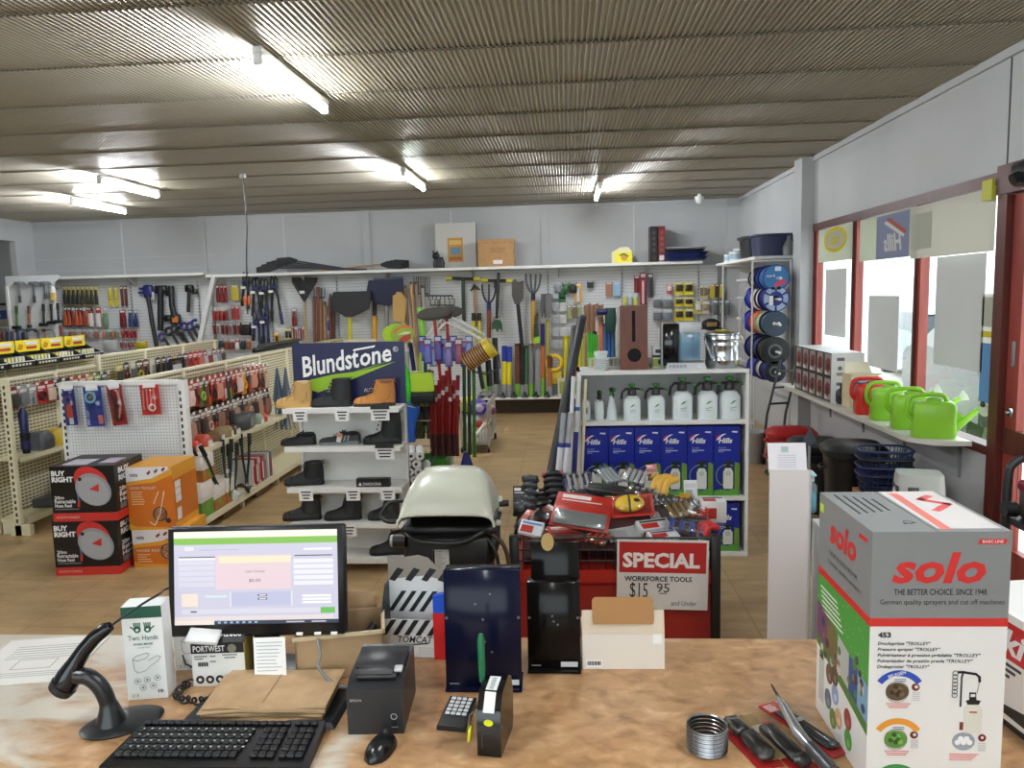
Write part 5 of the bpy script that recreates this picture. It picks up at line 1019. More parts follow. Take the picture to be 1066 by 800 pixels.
# heap of packaged tools
def pile(label, px, py, y, w, l, th, kind, cols, rz=0, rx=0, ry=0):
    q = P(px, py, Y=y); t = thing('packaged_tool', label, 'packaged tool', M=Matrix.Translation(q) @ RZ(rz) @ RX(rx) @ RY(ry)); t['group'] = 'packaged tools heaped in the bargain bin'
    c0 = C(*cols[0], .35); c1 = C(*cols[1], .3)
    if kind == 'card':
        pt(MB().b2((-w/2, -l/2, -.002), (w/2, l/2, .002), c0, bev=.001), 'backing_card', t); m = MB().b2((-w*.44, -l*.46, .002), (w*.44, -l*.05, th), c1, bev=.004); pt(m, 'tool', t)
        f = T(0, 0, .0022); m = MB().rect(f, -w*.4, l*.34, w*.1, l*.44, C(236, 230, 226, .4)).rect(f, -w*.4, l*.26, w*.3, l*.29, C(236, 230, 226, .4)); pt(m, 'card_print', t)
        pt(MB().b2((-w*.47, -l*.48, .001), (w*.47, l*.2, th+.012), CLEAR, bev=.006), 'blister', t)
    elif kind == 'clear':
        m = MB()
        for k in range(4): m.cyl((-w*.32+k*w*.21, -l*.42, th*.4), (-w*.32+k*w*.21, l*.38, th*.4), th*.32, c1, 8)
        pt(m, 'tool', t); pt(MB().b2((-w/2, -l/2, 0), (w/2, l/2, th), CLEAR2, bev=th*.3), 'blister', t); pt(MB().b2((-w/2, l*.3, -.002), (w/2, l/2, 0), c0), 'header_card', t)
    elif kind == 'box':
        pt(MB().b2((-w/2, -l/2, -th/2), (w/2, l/2, th/2), c0, bev=.002), 'carton_body', t); f = T(0, 0, th/2); m = MB().rect(f, -w*.42, -l*.4, w*.1, l*.1, c1).rect(f, -w*.42, l*.2, w*.42, l*.36, C(*cols[-1], .4))
        f = fr_((-w/2, -l/2, -th/2), (1, 0, 0), (0, 0, 1)); m.rect(f, w*.1, th*.2, w*.6, th*.7, c1); pt(m, 'carton_print', t)
    elif kind == 'bars':
        for k in range(3): pt(MB().b2((-w/2, -l/2+k*l/3, -th/2), (w/2, -l/2+(k+.75)*l/3, th/2), c0, bev=.004), 'bar', t)
    elif kind == 'soft':
        m = MB()
        for k in range(5): m.ell((0, -l*.4+k*l*.2, 0), (w*.5, l*.14, th*.6), c0, u=14, w=8)
        pt(m, 'glove_body', t); pt(MB().b2((-w*.52, l*.36, -th*.4), (w*.52, l*.5, th*.4), c1, bev=.01), 'cuff_label', t)
    elif kind == 'mouse':
        m = MB().ell((0, 0, th*.5), (w*.5, l*.42, th*.7), c0, u=18, w=10); pt(m, 'tape_case', t); m = MB().ell((0, 0, th*.5), (w*.12, l*.44, th*.73), c1, u=14, w=10).ell((w*.22, 0, th*.9), (w*.14, l*.12, th*.35), c1); pt(m, 'grip', t, 'black grip'); pt(MB().b2((-w*.6, -l*.55, -.002), (w*.8, l*.55, 0), C(206, 60, 50, .4)), 'backing_card', t); pt(MB().b2((-w*.58, -l*.52, 0), (w*.78, l*.52, th*1.35), CLEAR, bev=.012), 'blister', t)
    elif kind == 'grip':
        for k in range(3): pt(MB().tube(bez([(-w*.3+k*w*.3, -l*.45, 0), (-w*.34+k*w*.3, 0, th*.5), (-w*.25+k*w*.28, l*.45, 0)], 6), th*.35, c0, 10), 'handle', t)
        pt(MB().b2((-w*.3, l*.3, -.01), (w*.3, l*.6, .01), c1, bev=.006), 'head', t)
    return t
R_, S_, K_ = (186, 44, 36), (176, 180, 186), (30, 30, 33)
for a in (
    ('big red and grey carded pack on top of the heap', 606, 533, 4.22, .33, .25, .02, 'card', ((196, 52, 42), (128, 132, 132)), -16, 34, 6),
    ('yellow and black tape measure in a clear blister', 655, 527, 4.24, .17, .13, .05, 'mouse', ((232, 190, 40), K_), 4, 40, -6),
    ('rolled grey black glove bundle at the back corner of the bin', 551, 514, 4.5, .10, .22, .08, 'soft', ((62, 64, 68), (34, 34, 36)), -5, 50, 0),
    ('black pouch with a pink band', 577, 507, 4.62, .13, .20, .08, 'soft', ((34, 34, 36), (206, 110, 110)), 12, 50, 0),
    ('dark parallel bars lying across the top of the heap', 643, 511, 4.5, .36, .09, .03, 'bars', ((40, 40, 42), K_), -12, 20, 6),
    ('silver clear pack behind the big red pack', 602, 503, 4.62, .18, .16, .03, 'clear', ((60, 62, 66), S_), 10, 30, 0),
    ('silver clear pack at the top of the heap', 633, 497, 4.7, .14, .15, .04, 'clear', ((30, 34, 60), S_), 35, 30, 0),
    ('clear pack with loop shaped steel piece at the peak', 662, 498, 4.66, .16, .12, .04, 'clear', ((170, 50, 50), (200, 204, 208)), -30, 35, 10),
    ('yellow work glove lying near the blue cartons', 692, 506, 4.5, .15, .15, .06, 'grip', ((226, 178, 70), (214, 140, 60)), -50, 35, 0),
    ('pink topped clear sachet standing up', 679, 492, 4.72, .07, .10, .02, 'card', ((206, 120, 120), (220, 190, 90)), 20, 70, 0),
    ('white folded sheet beside the yellow glove', 719, 513, 4.62, .08, .15, .012, 'box', ((232, 234, 236), S_, (220, 220, 220)), 0, 70, 8),
    ('white carton with black top and red foot at the far corner of the bin', 742, 531, 4.45, .14, .09, .13, 'box', ((232, 232, 230), (200, 60, 50), K_), 0, 4, 0),
    ('long blue and red clear pack at the corner of the bin', 715, 551, 4.16, .26, .10, .04, 'clear', ((40, 50, 140), (60, 80, 170)), -14, 25, 8),
    ('red handled packed tool resting on the basket rim', 737, 552, 4.14, .12, .10, .05, 'grip', ((196, 40, 40), (210, 70, 60)), -70, 25, 0),
    ('clear pack of coloured handled drivers', 707, 533, 4.34, .20, .12, .04, 'clear', ((90, 60, 40), (150, 120, 60)), 30, 38, 0),
    ('plain grey backing card facing up at the front', 648, 554, 4.13, .18, .12, .004, 'box', ((170, 172, 168), (150, 150, 148), (186, 188, 184)), 18, 28, -6),
    ('silver and red boxed pack behind the sign, upper one', 680, 549, 4.17, .19, .08, .05, 'box', ((196, 198, 200), R_, (60, 60, 62)), 22, 24, 0),
    ('silver and red boxed pack behind the sign, lower one', 690, 560, 4.09, .17, .07, .05, 'box', ((206, 208, 210), (180, 40, 40), (70, 70, 72)), 20, 16, 0),
    ('white carton with coloured pictures at the near corner of the bin', 553, 553, 4.12, .13, .10, .06, 'box', ((226, 228, 232), (190, 70, 60), (120, 150, 200)), -14, 30, 10),
    ('pink striped strip pack at the edge of the basket', 545, 541, 4.25, .05, .15, .01, 'card', ((206, 110, 100), (60, 60, 62)), -40, 34, 0),
    ('black pack with white printed header at the back post', 541, 522, 4.45, .08, .18, .03, 'card', ((24, 24, 26), (40, 40, 44)), 0, 70, 0),
    ('red carded pack under the big red pack', 590, 556, 4.10, .20, .13, .02, 'card', ((176, 40, 34), (90, 40, 36)), 20, 25, 4),
    ('red netted pack of bits at the front of the basket', 622, 562, 4.08, .16, .11, .03, 'clear', ((150, 30, 28), (190, 70, 40)), -36, 20, 0),
    ('dark carded pack lying below the yellow tape measure', 625, 545, 4.2, .22, .10, .02, 'card', ((60, 30, 28), (70, 72, 76)), 28, 30, 0),
    ('dark red carded tool in front of the glove bundle', 571, 535, 4.36, .18, .12, .02, 'card', ((120, 30, 28), (50, 52, 56)), -60, 32, 0),
    ('silver toothed blade pack under the dark bars', 668, 513, 4.42, .2, .08, .02, 'clear', ((180, 182, 186), (60, 60, 64)), -40, 30, 0),
    ('black carded tool between the glove bundle and the pouch', 562, 519, 4.56, .14, .14, .03, 'card', ((40, 24, 24), (30, 30, 32)), 30, 40, 0),
    ('clear pack of black sockets behind the tape measure', 690, 522, 4.38, .16, .09, .03, 'clear', ((40, 40, 44), (50, 50, 54)), 12, 34, 0),
    ('red carded pack near the far corner of the basket', 722, 540, 4.32, .17, .11, .02, 'card', ((170, 40, 40), (60, 60, 64)), -8, 30, 0),
    ('grey carded pack at the back edge of the heap', 612, 512, 4.55, .2, .12, .02, 'card', ((90, 92, 96), (60, 60, 64)), 6, 28, 0),
    ('orange red netted pack against the front wires', 575, 562, 4.07, .12, .10, .03, 'clear', ((190, 60, 40), (150, 40, 30)), 10, 18, 0),
    ('dark red card lying low at the middle of the front', 655, 566, 4.08, .17, .09, .02, 'card', ((140, 32, 30), (40, 40, 42)), -4, 12, 0),
    ('black wrapped tool lying low behind the sign', 712, 566, 4.10, .16, .09, .03, 'card', ((40, 36, 36), (30, 30, 32)), 4, 10, 0),
): pile(*a)
for i in range(18):
    c_ = random.choice(((150, 34, 30), (60, 26, 26), (40, 38, 40), (176, 60, 40))); pile('small red or dark pack wedged among the larger packs of the heap', RU(560, 728), RU(518, 562), 4.5-(i % 3)*.12, RU(.07, .13), RU(.10, .16), .02, random.choice(('card', 'clear', 'grip')), (c_, random.choice(((190, 192, 196), (60, 60, 64), (206, 170, 60), (160, 40, 36)))), RU(-70, 70), RU(20, 50), RU(-15, 15))
m = MB(); hs = [[(BX0+.06+(BX1-BX0-.12)*i/10, BY0+.05+(BY1-BY0-.1)*j/6, .50 + .26*sin(pi*i/10)**.6*sin(pi*min(1, (j+.4)/6.8))**.8 + .02*sin(i*7+j*5)) for i in range(11)] for j in range(7)]
o = MB().loft(hs, C(70, 34, 32, .5), caps=False, closed=False)
tag(o.build('packaged_tools_heap'), 'mass of red and dark packaged tools filling the bargain bin', 'packaged tools', kind='stuff')
# ================================================================== barbecue with domed lid
t = thing('barbecue', 'off-white dome lidded barbecue with a black body behind the counter boards', 'barbecue', (-.632, 4.02, 0), 0)
LID = mat('lid_enamel', (206, 208, 190), .3); BB = C(16, 16, 17, .45)
m = MB(); rings = []; n_ = 20
prof = [(-.245, .835, .25), (-.235, .865, .248), (-.19, .93, .24), (-.11, .99, .23), (0, 1.022, .222), (.10, 1.015, .222), (.18, .96, .232), (.235, .88, .24)]
for y, zt, hw in prof:
    zb = .80 - .08*max(0, min(1, (y+.2)/.4))
    rings.append([(hw*math.copysign(abs(cos(a))**.5, cos(a)), y, zb + (zt-zb+.012)*abs(sin(a))**.5 + (.018*cos(a)**8 if y < -.2 else 0)*-1) for a in [pi*j/n_ for j in range(n_+1)]])
m.loft(rings, LID, caps=False, closed=False); m.tube([r for r in rings[0]], .008, LID, 8)
rear = rings[-1]; m.add(rear, [tuple(range(len(rear)))], LID)
lid = pt(m, 'domed_lid', t)
pt(MB().b2((-.25, -.17, .70), (.25, .22, .765), BB, bev=.02), 'cook_box', t)
m = MB().b2((-.21, -.215, .40), (.21, .16, .715), BB, bev=.015).b2((-.245, -.16, .55), (.245, .18, .70), BB, bev=.03); pt(m, 'body_shell', t)
m = MB().tube(bez([(-.215, -.20, .735), (-.15, -.245, .712), (0, -.26, .70), (.10, -.25, .71), (.185, -.20, .742)], 6), .0135, C(30, 30, 32, .35), 10); pt(m, 'carry_rail', t)
m = MB().b2((-.075, -.222, .545), (.01, -.216, .655), C(200, 202, 198, .4)); f = fr_((-.08, -.222, .535), (1, 0, 0), (0, 0, 1)); m.rect(f, .006, .006, .016, .12, BLACK)
for k in range(9): m.rect(f, .022, .012+k*.012, .022+.055*(.5+.5*random.random()), .016+k*.012, C(130, 132, 130, .5))
pt(m, 'rating_sticker', t, 'white rating label')
for s in (-1, 1):
    for y in (-.14, .14): pt(MB().tube([(s*.15, y, .42), (s*.24, y, .012)], .016, BB, 10), 'leg', t)
pt(MB().b2((-.20, -.13, .14), (.20, .13, .16), BB), 'lower_shelf', t)
m = MB().tube(bez([(.22, -.15, .72), (.29, -.17, .66), (.315, -.17, .54), (.28, -.16, .40), (.23, -.12, .34)], 8), .012, C(70, 50, 36, .4), 10).tube(bez([(.2, -.16, .70), (.25, -.18, .62), (.26, -.18, .5), (.22, -.16, .40)], 8), .010, C(30, 30, 32, .4), 8); pt(m, 'gas_hose', t, 'brown and black gas hoses')
m = MB().cyl((.26, -.02, .84), (.31, -.02, .845), .018, BB).b2((.255, -.03, .80), (.275, .0, .88), LID, bev=.004).cyl((.25, -.12, .765), (.275, -.12, .765), .016, LID, 12); pt(m, 'side_hinge', t)
m = MB().tube(bez([(-.24, -.02, .86), (-.33, -.04, .855), (-.37, -.08, .80), (-.33, -.12, .775), (-.26, -.12, .775)], 6), .011, BB, 8); pt(m, 'side_handle', t)
m = MB().cyl((-.285, -.18, .69), (-.22, -.18, .69), .036, BB, 16).cyl((-.30, -.18, .69), (-.285, -.18, .69), .032, C(170, 172, 168, .4), 16); pt(m, 'control_knob', t)
m = MB().box((.195, -.22, .455), (.02, .004, .04), WHITE); pt(m, 'hang_tag', t, 'white tag')
# ================================================================== hose reel cartons by the gondola
def reel_box(label, loc, rz, seed):
    w, d, h = .465, .42, .405; t = thing('hose_reel_carton', label, 'box', loc, rz, 'black hose reel cartons'); BX = C(18, 17, 18, .3); W_ = C(236, 236, 236, .4); RR = C(200, 50, 44, .4)
    pt(MB().b2((0, 0, 0), (w, d, h), BX), 'carton_body', t); m = MB()
    for f, L in ((fr_((0, 0, 0), (1, 0, 0), (0, 0, 1)), w), (fr_((w, 0, 0), (0, 1, 0), (0, 0, 1)), d)):
        m.rect(f, 0, 0, L, .062, RR, .0015)
        if L == w:
            m.text(f, .012, h-.07, .04, 'BUY', W_, w=.1, bold=.045, t=.002).text(f, .012, h-.115, .04, 'RIGHT', W_, w=.155, bold=.045, t=.002)
            m.text(f, .02, .165, .025, '20m', W_, w=.07, bold=.02, t=.002).text(f, .02, .135, .028, 'Retractable', W_, w=.15, bold=.02, t=.002).text(f, .02, .105, .026, 'Hose Reel', W_, w=.12, bold=.02, t=.002).rect(f, .02, .088, .19, .094, GREY, .0015)
            GRY = C(150, 152, 156, .4); mm = f @ T(.30, .25, 0) @ RZ(-35)
            m.disc(mm @ T(-.03, .03, 0), 0, 0, .13, RR, .002, .10, 24).disc(mm, .015, -.012, .135, GRY, .003, .112, 28).disc(mm, .02, -.02, .118, C(164, 166, 170, .4), .0036, .096, 28); m.poly(f, [(.275, .235), (.345, .215), (.35, .275)], RR, .0042)
            m.line(f, [(.205, .30), (.19, .20), (.195, .13)], .01, C(90, 110, 150, .4), .002).line(f, [(.195, .15), (.19, .11)], .016, RR, .0024); m.disc(f, .215, .31, .014, BLACK, .004, n=10)
            m.text(f, .02, .022, .018, 'CHOOSE WITH CONFIDENCE', C(230, 190, 180, .4), w=.17, t=.002)
        else:
            m.text(f, .05, h-.07, .042, 'BUY', W_, w=.16, bold=.045, t=.002).text(f, .05, h-.125, .042, 'RIGHT', W_, w=.21, bold=.045, t=.002)
            m.text(f, .05, .20, .035, '20m', W_, w=.12, bold=.03, t=.002).text(f, .05, .16, .036, 'Retract', W_, w=.23, bold=.03, t=.002).text(f, .05, .12, .034, 'Hose', W_, w=.2, bold=.03, t=.002)
            for k in range(4): m.rect(f, .05, .075+k*.01, .26, .078+k*.01, C(170, 170, 170, .4), .0015)
    pt(m, 'carton_print', t)
    m = MB(); f = T(0, 0, h); m.rect(f, .06, .05, .24, .25, C(206, 204, 210, .4), .001).rect(f, .30, .10, .42, .28, C(196, 180, 200, .4), .001).line(f, [(.0, .2), (w, .21)], .05, C(60, 58, 56, .2), .0008); pt(m, 'top_labels', t)
reel_box('lower black hose reel carton of the stack on the floor', (-3.735, 5.16, 0), 5, 0)
reel_box('upper black hose reel carton of the stack on the floor', (-3.715, 5.16, .4055), 4, 1)
def trolley_box(label, loc, rz, w, d, h, tall):
    t = thing('hose_trolley_carton', label, 'box', loc, rz, 'orange hose trolley cartons'); OR = C(206, 112, 28, .4); O2 = C(226, 160, 50, .4); W_ = C(226, 224, 226, .4)
    pt(MB().b2((0, 0, 0), (w, d, h), O2), 'carton_body', t); m = MB(); f = fr_((0, 0, 0), (1, 0, 0), (0, 0, 1))
    m.poly(f, [(0, .05), (.05, .028), (w, .015), (w, h-.06), (w*.6, h-.115), (0, h-.135)], OR, .001).poly(f, [(0, h), (w*.9, h), (w*.95, h-.02), (w*.55, h-.085), (0, h-.11)], W_, .0014)
    m.text(f, .03, h-.07, .026, 'neta', C(40, 50, 90, .5), w=.06, bold=.02, t=.002); RR = C(130, 36, 34, .4)
    for k in range(3): m.poly(f, [(w*.45+k*.055, h-.045+k*.012), (w*.53+k*.055, h-.022+k*.012), (w*.54+k*.055, h-.04+k*.012), (w*.48+k*.055, h-.06+k*.012)], RR, .002)
    m.text(f, .03, h-.165, .018, 'HOSE TROLLEY' if tall else 'HOSE REEL', W_, w=.19, t=.002)
    for k in range(6 if tall else 4): m.rect(f, .03, h-.19-k*.018, .09+random.random()*.05, h-.184-k*.018, C(240, 200, 150, .5), .0016)
    cx, cy, rr = w*.68, .12, .055 if tall else .06
    for k in range(14): m.ring(f, cx+rr*.55*cos(k*.9), cy+rr*.55*sin(k*.9), rr*.2, rr*.34, C(*((170, 164, 156), (70, 66, 62), (200, 190, 176))[k % 3], .5), .002, n=10)
    m.ring(f, cx, cy, rr*.85, rr, C(60, 56, 54, .5), .0022)
    if tall: m.line(f, [(w*.45, .06), (w*.55, .035), (w*.68, .12), (w*.8, .29)], .006, C(226, 220, 210, .5), .0024).line(f, [(w*.56, .20), (w*.68, .29)], .005, C(226, 220, 210, .5), .0024).disc(f, w*.85, .07, .02, C(70, 30, 30, .5), .0024)
    g = fr_((w, 0, 0), (0, 1, 0), (0, 0, 1)); m.rect(g, .0, .05, d, h-.10, OR, .001)
    for k in range(3): m.rect(g, .03, h-.17-k*.055, .12, h-.12-k*.055, W_, .0014)
    m.rect(g, .04, .06, .11, .15, W_, .0014); pt(m, 'carton_print', t)
trolley_box('lower orange hose reel carton next to the black cartons', (-3.245, 5.335, 0), 3, .39, .40, .285, False)
trolley_box('upper orange hose trolley carton next to the black cartons', (-3.255, 5.335, .2855), 3, .345, .40, .475, True)
# ================================================================== under and on the window shelf
ZS = .8655
def q_on(px, py, z=ZS): return P(px, py, Z=z)
a = P(824, 402, Z=ZS); b = P(874, 413, Z=ZS)
n5 = 5; pitch = .235; Y0b = 7.35
k = 0
for r_ in range(2):
    for i in range(n5):
        lab = '%s black fronted carton from the column, %s row, on the window shelf' % (ORD[n5-1-i], ['lower', 'upper'][r_])
        if k == 0:
            t = thing('boxed_kit', lab, 'box', (2.47, Y0b, ZS), 0, 'black fronted cartons stacked on the window shelf'); w, d, h = .30, .225, .232
            pt(MB().b2((0, 0, 0), (w, d, h), C(228, 228, 228, .45)), 'carton_body', t)
            m = MB(); f = fr_((0, d, 0), (0, -1, 0), (0, 0, 1)); m.rect(f, 0, 0, d, h, C(40, 38, 38, .4), .001).rect(f, .05, .02, d-.01, h-.012, C(150, 140, 138, .45), .0016).poly(f, [(.06, .07), (.12, .04), (d-.02, .08), (d-.03, .17), (.13, .19), (.07, .15)], C(120, 36, 40, .4), .0022).rect(f, .055, .02, .13, .06, C(206, 200, 190, .5), .0022).disc(f, .14, .10, .03, C(60, 40, 42, .5), .003)
            g = fr_((0, 0, 0), (1, 0, 0), (0, 0, 1)); m.rect(g, .05, .16, .12, .19, C(110, 112, 114, .5), .001).disc(g, .08, .09, .02, C(110, 112, 114, .5), .001).rect(g, .05, .02, .12, .05, C(150, 150, 152, .5), .001)
            pt(m, 'carton_print', t); bx = t
        else: dup(bx, lab, (2.47, Y0b+i*.2265, ZS+r_*.233))
        k += 1
q = P(885, 408, Z=ZS)
t = thing('open_carton', 'cream carton with its lid open on the window shelf', 'box', (2.52, 6.98, ZS), 0)
m = MB().b2((0, 0, 0), (.24, .22, .30), C(206, 190, 150, .6)); pt(m, 'carton_body', t); m = MB().b2((.01, -.02, 0), (.26, .01, .004), C(232, 226, 200, .5), Matrix.Translation((0, .0, .30)) @ RX(-30)).prism([(0, 0), (.24, 0), (.22, .11), (.02, .11)], .004, C(232, 226, 200, .5), Matrix.Translation((0, .16, .30)) @ RX(60)); pt(m, 'lid_flaps', t)
t = thing('electric_carton', 'dark blue and mauve carton of an electric appliance behind the red watering can', 'box', (2.475, 6.66, ZS), -6)
m = MB().b2((0, 0, 0), (.28, .19, .27), C(52, 56, 96, .35)); pt(m, 'carton_body', t); m = MB(); f = fr_((0, 0, 0), (1, 0, 0), (0, 0, 1))
m.rect(f, 0, 0, .28, .27, C(84, 72, 110, .35), .0008).text(f, .03, .20, .035, 'ELECTRIC', C(210, 206, 226, .5), w=.2, bold=.02, t=.002).text(f, .13, .15, .03, 'FENCE', C(190, 186, 210, .5), w=.11, t=.002).rect(f, .03, .05, .14, .13, C(40, 44, 70, .4), .0015)
g = fr_((0, .19, 0), (0, -1, 0), (0, 0, 1)); m.rect(g, .02, .02, .17, .16, C(30, 60, 130, .4), .001).rect(g, .05, .18, .15, .22, C(150, 156, 190, .4), .001); pt(m, 'carton_print', t)
t = thing('tag_gadget', 'small dark gadget with a white tag beside the boxed kits', 'gadget', (2.50, 7.20, ZS), 10)
pt(MB().b2((0, 0, 0), (.12, .09, .14), C(36, 42, 56, .4), bev=.02).cyl((.06, .045, .13), (.06, .045, .19), .03, C(30, 34, 44, .4), 14), 'gadget_body', t); pt(MB().b2((.075, -.006, .06), (.115, -.002, .13), WHITE), 'white_tag', t)
def watering_can(label, px, py, rz, col, group='plastic watering cans'):
    q = P(px, py, Z=ZS); x, y = q.x, q.y
    t = thing('watering_can', label, 'watering can', (x, y, ZS), rz, group); c = C(*col, .32)
    m = MB().loft([br_(a_, b_, z, 24, .38) for a_, b_, z in ((.135, .08, 0), (.14, .085, .01), (.14, .085, .19), (.135, .08, .235), (.12, .07, .255), (.06, .055, .262))], c)
    m.loft([br_(.05, .045, .25, 16, .7), br_(.05, .045, .28, 16, .7), br_(.042, .038, .28, 16, .7), br_(.04, .036, .25, 16, .7)], c); pt(m, 'can_body', t)
    pt(MB().tube(bez([(-.13, 0, .12), (-.17, 0, .17), (-.16, 0, .27), (-.11, 0, .30), (.0, 0, .305), (.06, 0, .295), (.09, 0, .24)], 6), .016, c, 12), 'handle', t)
    sp_ = pt(MB().tube([(.12, 0, .05), (.19, 0, .12), (.275, 0, .20), (.33, 0, .235)], [.034, .026, .018, .015], c, 14).prism([(.11, .08), (.14, .2), (.2, .135)], .012, c, fr_((0, .006, 0), (1, 0, 0), (0, 0, 1))), 'spout', t)
    pt(MB().tube([(.325, 0, .232), (.36, 0, .255), (.365, 0, .258)], [.016, .04, .040], C(226, 226, 222, .4), 16), 'rose', sp_, 'white sprinkler rose')
    return t
GCAN = (140, 198, 52)
watering_can('red watering can half hidden behind the first green can', 908, 431, -8, (206, 44, 34))
watering_can('lime green watering can next to the red one', 925, 437, -10, GCAN)
watering_can('lime green watering can between the other two green cans', 948, 446, -12, GCAN)
watering_can('lime green watering can at the shelf end with its spout to the glass', 971, 455, -14, GCAN)
def tub(label, name, cat, px, py, Y, w, d, h, col, lid=None, z0=0, hand=True):
    q = P(px, py, Y=Y); t = thing(name, label, cat, (q.x, Y, z0), -8); c = C(*col, .38)
    m = MB().loft([br_(w*.40, d*.40, 0, 24, .6), br_(w*.48, d*.48, h*.92, 24, .6), br_(w*.5, d*.5, h*.93, 24, .6), br_(w*.5, d*.5, h, 24, .6), br_(w*.47, d*.47, h, 24, .6), br_(w*.4, d*.4, h*.1, 24, .6)], c); pt(m, 'tub_body', t)
    if lid: pt(MB().loft([br_(w*.53, d*.53, h-.03, 24, .6), br_(w*.53, d*.53, h+.01, 24, .6), br_(w*.42, d*.42, h+.05, 24, .6), br_(w*.1, d*.1, h+.07, 24, .8)], C(*lid, .38)), 'lid', t)
    if hand:
        for s in (-1, 1): pt(MB().tube(bez([(s*w*.46, -.06, h*.8), (s*w*.54, -.05, h*.78), (s*w*.54, .05, h*.78), (s*w*.46, .06, h*.8)], 5), .012, c, 8), 'side_handle', t)
    return t
tub('red plastic storage tub under the far end of the window shelf', 'storage_tub', 'tub', 824, 440, 8.35, .50, .42, .40, (166, 26, 30), (180, 30, 34))
tub('red tub below the lidded red tub', 'storage_tub', 'tub', 824, 440, 7.75, .46, .4, .34, (150, 22, 26), (160, 24, 28))
tub('black lidded tub next to the red tubs', 'storage_tub', 'tub', 848, 455, 7.1, .46, .44, .52, (20, 20, 22), (24, 24, 26))
tub('big black lidded bin under the green watering cans', 'lidded_bin', 'bin', 889, 460, 6.2, .46, .46, .66, (16, 16, 18), (24, 24, 26))
tub('black tub wedged between the lidded bin and the red tubs', 'storage_tub', 'tub', 858, 470, 6.72, .30, .34, .45, (22, 22, 24), None)
def basket(label, px, Y, z0, col, w=.36, d=.28, h=.14):
    q = P(px-4, 490, Y=Y); t = thing('plastic_basket', label, 'basket', (q.x, Y, z0), -8, 'stacked baskets by the step stool'); c = C(*col, .4); m = MB()
    for k in range(4): m.tube([(x, y, z0*0+h*k/3) for x, y, _ in br_(w*(.42+.08*k/3), d*(.42+.08*k/3), 0, 24, .5)], .006 if k == 3 else .004, c, 6, closed=True)
    for p_, q_ in zip(br_(w*.42, d*.42, 0, 36, .5), br_(w*.5, d*.5, h, 36, .5)): m.cyl(p_, q_, .0035, c, 6)
    m.prism([(x, y) for x, y, _ in br_(w*.42, d*.42, 0, 24, .5)], .006, c); pt(m, 'basket_weave', t); pt(MB().tube([(x, y, h) for x, y, _ in br_(w*.51, d*.51, 0, 24, .5)], .009, c, 8, closed=True), 'rim', t)
    return t
for i, c in enumerate(((24, 34, 70), (30, 44, 96), (20, 22, 26), (22, 40, 80))): basket('%s dark basket from the floor in the stack behind the tall carton' % ORD[i], 924, 5.7, .44+i*.06, c)
m = MB().b2((-.18, -.15, 0), (.18, .15, .435), CARD); q = P(920, 490, Y=5.7); one('brown_carton', 'brown carton carrying the stack of dark baskets', 'box', m, (q.x, 5.7, 0), -8)
q = P(957, 492, Y=5.25); sk_ = q.z/.44
t = thing('step_stool', 'light grey plastic step stool with slotted side by the wall', 'step stool', (q.x, 5.25, 0), -14); t.scale = (.95, .95, sk_); c = C(196, 198, 192, .4)
m = MB().loft([br_(.20, .16, 0, 20, .35), br_(.15, .12, .42, 20, .35), br_(.145, .115, .44, 20, .35)], c); pt(m, 'stool_body', t)
m = MB()
for k in range(4): m.b2((-.11, -.006, 0), (.11, .006, .035), C(70, 72, 72, .6), Matrix.Translation((-.185+.012*k, 0, .16+k*.065)) @ RZ(90) @ RX(0), bev=.005)
for k in range(4): m.b2((-.09, 0, 0), (-.02, .012, .03), C(80, 82, 82, .6), Matrix.Translation((0, -.162+.01*k, .18+k*.06)), bev=.004)
pt(m, 'side_slots', t)
# upper corner shelf things
def up(px, py, X): q = P(px, py, X=X); return q
zc = 2.3355
t = thing('dark_tub', 'navy square tub with a rim on the high corner shelf', 'tub', (2.53, 9.82, zc), 0); m = MB().loft([br_(.18, .2, 0, 24, .3), br_(.2, .22, .24, 24, .3), br_(.225, .245, .245, 24, .3), br_(.225, .245, .27, 24, .3), br_(.2, .22, .27, 24, .3)], C(42, 48, 84, .4)); pt(m, 'tub_body', t)
t = thing('dark_tub', 'black square tub behind the navy one on the high corner shelf', 'tub', (2.53, 10.36, zc), 0); m = MB().loft([br_(.2, .22, 0, 24, .3), br_(.22, .24, .25, 24, .3), br_(.245, .265, .255, 24, .3), br_(.245, .265, .285, 24, .3), br_(.22, .24, .285, 24, .3)], C(26, 27, 30, .4)); pt(m, 'tub_body', t)
for i, (x, y, r, h, lab) in enumerate(((2.38, 10.98, .10, .13, 'pale tin beside the black tub on the high corner shelf'), (2.50, 11.2, .12, .18, 'large white and blue tin on the high corner shelf'), (2.36, 11.35, .08, .11, 'small pale blue tin at the far end of the high corner shelf'), (2.42, 10.05, .045, .10, 'small white tin in front of the dark tubs'))):
    t = thing('tin', lab, 'tin', (x, y, zc), 0, 'tins on the high corner shelf'); pt(MB().lathe([(0, 0), (r, 0), (r*1.02, .006), (r, .012), (r, h-.012), (r*1.02, h-.006), (r, h), (0, h)], C(214, 216, 214, .35), 22), 'tin_body', t); pt(MB().lathe([(r*1.003, h*.2), (r*1.003, h*.75)], C(150, 176, 190, .4), 22, caps=False), 'label', t); pt(MB().lathe([(0, h+.001), (r*.9, h+.001), (r*.92, h+.008), (0, h+.008)], STEEL, 22), 'lid', t)
t = thing('grey_flask', 'dim grey flask at the wall end of the high corner shelf', 'flask', (2.70, 9.62, zc), 0); pt(MB().lathe([(0, 0), (.07, 0), (.075, .1), (.05, .16), (.03, .2), (.03, .24), (0, .24)], C(120, 122, 124, .3), 16), 'flask_body', t)
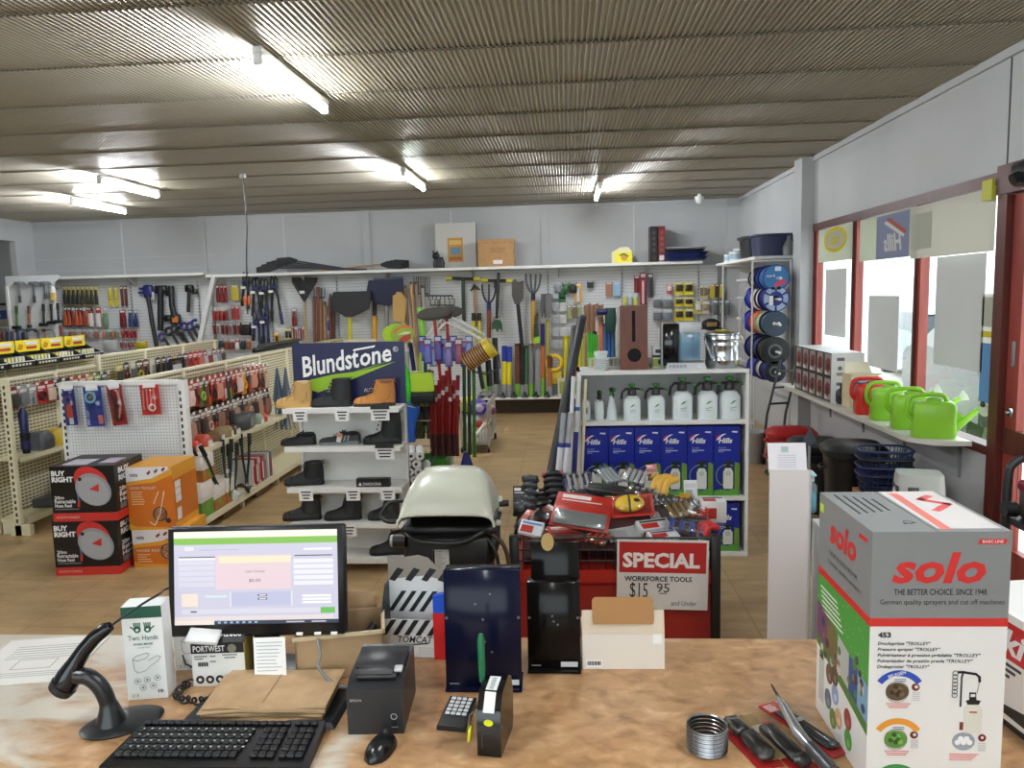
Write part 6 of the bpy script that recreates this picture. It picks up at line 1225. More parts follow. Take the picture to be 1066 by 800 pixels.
# rope reels on their rack
t = thing('reel_rack', 'white wire rack holding rope reels beside the window wall', 'rack', (0, 0, 0)); RX_ = 2.42; m = MB(); WRK = C(214, 214, 210, .35)
RZs = [2.07, 1.83, 1.54, 1.22, .98]
for y in (9.3, 11.0):
    for x in (RX_-.22, RX_+.22): m.cyl((x, y, 0), (x, y, 2.28), .011, WRK, 8)
    m.cyl((RX_-.22, y, .05), (RX_+.22, y, .05), .011, WRK, 8).cyl((RX_-.22, y, 2.27), (RX_+.22, y, 2.27), .011, WRK, 8)
pt(m, 'rack_frame', t)
for z in RZs: pt(MB().cyl((RX_+.02, 8.98, z-.008), (RX_, 11.1, z), .016, WRK, 10), 'rod', t)
def reel(label, z, y, r, wd, flange, rope, face=None):
    t = thing('rope_reel', label, 'rope reel', (RX_+.01, y, z), 0, 'rope reels on the white rack'); Mx = RX(-90)
    fl = C(*flange, .35); pt(MB().lathe([(.03, .012), (.03, 0), (r, 0), (r, .012), (.03, .012)], fl, 28, Mx, False).lathe([(.03, wd), (.03, wd-.012), (r, wd-.012), (r, wd), (.03, wd)], fl, 28, Mx, False), 'flanges', t)
    m = MB(); n_ = max(3, int(wd/.024))
    prof = [(.03, .012)] + [(r*.84 + .006*(i % 2), .012+(wd-.024)*i/(n_*2)) for i in range(n_*2+1)] + [(.03, wd-.012)]
    m.lathe(prof, C(*rope, .7), 28, Mx, False); pt(m, 'wound_rope', t)
    if face:
        f = fr_((0, -.001, 0), (1, 0, 0), (0, 0, 1)); m = MB()
        if face == 1: m.disc(f, 0, 0, r*.92, C(40, 110, 170, .4), .001, n=26).poly(f, [(-r*.2, -r*.75), (r*.75, -r*.45), (r*.6, -r*.1), (0, -r*.35)], C(200, 50, 80, .4), .002).rect(f, -r*.1, r*.5, r*.35, r*.82, C(206, 214, 222, .4), .002).text(f, -r*.7, r*.05, r*.22, 'cord', WHITE, w=r*.6, t=.002)
        elif face == 2:
            for k in range(6): m.ring(f @ RZ(k*60), 0, 0, r*.55, r*.92, C(150, 170, 200, .4), .001, -24, 24, 6)
            m.rect(f, -r*.5, -r*.5, -r*.2, r*.2, WHITE, .002)
        elif face == 3: m.disc(f, 0, 0, r*.9, C(44, 66, 84, .4), .001, n=26).disc(f, -r*.1, 0, r*.13, WHITE, .002, n=10).disc(f, r*.25, 0, r*.13, WHITE, .002, n=10)
        elif face == 4: m.disc(f, 0, 0, r*.9, C(20, 20, 22, .3), .001, n=26).ring(f, 0, 0, r*.35, r*.5, C(90, 92, 96, .4), .002)
        pt(m, 'face_print', t)
    return t
NB = (26, 34, 120); rows = [
 ('top', [(.165, .26, NB, (40, 110, 170), 1), (.165, .16, NB, NB, 0), (.16, .13, (30, 30, 40), (226, 220, 206), 0), (.16, .13, (20, 20, 24), (226, 220, 206), 0), (.11, .2, NB, NB, 0)]),
 ('second', [(.165, .24, NB, NB, 2), (.16, .17, (30, 34, 70), (226, 222, 210), 0), (.16, .17, (220, 216, 206), (230, 226, 214), 0), (.17, .26, (40, 50, 160), (40, 50, 170), 0)]),
 ('third', [(.16, .18, (40, 62, 80), (60, 90, 110), 3), (.16, .2, (180, 184, 150), (190, 190, 160), 0), (.16, .26, (220, 100, 40), (224, 104, 44), 0), (.17, .28, (36, 46, 150), (40, 50, 170), 0)]),
 ('fourth', [(.18, .26, (18, 18, 20), (24, 24, 28), 4), (.17, .24, (20, 22, 34), (30, 40, 110), 0), (.18, .3, (22, 28, 84), (26, 34, 100), 0)]),
 ('lowest', [(.14, .24, (26, 34, 110), (26, 30, 90), 4), (.13, .16, (200, 190, 176), (210, 204, 190), 0), (.16, .34, (32, 40, 140), (40, 50, 170), 0)])]
for (nm, rs), z in zip(rows, RZs):
    y = 9.14
    for i, (r, wd, fl, rp, fc) in enumerate(rs):
        reel('%s rope reel from the front on the %s rod of the white rack' % (ORD[i], nm), z, y, r*.93, wd, fl, rp, fc); y += wd+.02
for i, (x, c) in enumerate(((2.20, (206, 206, 200)), (2.25, (190, 196, 206)), (2.30, (214, 210, 200)))):
    y = 9.95+i*.1; m = MB().tube(bez([(x+.12, y, 1.98), (x, y-.05, 1.8), (x-.02, y-.1, 1.4), (x+.03, y-.06, .9), (x-.03, y-.08, .5), (x+.05, y-.1, .02)], 6), .008, C(*c, .7), 6); one('loose_rope_end', 'pale rope end hanging down before the reels, %s from the aisle' % ORD[i], 'rope', m, group='rope ends hanging at the reel rack')
t = thing('folded_trolley', 'dark folded sack trolley leaning below the rope reels', 'trolley', (0, 0, 0)); a = P(822, 375, Y=8.72); b = P(808, 432, Y=8.65); m = MB()
for dx in (0, .22): m.tube([a+Vector((dx-.1, dx*.3, 0)), b+Vector((dx-.1, dx*.3, 0)), Vector((b.x+dx-.16, 8.6+dx*.3, .06))], .014, C(40, 46, 50, .4), 8)
for k in (.2, .5, .8): p_ = a+(b-a)*k; m.cyl(p_+Vector((-.1, 0, 0)), p_+Vector((.12, .066, 0)), .012, C(40, 46, 50, .4), 8)
pt(m, 'trolley_frame', t)
for dx in (0, .22): pt(MB().lathe([(.02, 0), (.06, 0), (.06, .03), (.02, .03)], BLACK, 16, Matrix.Translation((b.x+dx-.17, 8.58+dx*.3, .061)) @ RY(90)), 'wheel', t)
m = MB().lathe([(0, 0), (.14, 0), (.16, .34), (.165, .35), (.155, .35), (.13, .02), (0, .02)], C(170, 176, 170, .4), 22); t = one('grey_bucket', 'grey bucket on the floor beside the rope rack', 'bucket', m, (P(795, 430, Y=9.0).x-.2, 8.75, 0))
m = MB()
for k in range(5): m.tube([((.22-.015*k)*cos(2*pi*i/24)+.02*sin(k), (.22-.01*k)*sin(2*pi*i/24), .015+.02*k) for i in range(24)], .012, C(60, 76, 60, .5), 8, closed=True)
one('hose_coil', 'dark green hose coil on the floor below the reels', 'hose', m, (P(790, 470, Z=0).x, 8.1, 0))
# ================================================================== sanitiser stand
t = thing('sanitiser_stand', 'white sanitiser stand with a paper sign beyond the counter', 'sanitiser stand', (.935, 3.25, 0), -6)
pt(MB().b2((-.085, 0, 0), (.085, .012, 1.185), C(222, 216, 214, .5)).b2((.075, .0, 0), (.085, .16, 1.17), C(236, 236, 236, .5)), 'stand_panels', t)
m = MB().b2((-.20, -.1, 0), (.08, .26, .012), C(222, 222, 222, .5)); pt(m, 'foot_plate', t)
m = MB(); pf = Matrix.Translation((-.082, .02, 1.17)) @ RX(-14) @ RY(-1); m.b2((-.004, 0, 0), (.152, .003, .125), C(226, 222, 226, .4), pf); f = pf @ fr_((0, -.0004, 0), (1, 0, 0), (0, 0, 1)); m.rect(f, .05, .085, .08, .11, C(170, 190, 190, .5))
for k in range(6): m.rect(f, .035, .07-k*.010, .11, .074-k*.010, C(196, 196, 206, .5))
pt(m, 'paper_sign', t)
m = MB().b2((.088, .03, .99), (.115, .13, 1.12), C(200, 226, 230, .3, alpha=.3), bev=.01).b2((.0895, .032, .995), (.1135, .128, 1.075), C(20, 160, 190, .2), bev=.008).cyl((.1, .08, 1.12), (.1, .08, 1.15), .012, WHITE).b2((.09, .03, 1.15), (.112, .10, 1.162), C(170, 220, 220, .4), bev=.004); pt(m, 'gel_bottle', t, 'blue gel bottle')
m = MB(); f = fr_((.105, .165, 1.285), (1, 0, 0), (0, 0, 1)); m.prism([(.026*sin(a)*(1 if cos(a) > 0 else (1+cos(a))**.8), -.026*cos(a) if cos(a) > 0 else -.055*cos(a)) for a in [2*pi*j/28 for j in range(28)]], .006, C(40, 46, 58, .4), f); m.cyl((.105, .165, 1.10), (.105, .165, 1.27), .006, GREY, 8); pt(m, 'drop_emblem', t, 'dark drop shaped emblem')
m = MB().b2((0, 0, 0), (.06, .2, .93), C(234, 234, 234, .5)); one('white_display_stand', 'white panel standing between the sanitiser stand and the tall carton', 'panel', m, (1.062, 3.2, 0), -4)
# ================================================================== black tube rack at the picture edge
t = thing('tube_rack', 'black tubular rack at the picture edge by the door', 'rack', (0, 0, 0)); q = P(1046, 560, Y=2.65); X0 = q.x; m = MB(); TB = C(20, 20, 22, .4)
for y in (2.35, 2.65):
    m.tube(bez([(X0, y, .0), (X0, y, 1.0), (X0, y, 1.28), (X0+.02, y, 1.345), (X0+.08, y, 1.36), (X0+.3, y, 1.36), (X0+.36, y, 1.345), (X0+.38, y, 1.28), (X0+.38, y, 1.0), (X0+.38, y, 0)], 5), .014, TB, 8)
for z in (.85, 1.16): m.b2((X0, 2.33, z-.02), (X0+.38, 2.67, z), TB)
m.cyl((X0-.02, 2.63, 1.19), (X0+.02, 2.63, 1.19), .026, TB, 12); pt(m, 'rack_frame', t)
t = thing('ribbed_packet', 'dark maroon packet with white stitching on the top shelf of the black rack', 'packet', (X0+.10, 2.56, 1.1605), 0); pt(MB().b2((-.07, -.06, 0), (.1, .08, .11), C(86, 76, 70, .4), bev=.01), 'packet_body', t)
m = MB().b2((-.075, -.065, .09), (.105, .085, .13), C(130, 30, 50, .4), bev=.01)
for k in range(5): m.box((-.03, -.067, .02+k*.015), (.012, .004, .007), WHITE)
pt(m, 'stitched_top', t, 'maroon stitched top')
m = MB().box((0, 0, .13), (.15, .01, .26), C(220, 198, 160, .5), RX(-5)); one('tan_card', 'tan card standing on the lower shelf of the black rack', 'card', m, (X0+.13, 2.60, .8505))
t = thing('pink_bottle', 'white round tub with a magenta label on the black rack', 'tub', (X0+.16, 2.48, .8505), 0); pt(MB().lathe([(0, 0), (.05, 0), (.052, .01), (.052, .115), (.054, .12), (.054, .14), (.05, .145), (0, .145)], C(230, 228, 230, .35), 24), 'tub_body', t); pt(MB().lathe([(.0525, .02), (.0525, .07)], C(150, 40, 120, .4), 24, caps=False), 'label', t, 'magenta label')
for k in range(4):
    one('small_jar', '%s small jar from the tube on the lower shelf of the black rack' % ORD[k], 'jar', MB().lathe([(0, 0), (.034, 0), (.035, .05), (.028, .06), (.028, .072), (0, .072)], C(*((190, 190, 186), (120, 90, 50), (60, 90, 50), (206, 200, 190))[k], .4), 16), (X0+.06+k*.085, 2.375, .8505), group='jars on the black rack')
# ================================================================== hanging cable
q = P(253, 183, Z=ZC-.03); t = thing('hanging_cable', 'thin black cable hanging from the metal ceiling', 'cable', (0, 0, 0)); pt(MB().box((q.x, q.y, ZC-.035), (.06, .06, .05), C(200, 200, 196, .5), bev=.01), 'ceiling_box', t)
e = P(256, 300, Y=q.y); pt(MB().tube(bez([q, (q.x+.01, q.y, q.z-.5), (q.x-.02, q.y, q.z-.9), (e.x, q.y, e.z-.3)]), .008, BLACK, 8), 'cable_run', t)
q = P(728, 204, Z=ZC-.03); t = thing('ceiling_camera', 'small white dome camera under the ceiling near the corner', 'camera', (q.x, min(q.y, 12.4), ZC-.02), 0); pt(MB().lathe([(0, -.02), (.07, -.02), (.07, -.06), (.05, -.11), (0, -.13)], WHITE, 16), 'dome', t); pt(MB().cyl((0, 0, -.02), (0, 0, .02), .03, WHITE), 'mount', t)
# ================================================================== broom rack in the aisle
YR = 7.6
def rp(px, py, y=YR): return P(px, py, Y=y)
t = thing('broom_rack', 'white wire display rack holding brooms and mops in the aisle', 'display rack', (0, 0, 0)); m = MB(); c = rp(468, 400); cx = c.x
m.cyl((cx, YR, .0), (cx, YR, 1.82), .022, WHITE, 12)
for s in (-1, 1):
    for k in (0, 1):
        e = rp(505 if s > 0 else 444, 349 if s > 0 else 350, YR-.1*k); m.tube([(cx, YR-.06*k, 1.80-.02*k), (e.x, e.y, e.z), (e.x, e.y, e.z-.06), (cx, YR-.06*k, 1.72-.02*k)], .009, WHITE, 8)
pt(m, 'post_and_arms', t)
pt(MB().b2((cx-.35, YR-.3, 0), (cx+.35, YR+.3, .03), DGREY), 'base_plate', t)
m = MB()
for z in (.45, .75, 1.02):
    a0 = rp(428, 440).x; a1 = rp(452, 440).x; m.tube([(a0, YR-.25, z), (a1, YR-.25, z), (a1, YR, z), (a0, YR, z)], .007, C(176, 160, 130, .4), 6, closed=True)
    for k in range(6): x = a0+(a1-a0)*k/5; m.tube([(x, YR-.25, z), (x, YR-.25, z-.12), (x, YR, z-.12)], .004, C(40, 42, 40, .4), 6)
pt(m, 'wire_baskets', t)
def stick(name, label, cat, a, b, r, col, y=YR, group=None, extra=None, seg=8):
    A = rp(*a, y); B = rp(*b, y); t = thing(name, label, cat, (0, 0, 0), 0, group); pt(MB().tube([A, B], r, C(*col, .35), seg), 'handle', t)
    if extra: extra(t, A, B)
    return t
# grey push brooms on red handles
def broomhead(t, A, B):
    m = MB().ell((0, 0, .03), (.175, .045, .065), C(84, 80, 76, .8), Matrix.Translation((A.x, A.y, A.z)) @ RY(-6)); pt(m, 'bristle_head', t, 'grey bristle head')
stick('push_broom', 'broom with grey head and red handle, bristles up, nearer one', 'broom', (452, 330), (461, 420), .016, (170, 30, 36), YR-.12, 'upturned grey headed brooms', broomhead)
stick('push_broom', 'broom with grey head and red handle, bristles up, farther one', 'broom', (465, 329), (470, 420), .016, (160, 28, 34), YR-.05, 'upturned grey headed brooms', broomhead)
for i in range(8):
    stick('red_handled_tool', '%s red handle from the left in the bundle on the broom rack' % ORD[i], 'long handled tool', (449.5+i*3.9, 386+(i*7 % 4)*5), (449.5+i*3.7, 452), .019, ((150, 20, 26), (120, 16, 22))[i % 2], YR-.2-.05*(i % 2), 'red handled tools on the broom rack', lambda t, A, B: (pt(MB().tube([B, B+Vector((0, 0, -.22))], [.022, .017], C(60, 20, 24, .5), 8), 'ferrule', t), pt(MB().tube([A+(B-A)*.25, A+(B-A)*.33], .0205, C(210, 200, 196, .4), 8), 'label_band', t)))
for i, (px, py0, py1, col) in enumerate(((483, 378, 470, (40, 80, 40)), (488, 370, 474, (24, 60, 34)), (493, 372, 476, (60, 110, 40)), (447, 385, 440, (30, 90, 60)), (442, 352, 392, (24, 80, 60)))):
    stick('long_handled_tool', ['dark green garden handle nearest the red bundle', 'dark green garden handle in the middle of three', 'bright green garden handle at the aisle edge', 'green handle behind the red bundle', 'short teal tube at the top of the broom rack'][i], 'long handled tool', (px, py0), (px+1, py1), .018, col, YR-.1, 'green handles on the broom rack')
for i, (a, b, col, lab) in enumerate((((427, 357), (431, 386), (24, 30, 90), 'navy broom handle behind the header sign'), ((432, 350), (436, 386), (190, 160, 120), 'pale wooden broom handle next to the navy one'), ((437, 320), (441, 352), (150, 210, 90), 'lime and white plastic pole at the top of the rack'), ((424, 366), (424, 392), (200, 204, 200), 'white ribbed handle beside the header sign'))):
    stick('broomstick', lab, 'broom handle', a, b, .022 if i != 2 else .035, col, YR-.05, 'broom handles on the rack')
# round lime scrubber in its card
q = rp(416, 348, YR-.3); t = thing('round_duster', 'lime green round duster in an orange printed sleeve above the header sign', 'duster', (q.x, q.y, q.z), 0); f = fr_((0, 0, 0), (1, 0, 0), (0, 0, 1)); m = MB().prism([(.15*cos(a), .10*sin(a)) for a in [2*pi*i/26 for i in range(26)]], .05, C(180, 220, 40, .6), f @ T(-.02, 0, -.05))
pt(m, 'duster_head', t); m = MB().prism([(.02+.11*cos(a), .10*sin(a)) for a in [2*pi*i/22 for i in range(22)]], .006, C(150, 190, 60, .4), f).poly(f, [(-.06, .03), (.02, .085), (.10, .08), (.12, .05), (.02, .06), (-.05, .0)], C(230, 120, 50, .4), .009).poly(f, [(-.02, -.06), (.06, -.08), (.11, -.04), (.11, 0), (.03, -.02)], C(190, 60, 50, .4), .009).poly(f, [(-.02, -.01), (.08, .0), (.12, .02), (.04, .02)], C(230, 230, 210, .4), .010); pt(m, 'printed_sleeve', t, 'orange and green printed sleeve')
pt(MB().tube([(-.01, .02, -.09), (.0, .02, -.42)], .012, C(110, 190, 50, .4), 8), 'handle', t)
q = rp(421, 400, YR-.35); t = thing('green_brush', 'bright green long brush hanging beside the wheat boot', 'brush', (q.x, q.y, q.z), 4); pt(MB().loft([br_(.045, .03, -.17, 14, .7), br_(.06, .04, -.1, 14, .7), br_(.055, .04, .1, 14, .7), br_(.03, .03, .18, 14, .7)], C(60, 210, 50, .4)), 'brush_head', t); pt(MB().cyl((0, 0, .16), (0, 0, .36), .014, C(210, 210, 205, .4)), 'handle', t)
q = rp(438, 398, YR-.3); t = thing('dustpan', 'lime green and black dustpan set hanging on the broom rack', 'dustpan', (q.x, q.y, q.z), 0); m = MB().loft([br_(.13, .04, -.09, 18, .6), br_(.135, .045, .0, 18, .6), br_(.12, .04, .09, 18, .6)], C(190, 226, 60, .45)); pt(m, 'pan', t); pt(MB().b2((-.135, -.05, -.20), (.135, .03, -.09), C(24, 28, 22, .6), bev=.01), 'brush', t, 'black brush')
pt(MB().tube([(0, 0, .08), (.01, 0, .28)], .014, C(170, 210, 60, .4), 8), 'handle', t)
for k in range(4):
    q = rp(431+k*6, 428+(k % 2)*14, YR-.12); m = MB().loft([br_(.05, .04, -.14, 12, .6), br_(.055, .045, .0, 12, .6), br_(.05, .04, .14, 12, .6)], C(*((36, 40, 34), (70, 84, 40), (30, 32, 34), (60, 74, 44))[k], .6)).b2((-.045, -.046, .05), (.045, -.044, .12), C(*((110, 130, 50), (60, 64, 60), (140, 150, 70), (50, 54, 50))[k], .5))
    one('brush_refill', '%s dark brush refill from the left in the wire baskets' % ORD[k], 'brush', m, (q.x, q.y, q.z), group='brush refills in the wire baskets')
PURP = [(60, 60, 150), (80, 90, 170), (150, 160, 190), (70, 60, 140), (90, 110, 180), (110, 100, 160), (60, 80, 150), (130, 60, 90), (70, 90, 160), (100, 120, 190)]
for k in range(10):
    q = rp(440+k*5.4, 363+(k % 3)*3, YR-.1-.06*(k % 2)); w, h = .075, .25; m = MB().b2((-w/2, -.004, -h/2), (w/2, .004, h/2), C(*PURP[k], .35)).loft([br_(w*.42, .028, -h*.42, 12, .6), br_(w*.46, .032, -h*.1, 12, .6), br_(w*.3, .02, h*.2, 12, .6)], C(*[min(255, c_+36) for c_ in PURP[k]], .3)); f = fr_((-w/2, -.005, -h/2), (1, 0, 0), (0, 0, 1)); m.rect(f, .01, h*.8, w-.01, h*.95, C(206, 208, 220, .4), .002).rect(f, .01, h*.7, w*.6, h*.76, C(190, 60, 70, .4), .002)
    one('mop_pack', '%s blue violet mop pack from the left on the white arms' % ORD[k], 'mop pack', m, (q.x, q.y, q.z), 8*(k % 3)-8, 'mop packs on the white arms')
# striped spring roll
q = rp(499, 369, YR-.2); t = thing('striped_roll', 'tan and black striped roll with a yellow band lying across the rack', 'roll', M=Matrix.Translation(q) @ RY(-32)); m = MB()
for k in range(9): m.cyl((-.16+k*.026, 0, 0), (-.147+k*.026, 0, 0), .095, C(190, 140, 80, .5), 18).cyl((-.147+k*.026, 0, 0), (-.134+k*.026, 0, 0), .09, C(40, 32, 30, .5), 18)
pt(m, 'coil', t); pt(MB().cyl((.075, 0, 0), (.15, 0, 0), .1, C(226, 200, 50, .4), 18), 'yellow_band', t, 'yellow end band'); pt(MB().tube([(-.15, 0, -.1), (-.05, -.02, -.2), (.1, -.02, -.22), (.16, 0, -.1)], .008, C(40, 42, 46, .4), 8), 'wire_cradle', t)
for i, (a, b, r) in enumerate((((498, 378), (503, 405), .022), ((508, 375), (510, 402), .03), ((515, 352), (517, 400), .03))):
    stick('dark_tube', ['dark tube under the striped roll', 'thicker dark tube beside the striped roll', 'black tube standing at the aisle side of the rack'][i], 'tube', a, b, r, (34, 34, 38), YR+.1, 'dark tubes behind the broom rack')
# crate, funnel, rolls, wedge, trolley
q = P(463, 487, Z=0); t = thing('green_crate', 'green plastic crate on the floor under the red handles', 'crate', (q.x, YR+.05, .0305), 0); GC = C(50, 130, 40, .45); m = MB(); w, d, h = .40, .34, .30
m.loft([br_(w*.46, d*.46, .01, 20, .3), br_(w*.5, d*.5, h, 20, .3), br_(w*.47, d*.47, h, 20, .3), br_(w*.43, d*.43, .03, 20, .3)], GC); m.b2((-.01, -d*.5-.006, .02), (.01, -d*.45, h), C(30, 90, 30, .45)).b2((-w*.5, -d*.5-.006, .13), (w*.5, -d*.46, .15), C(30, 90, 30, .45)); pt(m, 'crate_body', t)
pt(MB().tube(bez([(.04, -.18, .26), (.09, -.2, .18), (.16, -.19, .12)], 6), .012, BLACK, 8), 'strap', t)
q = rp(427, 440, 7.26); t = thing('blue_funnel', 'blue tall funnel bucket hanging behind the boot stand', 'funnel', (q.x, 7.26, q.z), 0); pt(MB().lathe([(.0, -.19), (.045, -.19), (.055, -.02), (.09, .07), (.095, .15), (.085, .15), (.08, .07), (.04, -.0)], C(40, 100, 200, .35), 20), 'funnel_body', t); pt(MB().tube([(-.09, 0, .13), (-.08, -.08, .2), (.09, 0, .13)], .006, C(200, 200, 200, .4), 6), 'bail', t); pt(MB().cyl((0, 0, .15), (0, 0, .42), .02, C(60, 120, 190, .4)), 'stem', t)
k = 0
for r_, n_ in enumerate((3, 3, 2, 2)):
    for i in range(n_):
        q = P(422.5+i*9.2+(r_ % 2)*3+r_*.8, 500-r_*8.2, Y=6.1); t = thing('paper_roll', '%s white roll from the boot stand in the %s layer of the heap' % (ORD[i], ORD[r_]), 'roll', M=Matrix.Translation((q.x, 6.1, q.z)) @ RZ(11)); t['group'] = 'white rolls heaped beside the boot stand'
        pt(MB().lathe([(.013, .3), (.013, 0), (.034, 0), (.034, .32), (.013, .32)], C(214, 214, 212, .5), 14, RX(-90), False), 'rolled_sheet', t); pt(MB().lathe([(0, .02), (.0125, .02), (.0125, .001)], C(90, 90, 90, .5), 10, RX(-90), caps=False), 'core', t); k += 1
q = P(436, 507, Y=6.1); m = MB().b2((-.18, .0, 0), (.14, .34, q.z+.012), C(60, 56, 50, .6)); one('roll_plinth', 'dark plinth under the white rolls', 'plinth', m, (q.x, 6.1, 0), 11)
q = P(486, 489, Z=0); t = thing('blue_wedge', 'small blue floor wedge standing in the aisle by the trolley', 'floor stand', (q.x, q.y, 0), 10); pt(MB().loft([br_(.085, .06, 0, 16, .5), br_(.08, .055, .02, 16, .5), br_(.03, .02, .20, 16, .5)], C(24, 28, 120, .4)), 'wedge_body', t)
t = thing('goods_trolley', 'low wire trolley with bagged goods in the aisle', 'trolley', (0, 0, 0)); TW = C(176, 170, 160, .4); yb = 9.4; a = P(481, 460, Y=yb); b = P(512, 460, Y=yb+.9); m = MB()
for p_ in ((a.x, yb), (b.x+.05, yb), (b.x+.05, yb+.9), (a.x, yb+.9)): m.cyl((p_[0], p_[1], .08), (p_[0], p_[1], .62), .012, TW, 8)
for z in (.12, .36, .62): m.tube([(a.x, yb, z), (b.x+.05, yb, z), (b.x+.05, yb+.9, z), (a.x, yb+.9, z)], .01, TW, 8, closed=True)
for k in range(9): m.cyl((b.x+.05, yb+.1*k, .12), (b.x+.05, yb+.1*k, .62), .005, TW, 6).cyl((a.x+(b.x+.05-a.x)*k/8, yb, .12), (a.x+(b.x+.05-a.x)*k/8, yb, .36), .005, TW, 6)
m.b2((a.x, yb, .10), (b.x+.05, yb+.9, .125), TW); pt(m, 'wire_frame', t)
for p_ in ((a.x, yb), (b.x+.05, yb), (b.x+.05, yb+.9), (a.x, yb+.9)): pt(MB().lathe([(.01, -.015), (.04, -.015), (.04, .015), (.01, .015)], BLACK, 12, Matrix.Translation((p_[0], p_[1], .04)) @ RY(90)), 'castor', t)
e = P(505, 441, Y=yb-.1); g_ = P(492, 458, Y=yb-.5); pt(MB().tube([e, g_], .022, C(206, 200, 190, .4), 8), 'pull_bar', t, 'pale pull bar')
for i, (px, py, dy, c1, c2, lab) in enumerate(((497, 424, .1, (90, 70, 170), (200, 190, 230), 'violet and white bag on top of the trolley'), (489, 421, .35, (226, 210, 60), (236, 230, 180), 'yellow bag on the trolley'), (492, 441, .02, (206, 206, 204), (190, 60, 60), 'clear bag hanging at the trolley front'), (506, 428, .5, (196, 180, 186), (120, 60, 90), 'pinkish pack at the aisle side of the trolley'))):
    q = P(px, py, Y=yb+dy); m = MB().loft([br_(.09, .08, -.09, 14, .5), br_(.13, .10, -.02, 14, .6), br_(.11, .09, .06, 14, .6), br_(.04, .05, .10, 14, .8)], C(*c1, .3)).ell((.03, -.09, .0), (.06, .03, .05), C(*c2, .4)); one('goods_bag', lab, 'bag', m, (q.x, q.y, q.z), i*20, 'bagged goods on the trolley')
# ================================================================== packs on the gondola hooks
PK = {}
def hook_pack(label, loc, rz, w, h, card, tool, shape, group):
    key = (round(w, 3), round(h, 3), card, tool, shape)
    if key in PK: return dup(PK[key], label, loc, rz, group)
    t = thing('hanging_pack', label, 'packaged tool', loc, rz, group); cc = C(*card, .35); tc = C(*tool, .35)
    m = MB().prism([(-w/2, -h), (w/2, -h), (w/2, -.02), (w*.25, 0), (-w*.25, 0), (-w/2, -.02)], .003, cc, fr_((0, .0015, 0), (1, 0, 0), (0, 0, 1))); f = fr_((0, -.0015, 0), (1, 0, 0), (0, 0, 1))
    m.rect(f, -w*.4, -.055, w*.4, -.03, C(232, 230, 226, .4), .001).rect(f, -w*.4, -.075, w*.1, -.065, C(232, 230, 226, .4), .001); pt(m, 'backing_card', t)
    m = MB(); z0, z1 = -h*.92, -h*.33; y = -.014
    if shape == 'pliers': m.tube(bez([(-w*.22, y, z0), (-w*.28, y, z0+(z1-z0)*.4), (0, y, z0+(z1-z0)*.7)], 4), .009, tc, 8).tube(bez([(w*.22, y, z0), (w*.28, y, z0+(z1-z0)*.4), (0, y, z0+(z1-z0)*.7)], 4), .009, tc, 8).box((0, y, z1-.02), (.022, .012, .05), DSTEEL, bev=.003)
    elif shape == 'driver': m.cyl((0, y, z0), (0, y, z0+(z1-z0)*.5), .013, tc, 10).cyl((0, y, z0+(z1-z0)*.5), (0, y, z1), .004, STEEL, 8)
    elif shape == 'round': m.tube([(w*.3*cos(2*pi*i/16), y, (z0+z1)/2+w*.3*sin(2*pi*i/16)) for i in range(16)], .012, tc, 8, closed=True)
    elif shape == 'bag': m.loft([br_(w*.44, .012, z0, 10, .6), br_(w*.47, .022, z0+(z1-z0)*.4, 10, .6), br_(w*.42, .014, z1, 10, .6)], tc, T(0, y, 0))
    elif shape == 'knife': m.b2((-.012, y-.008, z0), (.012, y+.008, z0+(z1-z0)*.65), tc, bev=.004).b2((-.008, y-.003, z0+(z1-z0)*.6), (.008, y+.003, z1), STEEL)
    pt(m, 'tool', t)
    PK[key] = t; return t
G1C = [((206, 60, 36), (40, 40, 42), 'pliers'), ((60, 40, 34), (206, 80, 50), 'driver'), ((110, 120, 60), (150, 190, 90), 'round'), ((200, 80, 50), (230, 200, 190), 'bag'), ((70, 64, 58), (120, 160, 60), 'knife'), ((196, 110, 70), (60, 54, 50), 'pliers'), ((190, 60, 40), (220, 150, 130), 'bag'), ((120, 80, 60), (200, 90, 40), 'driver'), ((226, 150, 40), (236, 170, 40), 'round'), ((190, 50, 40), (50, 50, 52), 'pliers'), ((170, 120, 90), (210, 180, 150), 'bag'), ((204, 70, 44), (230, 220, 214), 'knife')]
G1D = [((96, 70, 60), (150, 110, 90), 'bag'), ((170, 150, 140), (180, 140, 120), 'bag'), ((150, 120, 104), (206, 160, 140), 'round'), ((90, 60, 50), (190, 90, 60), 'driver'), ((70, 54, 48), (170, 70, 60), 'pliers'), ((130, 90, 70), (60, 50, 46), 'bag')]
CN = {0: 'orange red', 1: 'dark brown', 2: 'olive green', 3: 'orange and white', 4: 'dark green', 5: 'tan orange', 6: 'red and pink', 7: 'brown orange', 8: 'amber yellow', 9: 'red and black', 10: 'beige', 11: 'red and white'}
CD = {0: 'dark brown', 1: 'grey pink', 2: 'dusty pink', 3: 'brown red', 4: 'dark red', 5: 'brown grey'}
X1 = -3.60
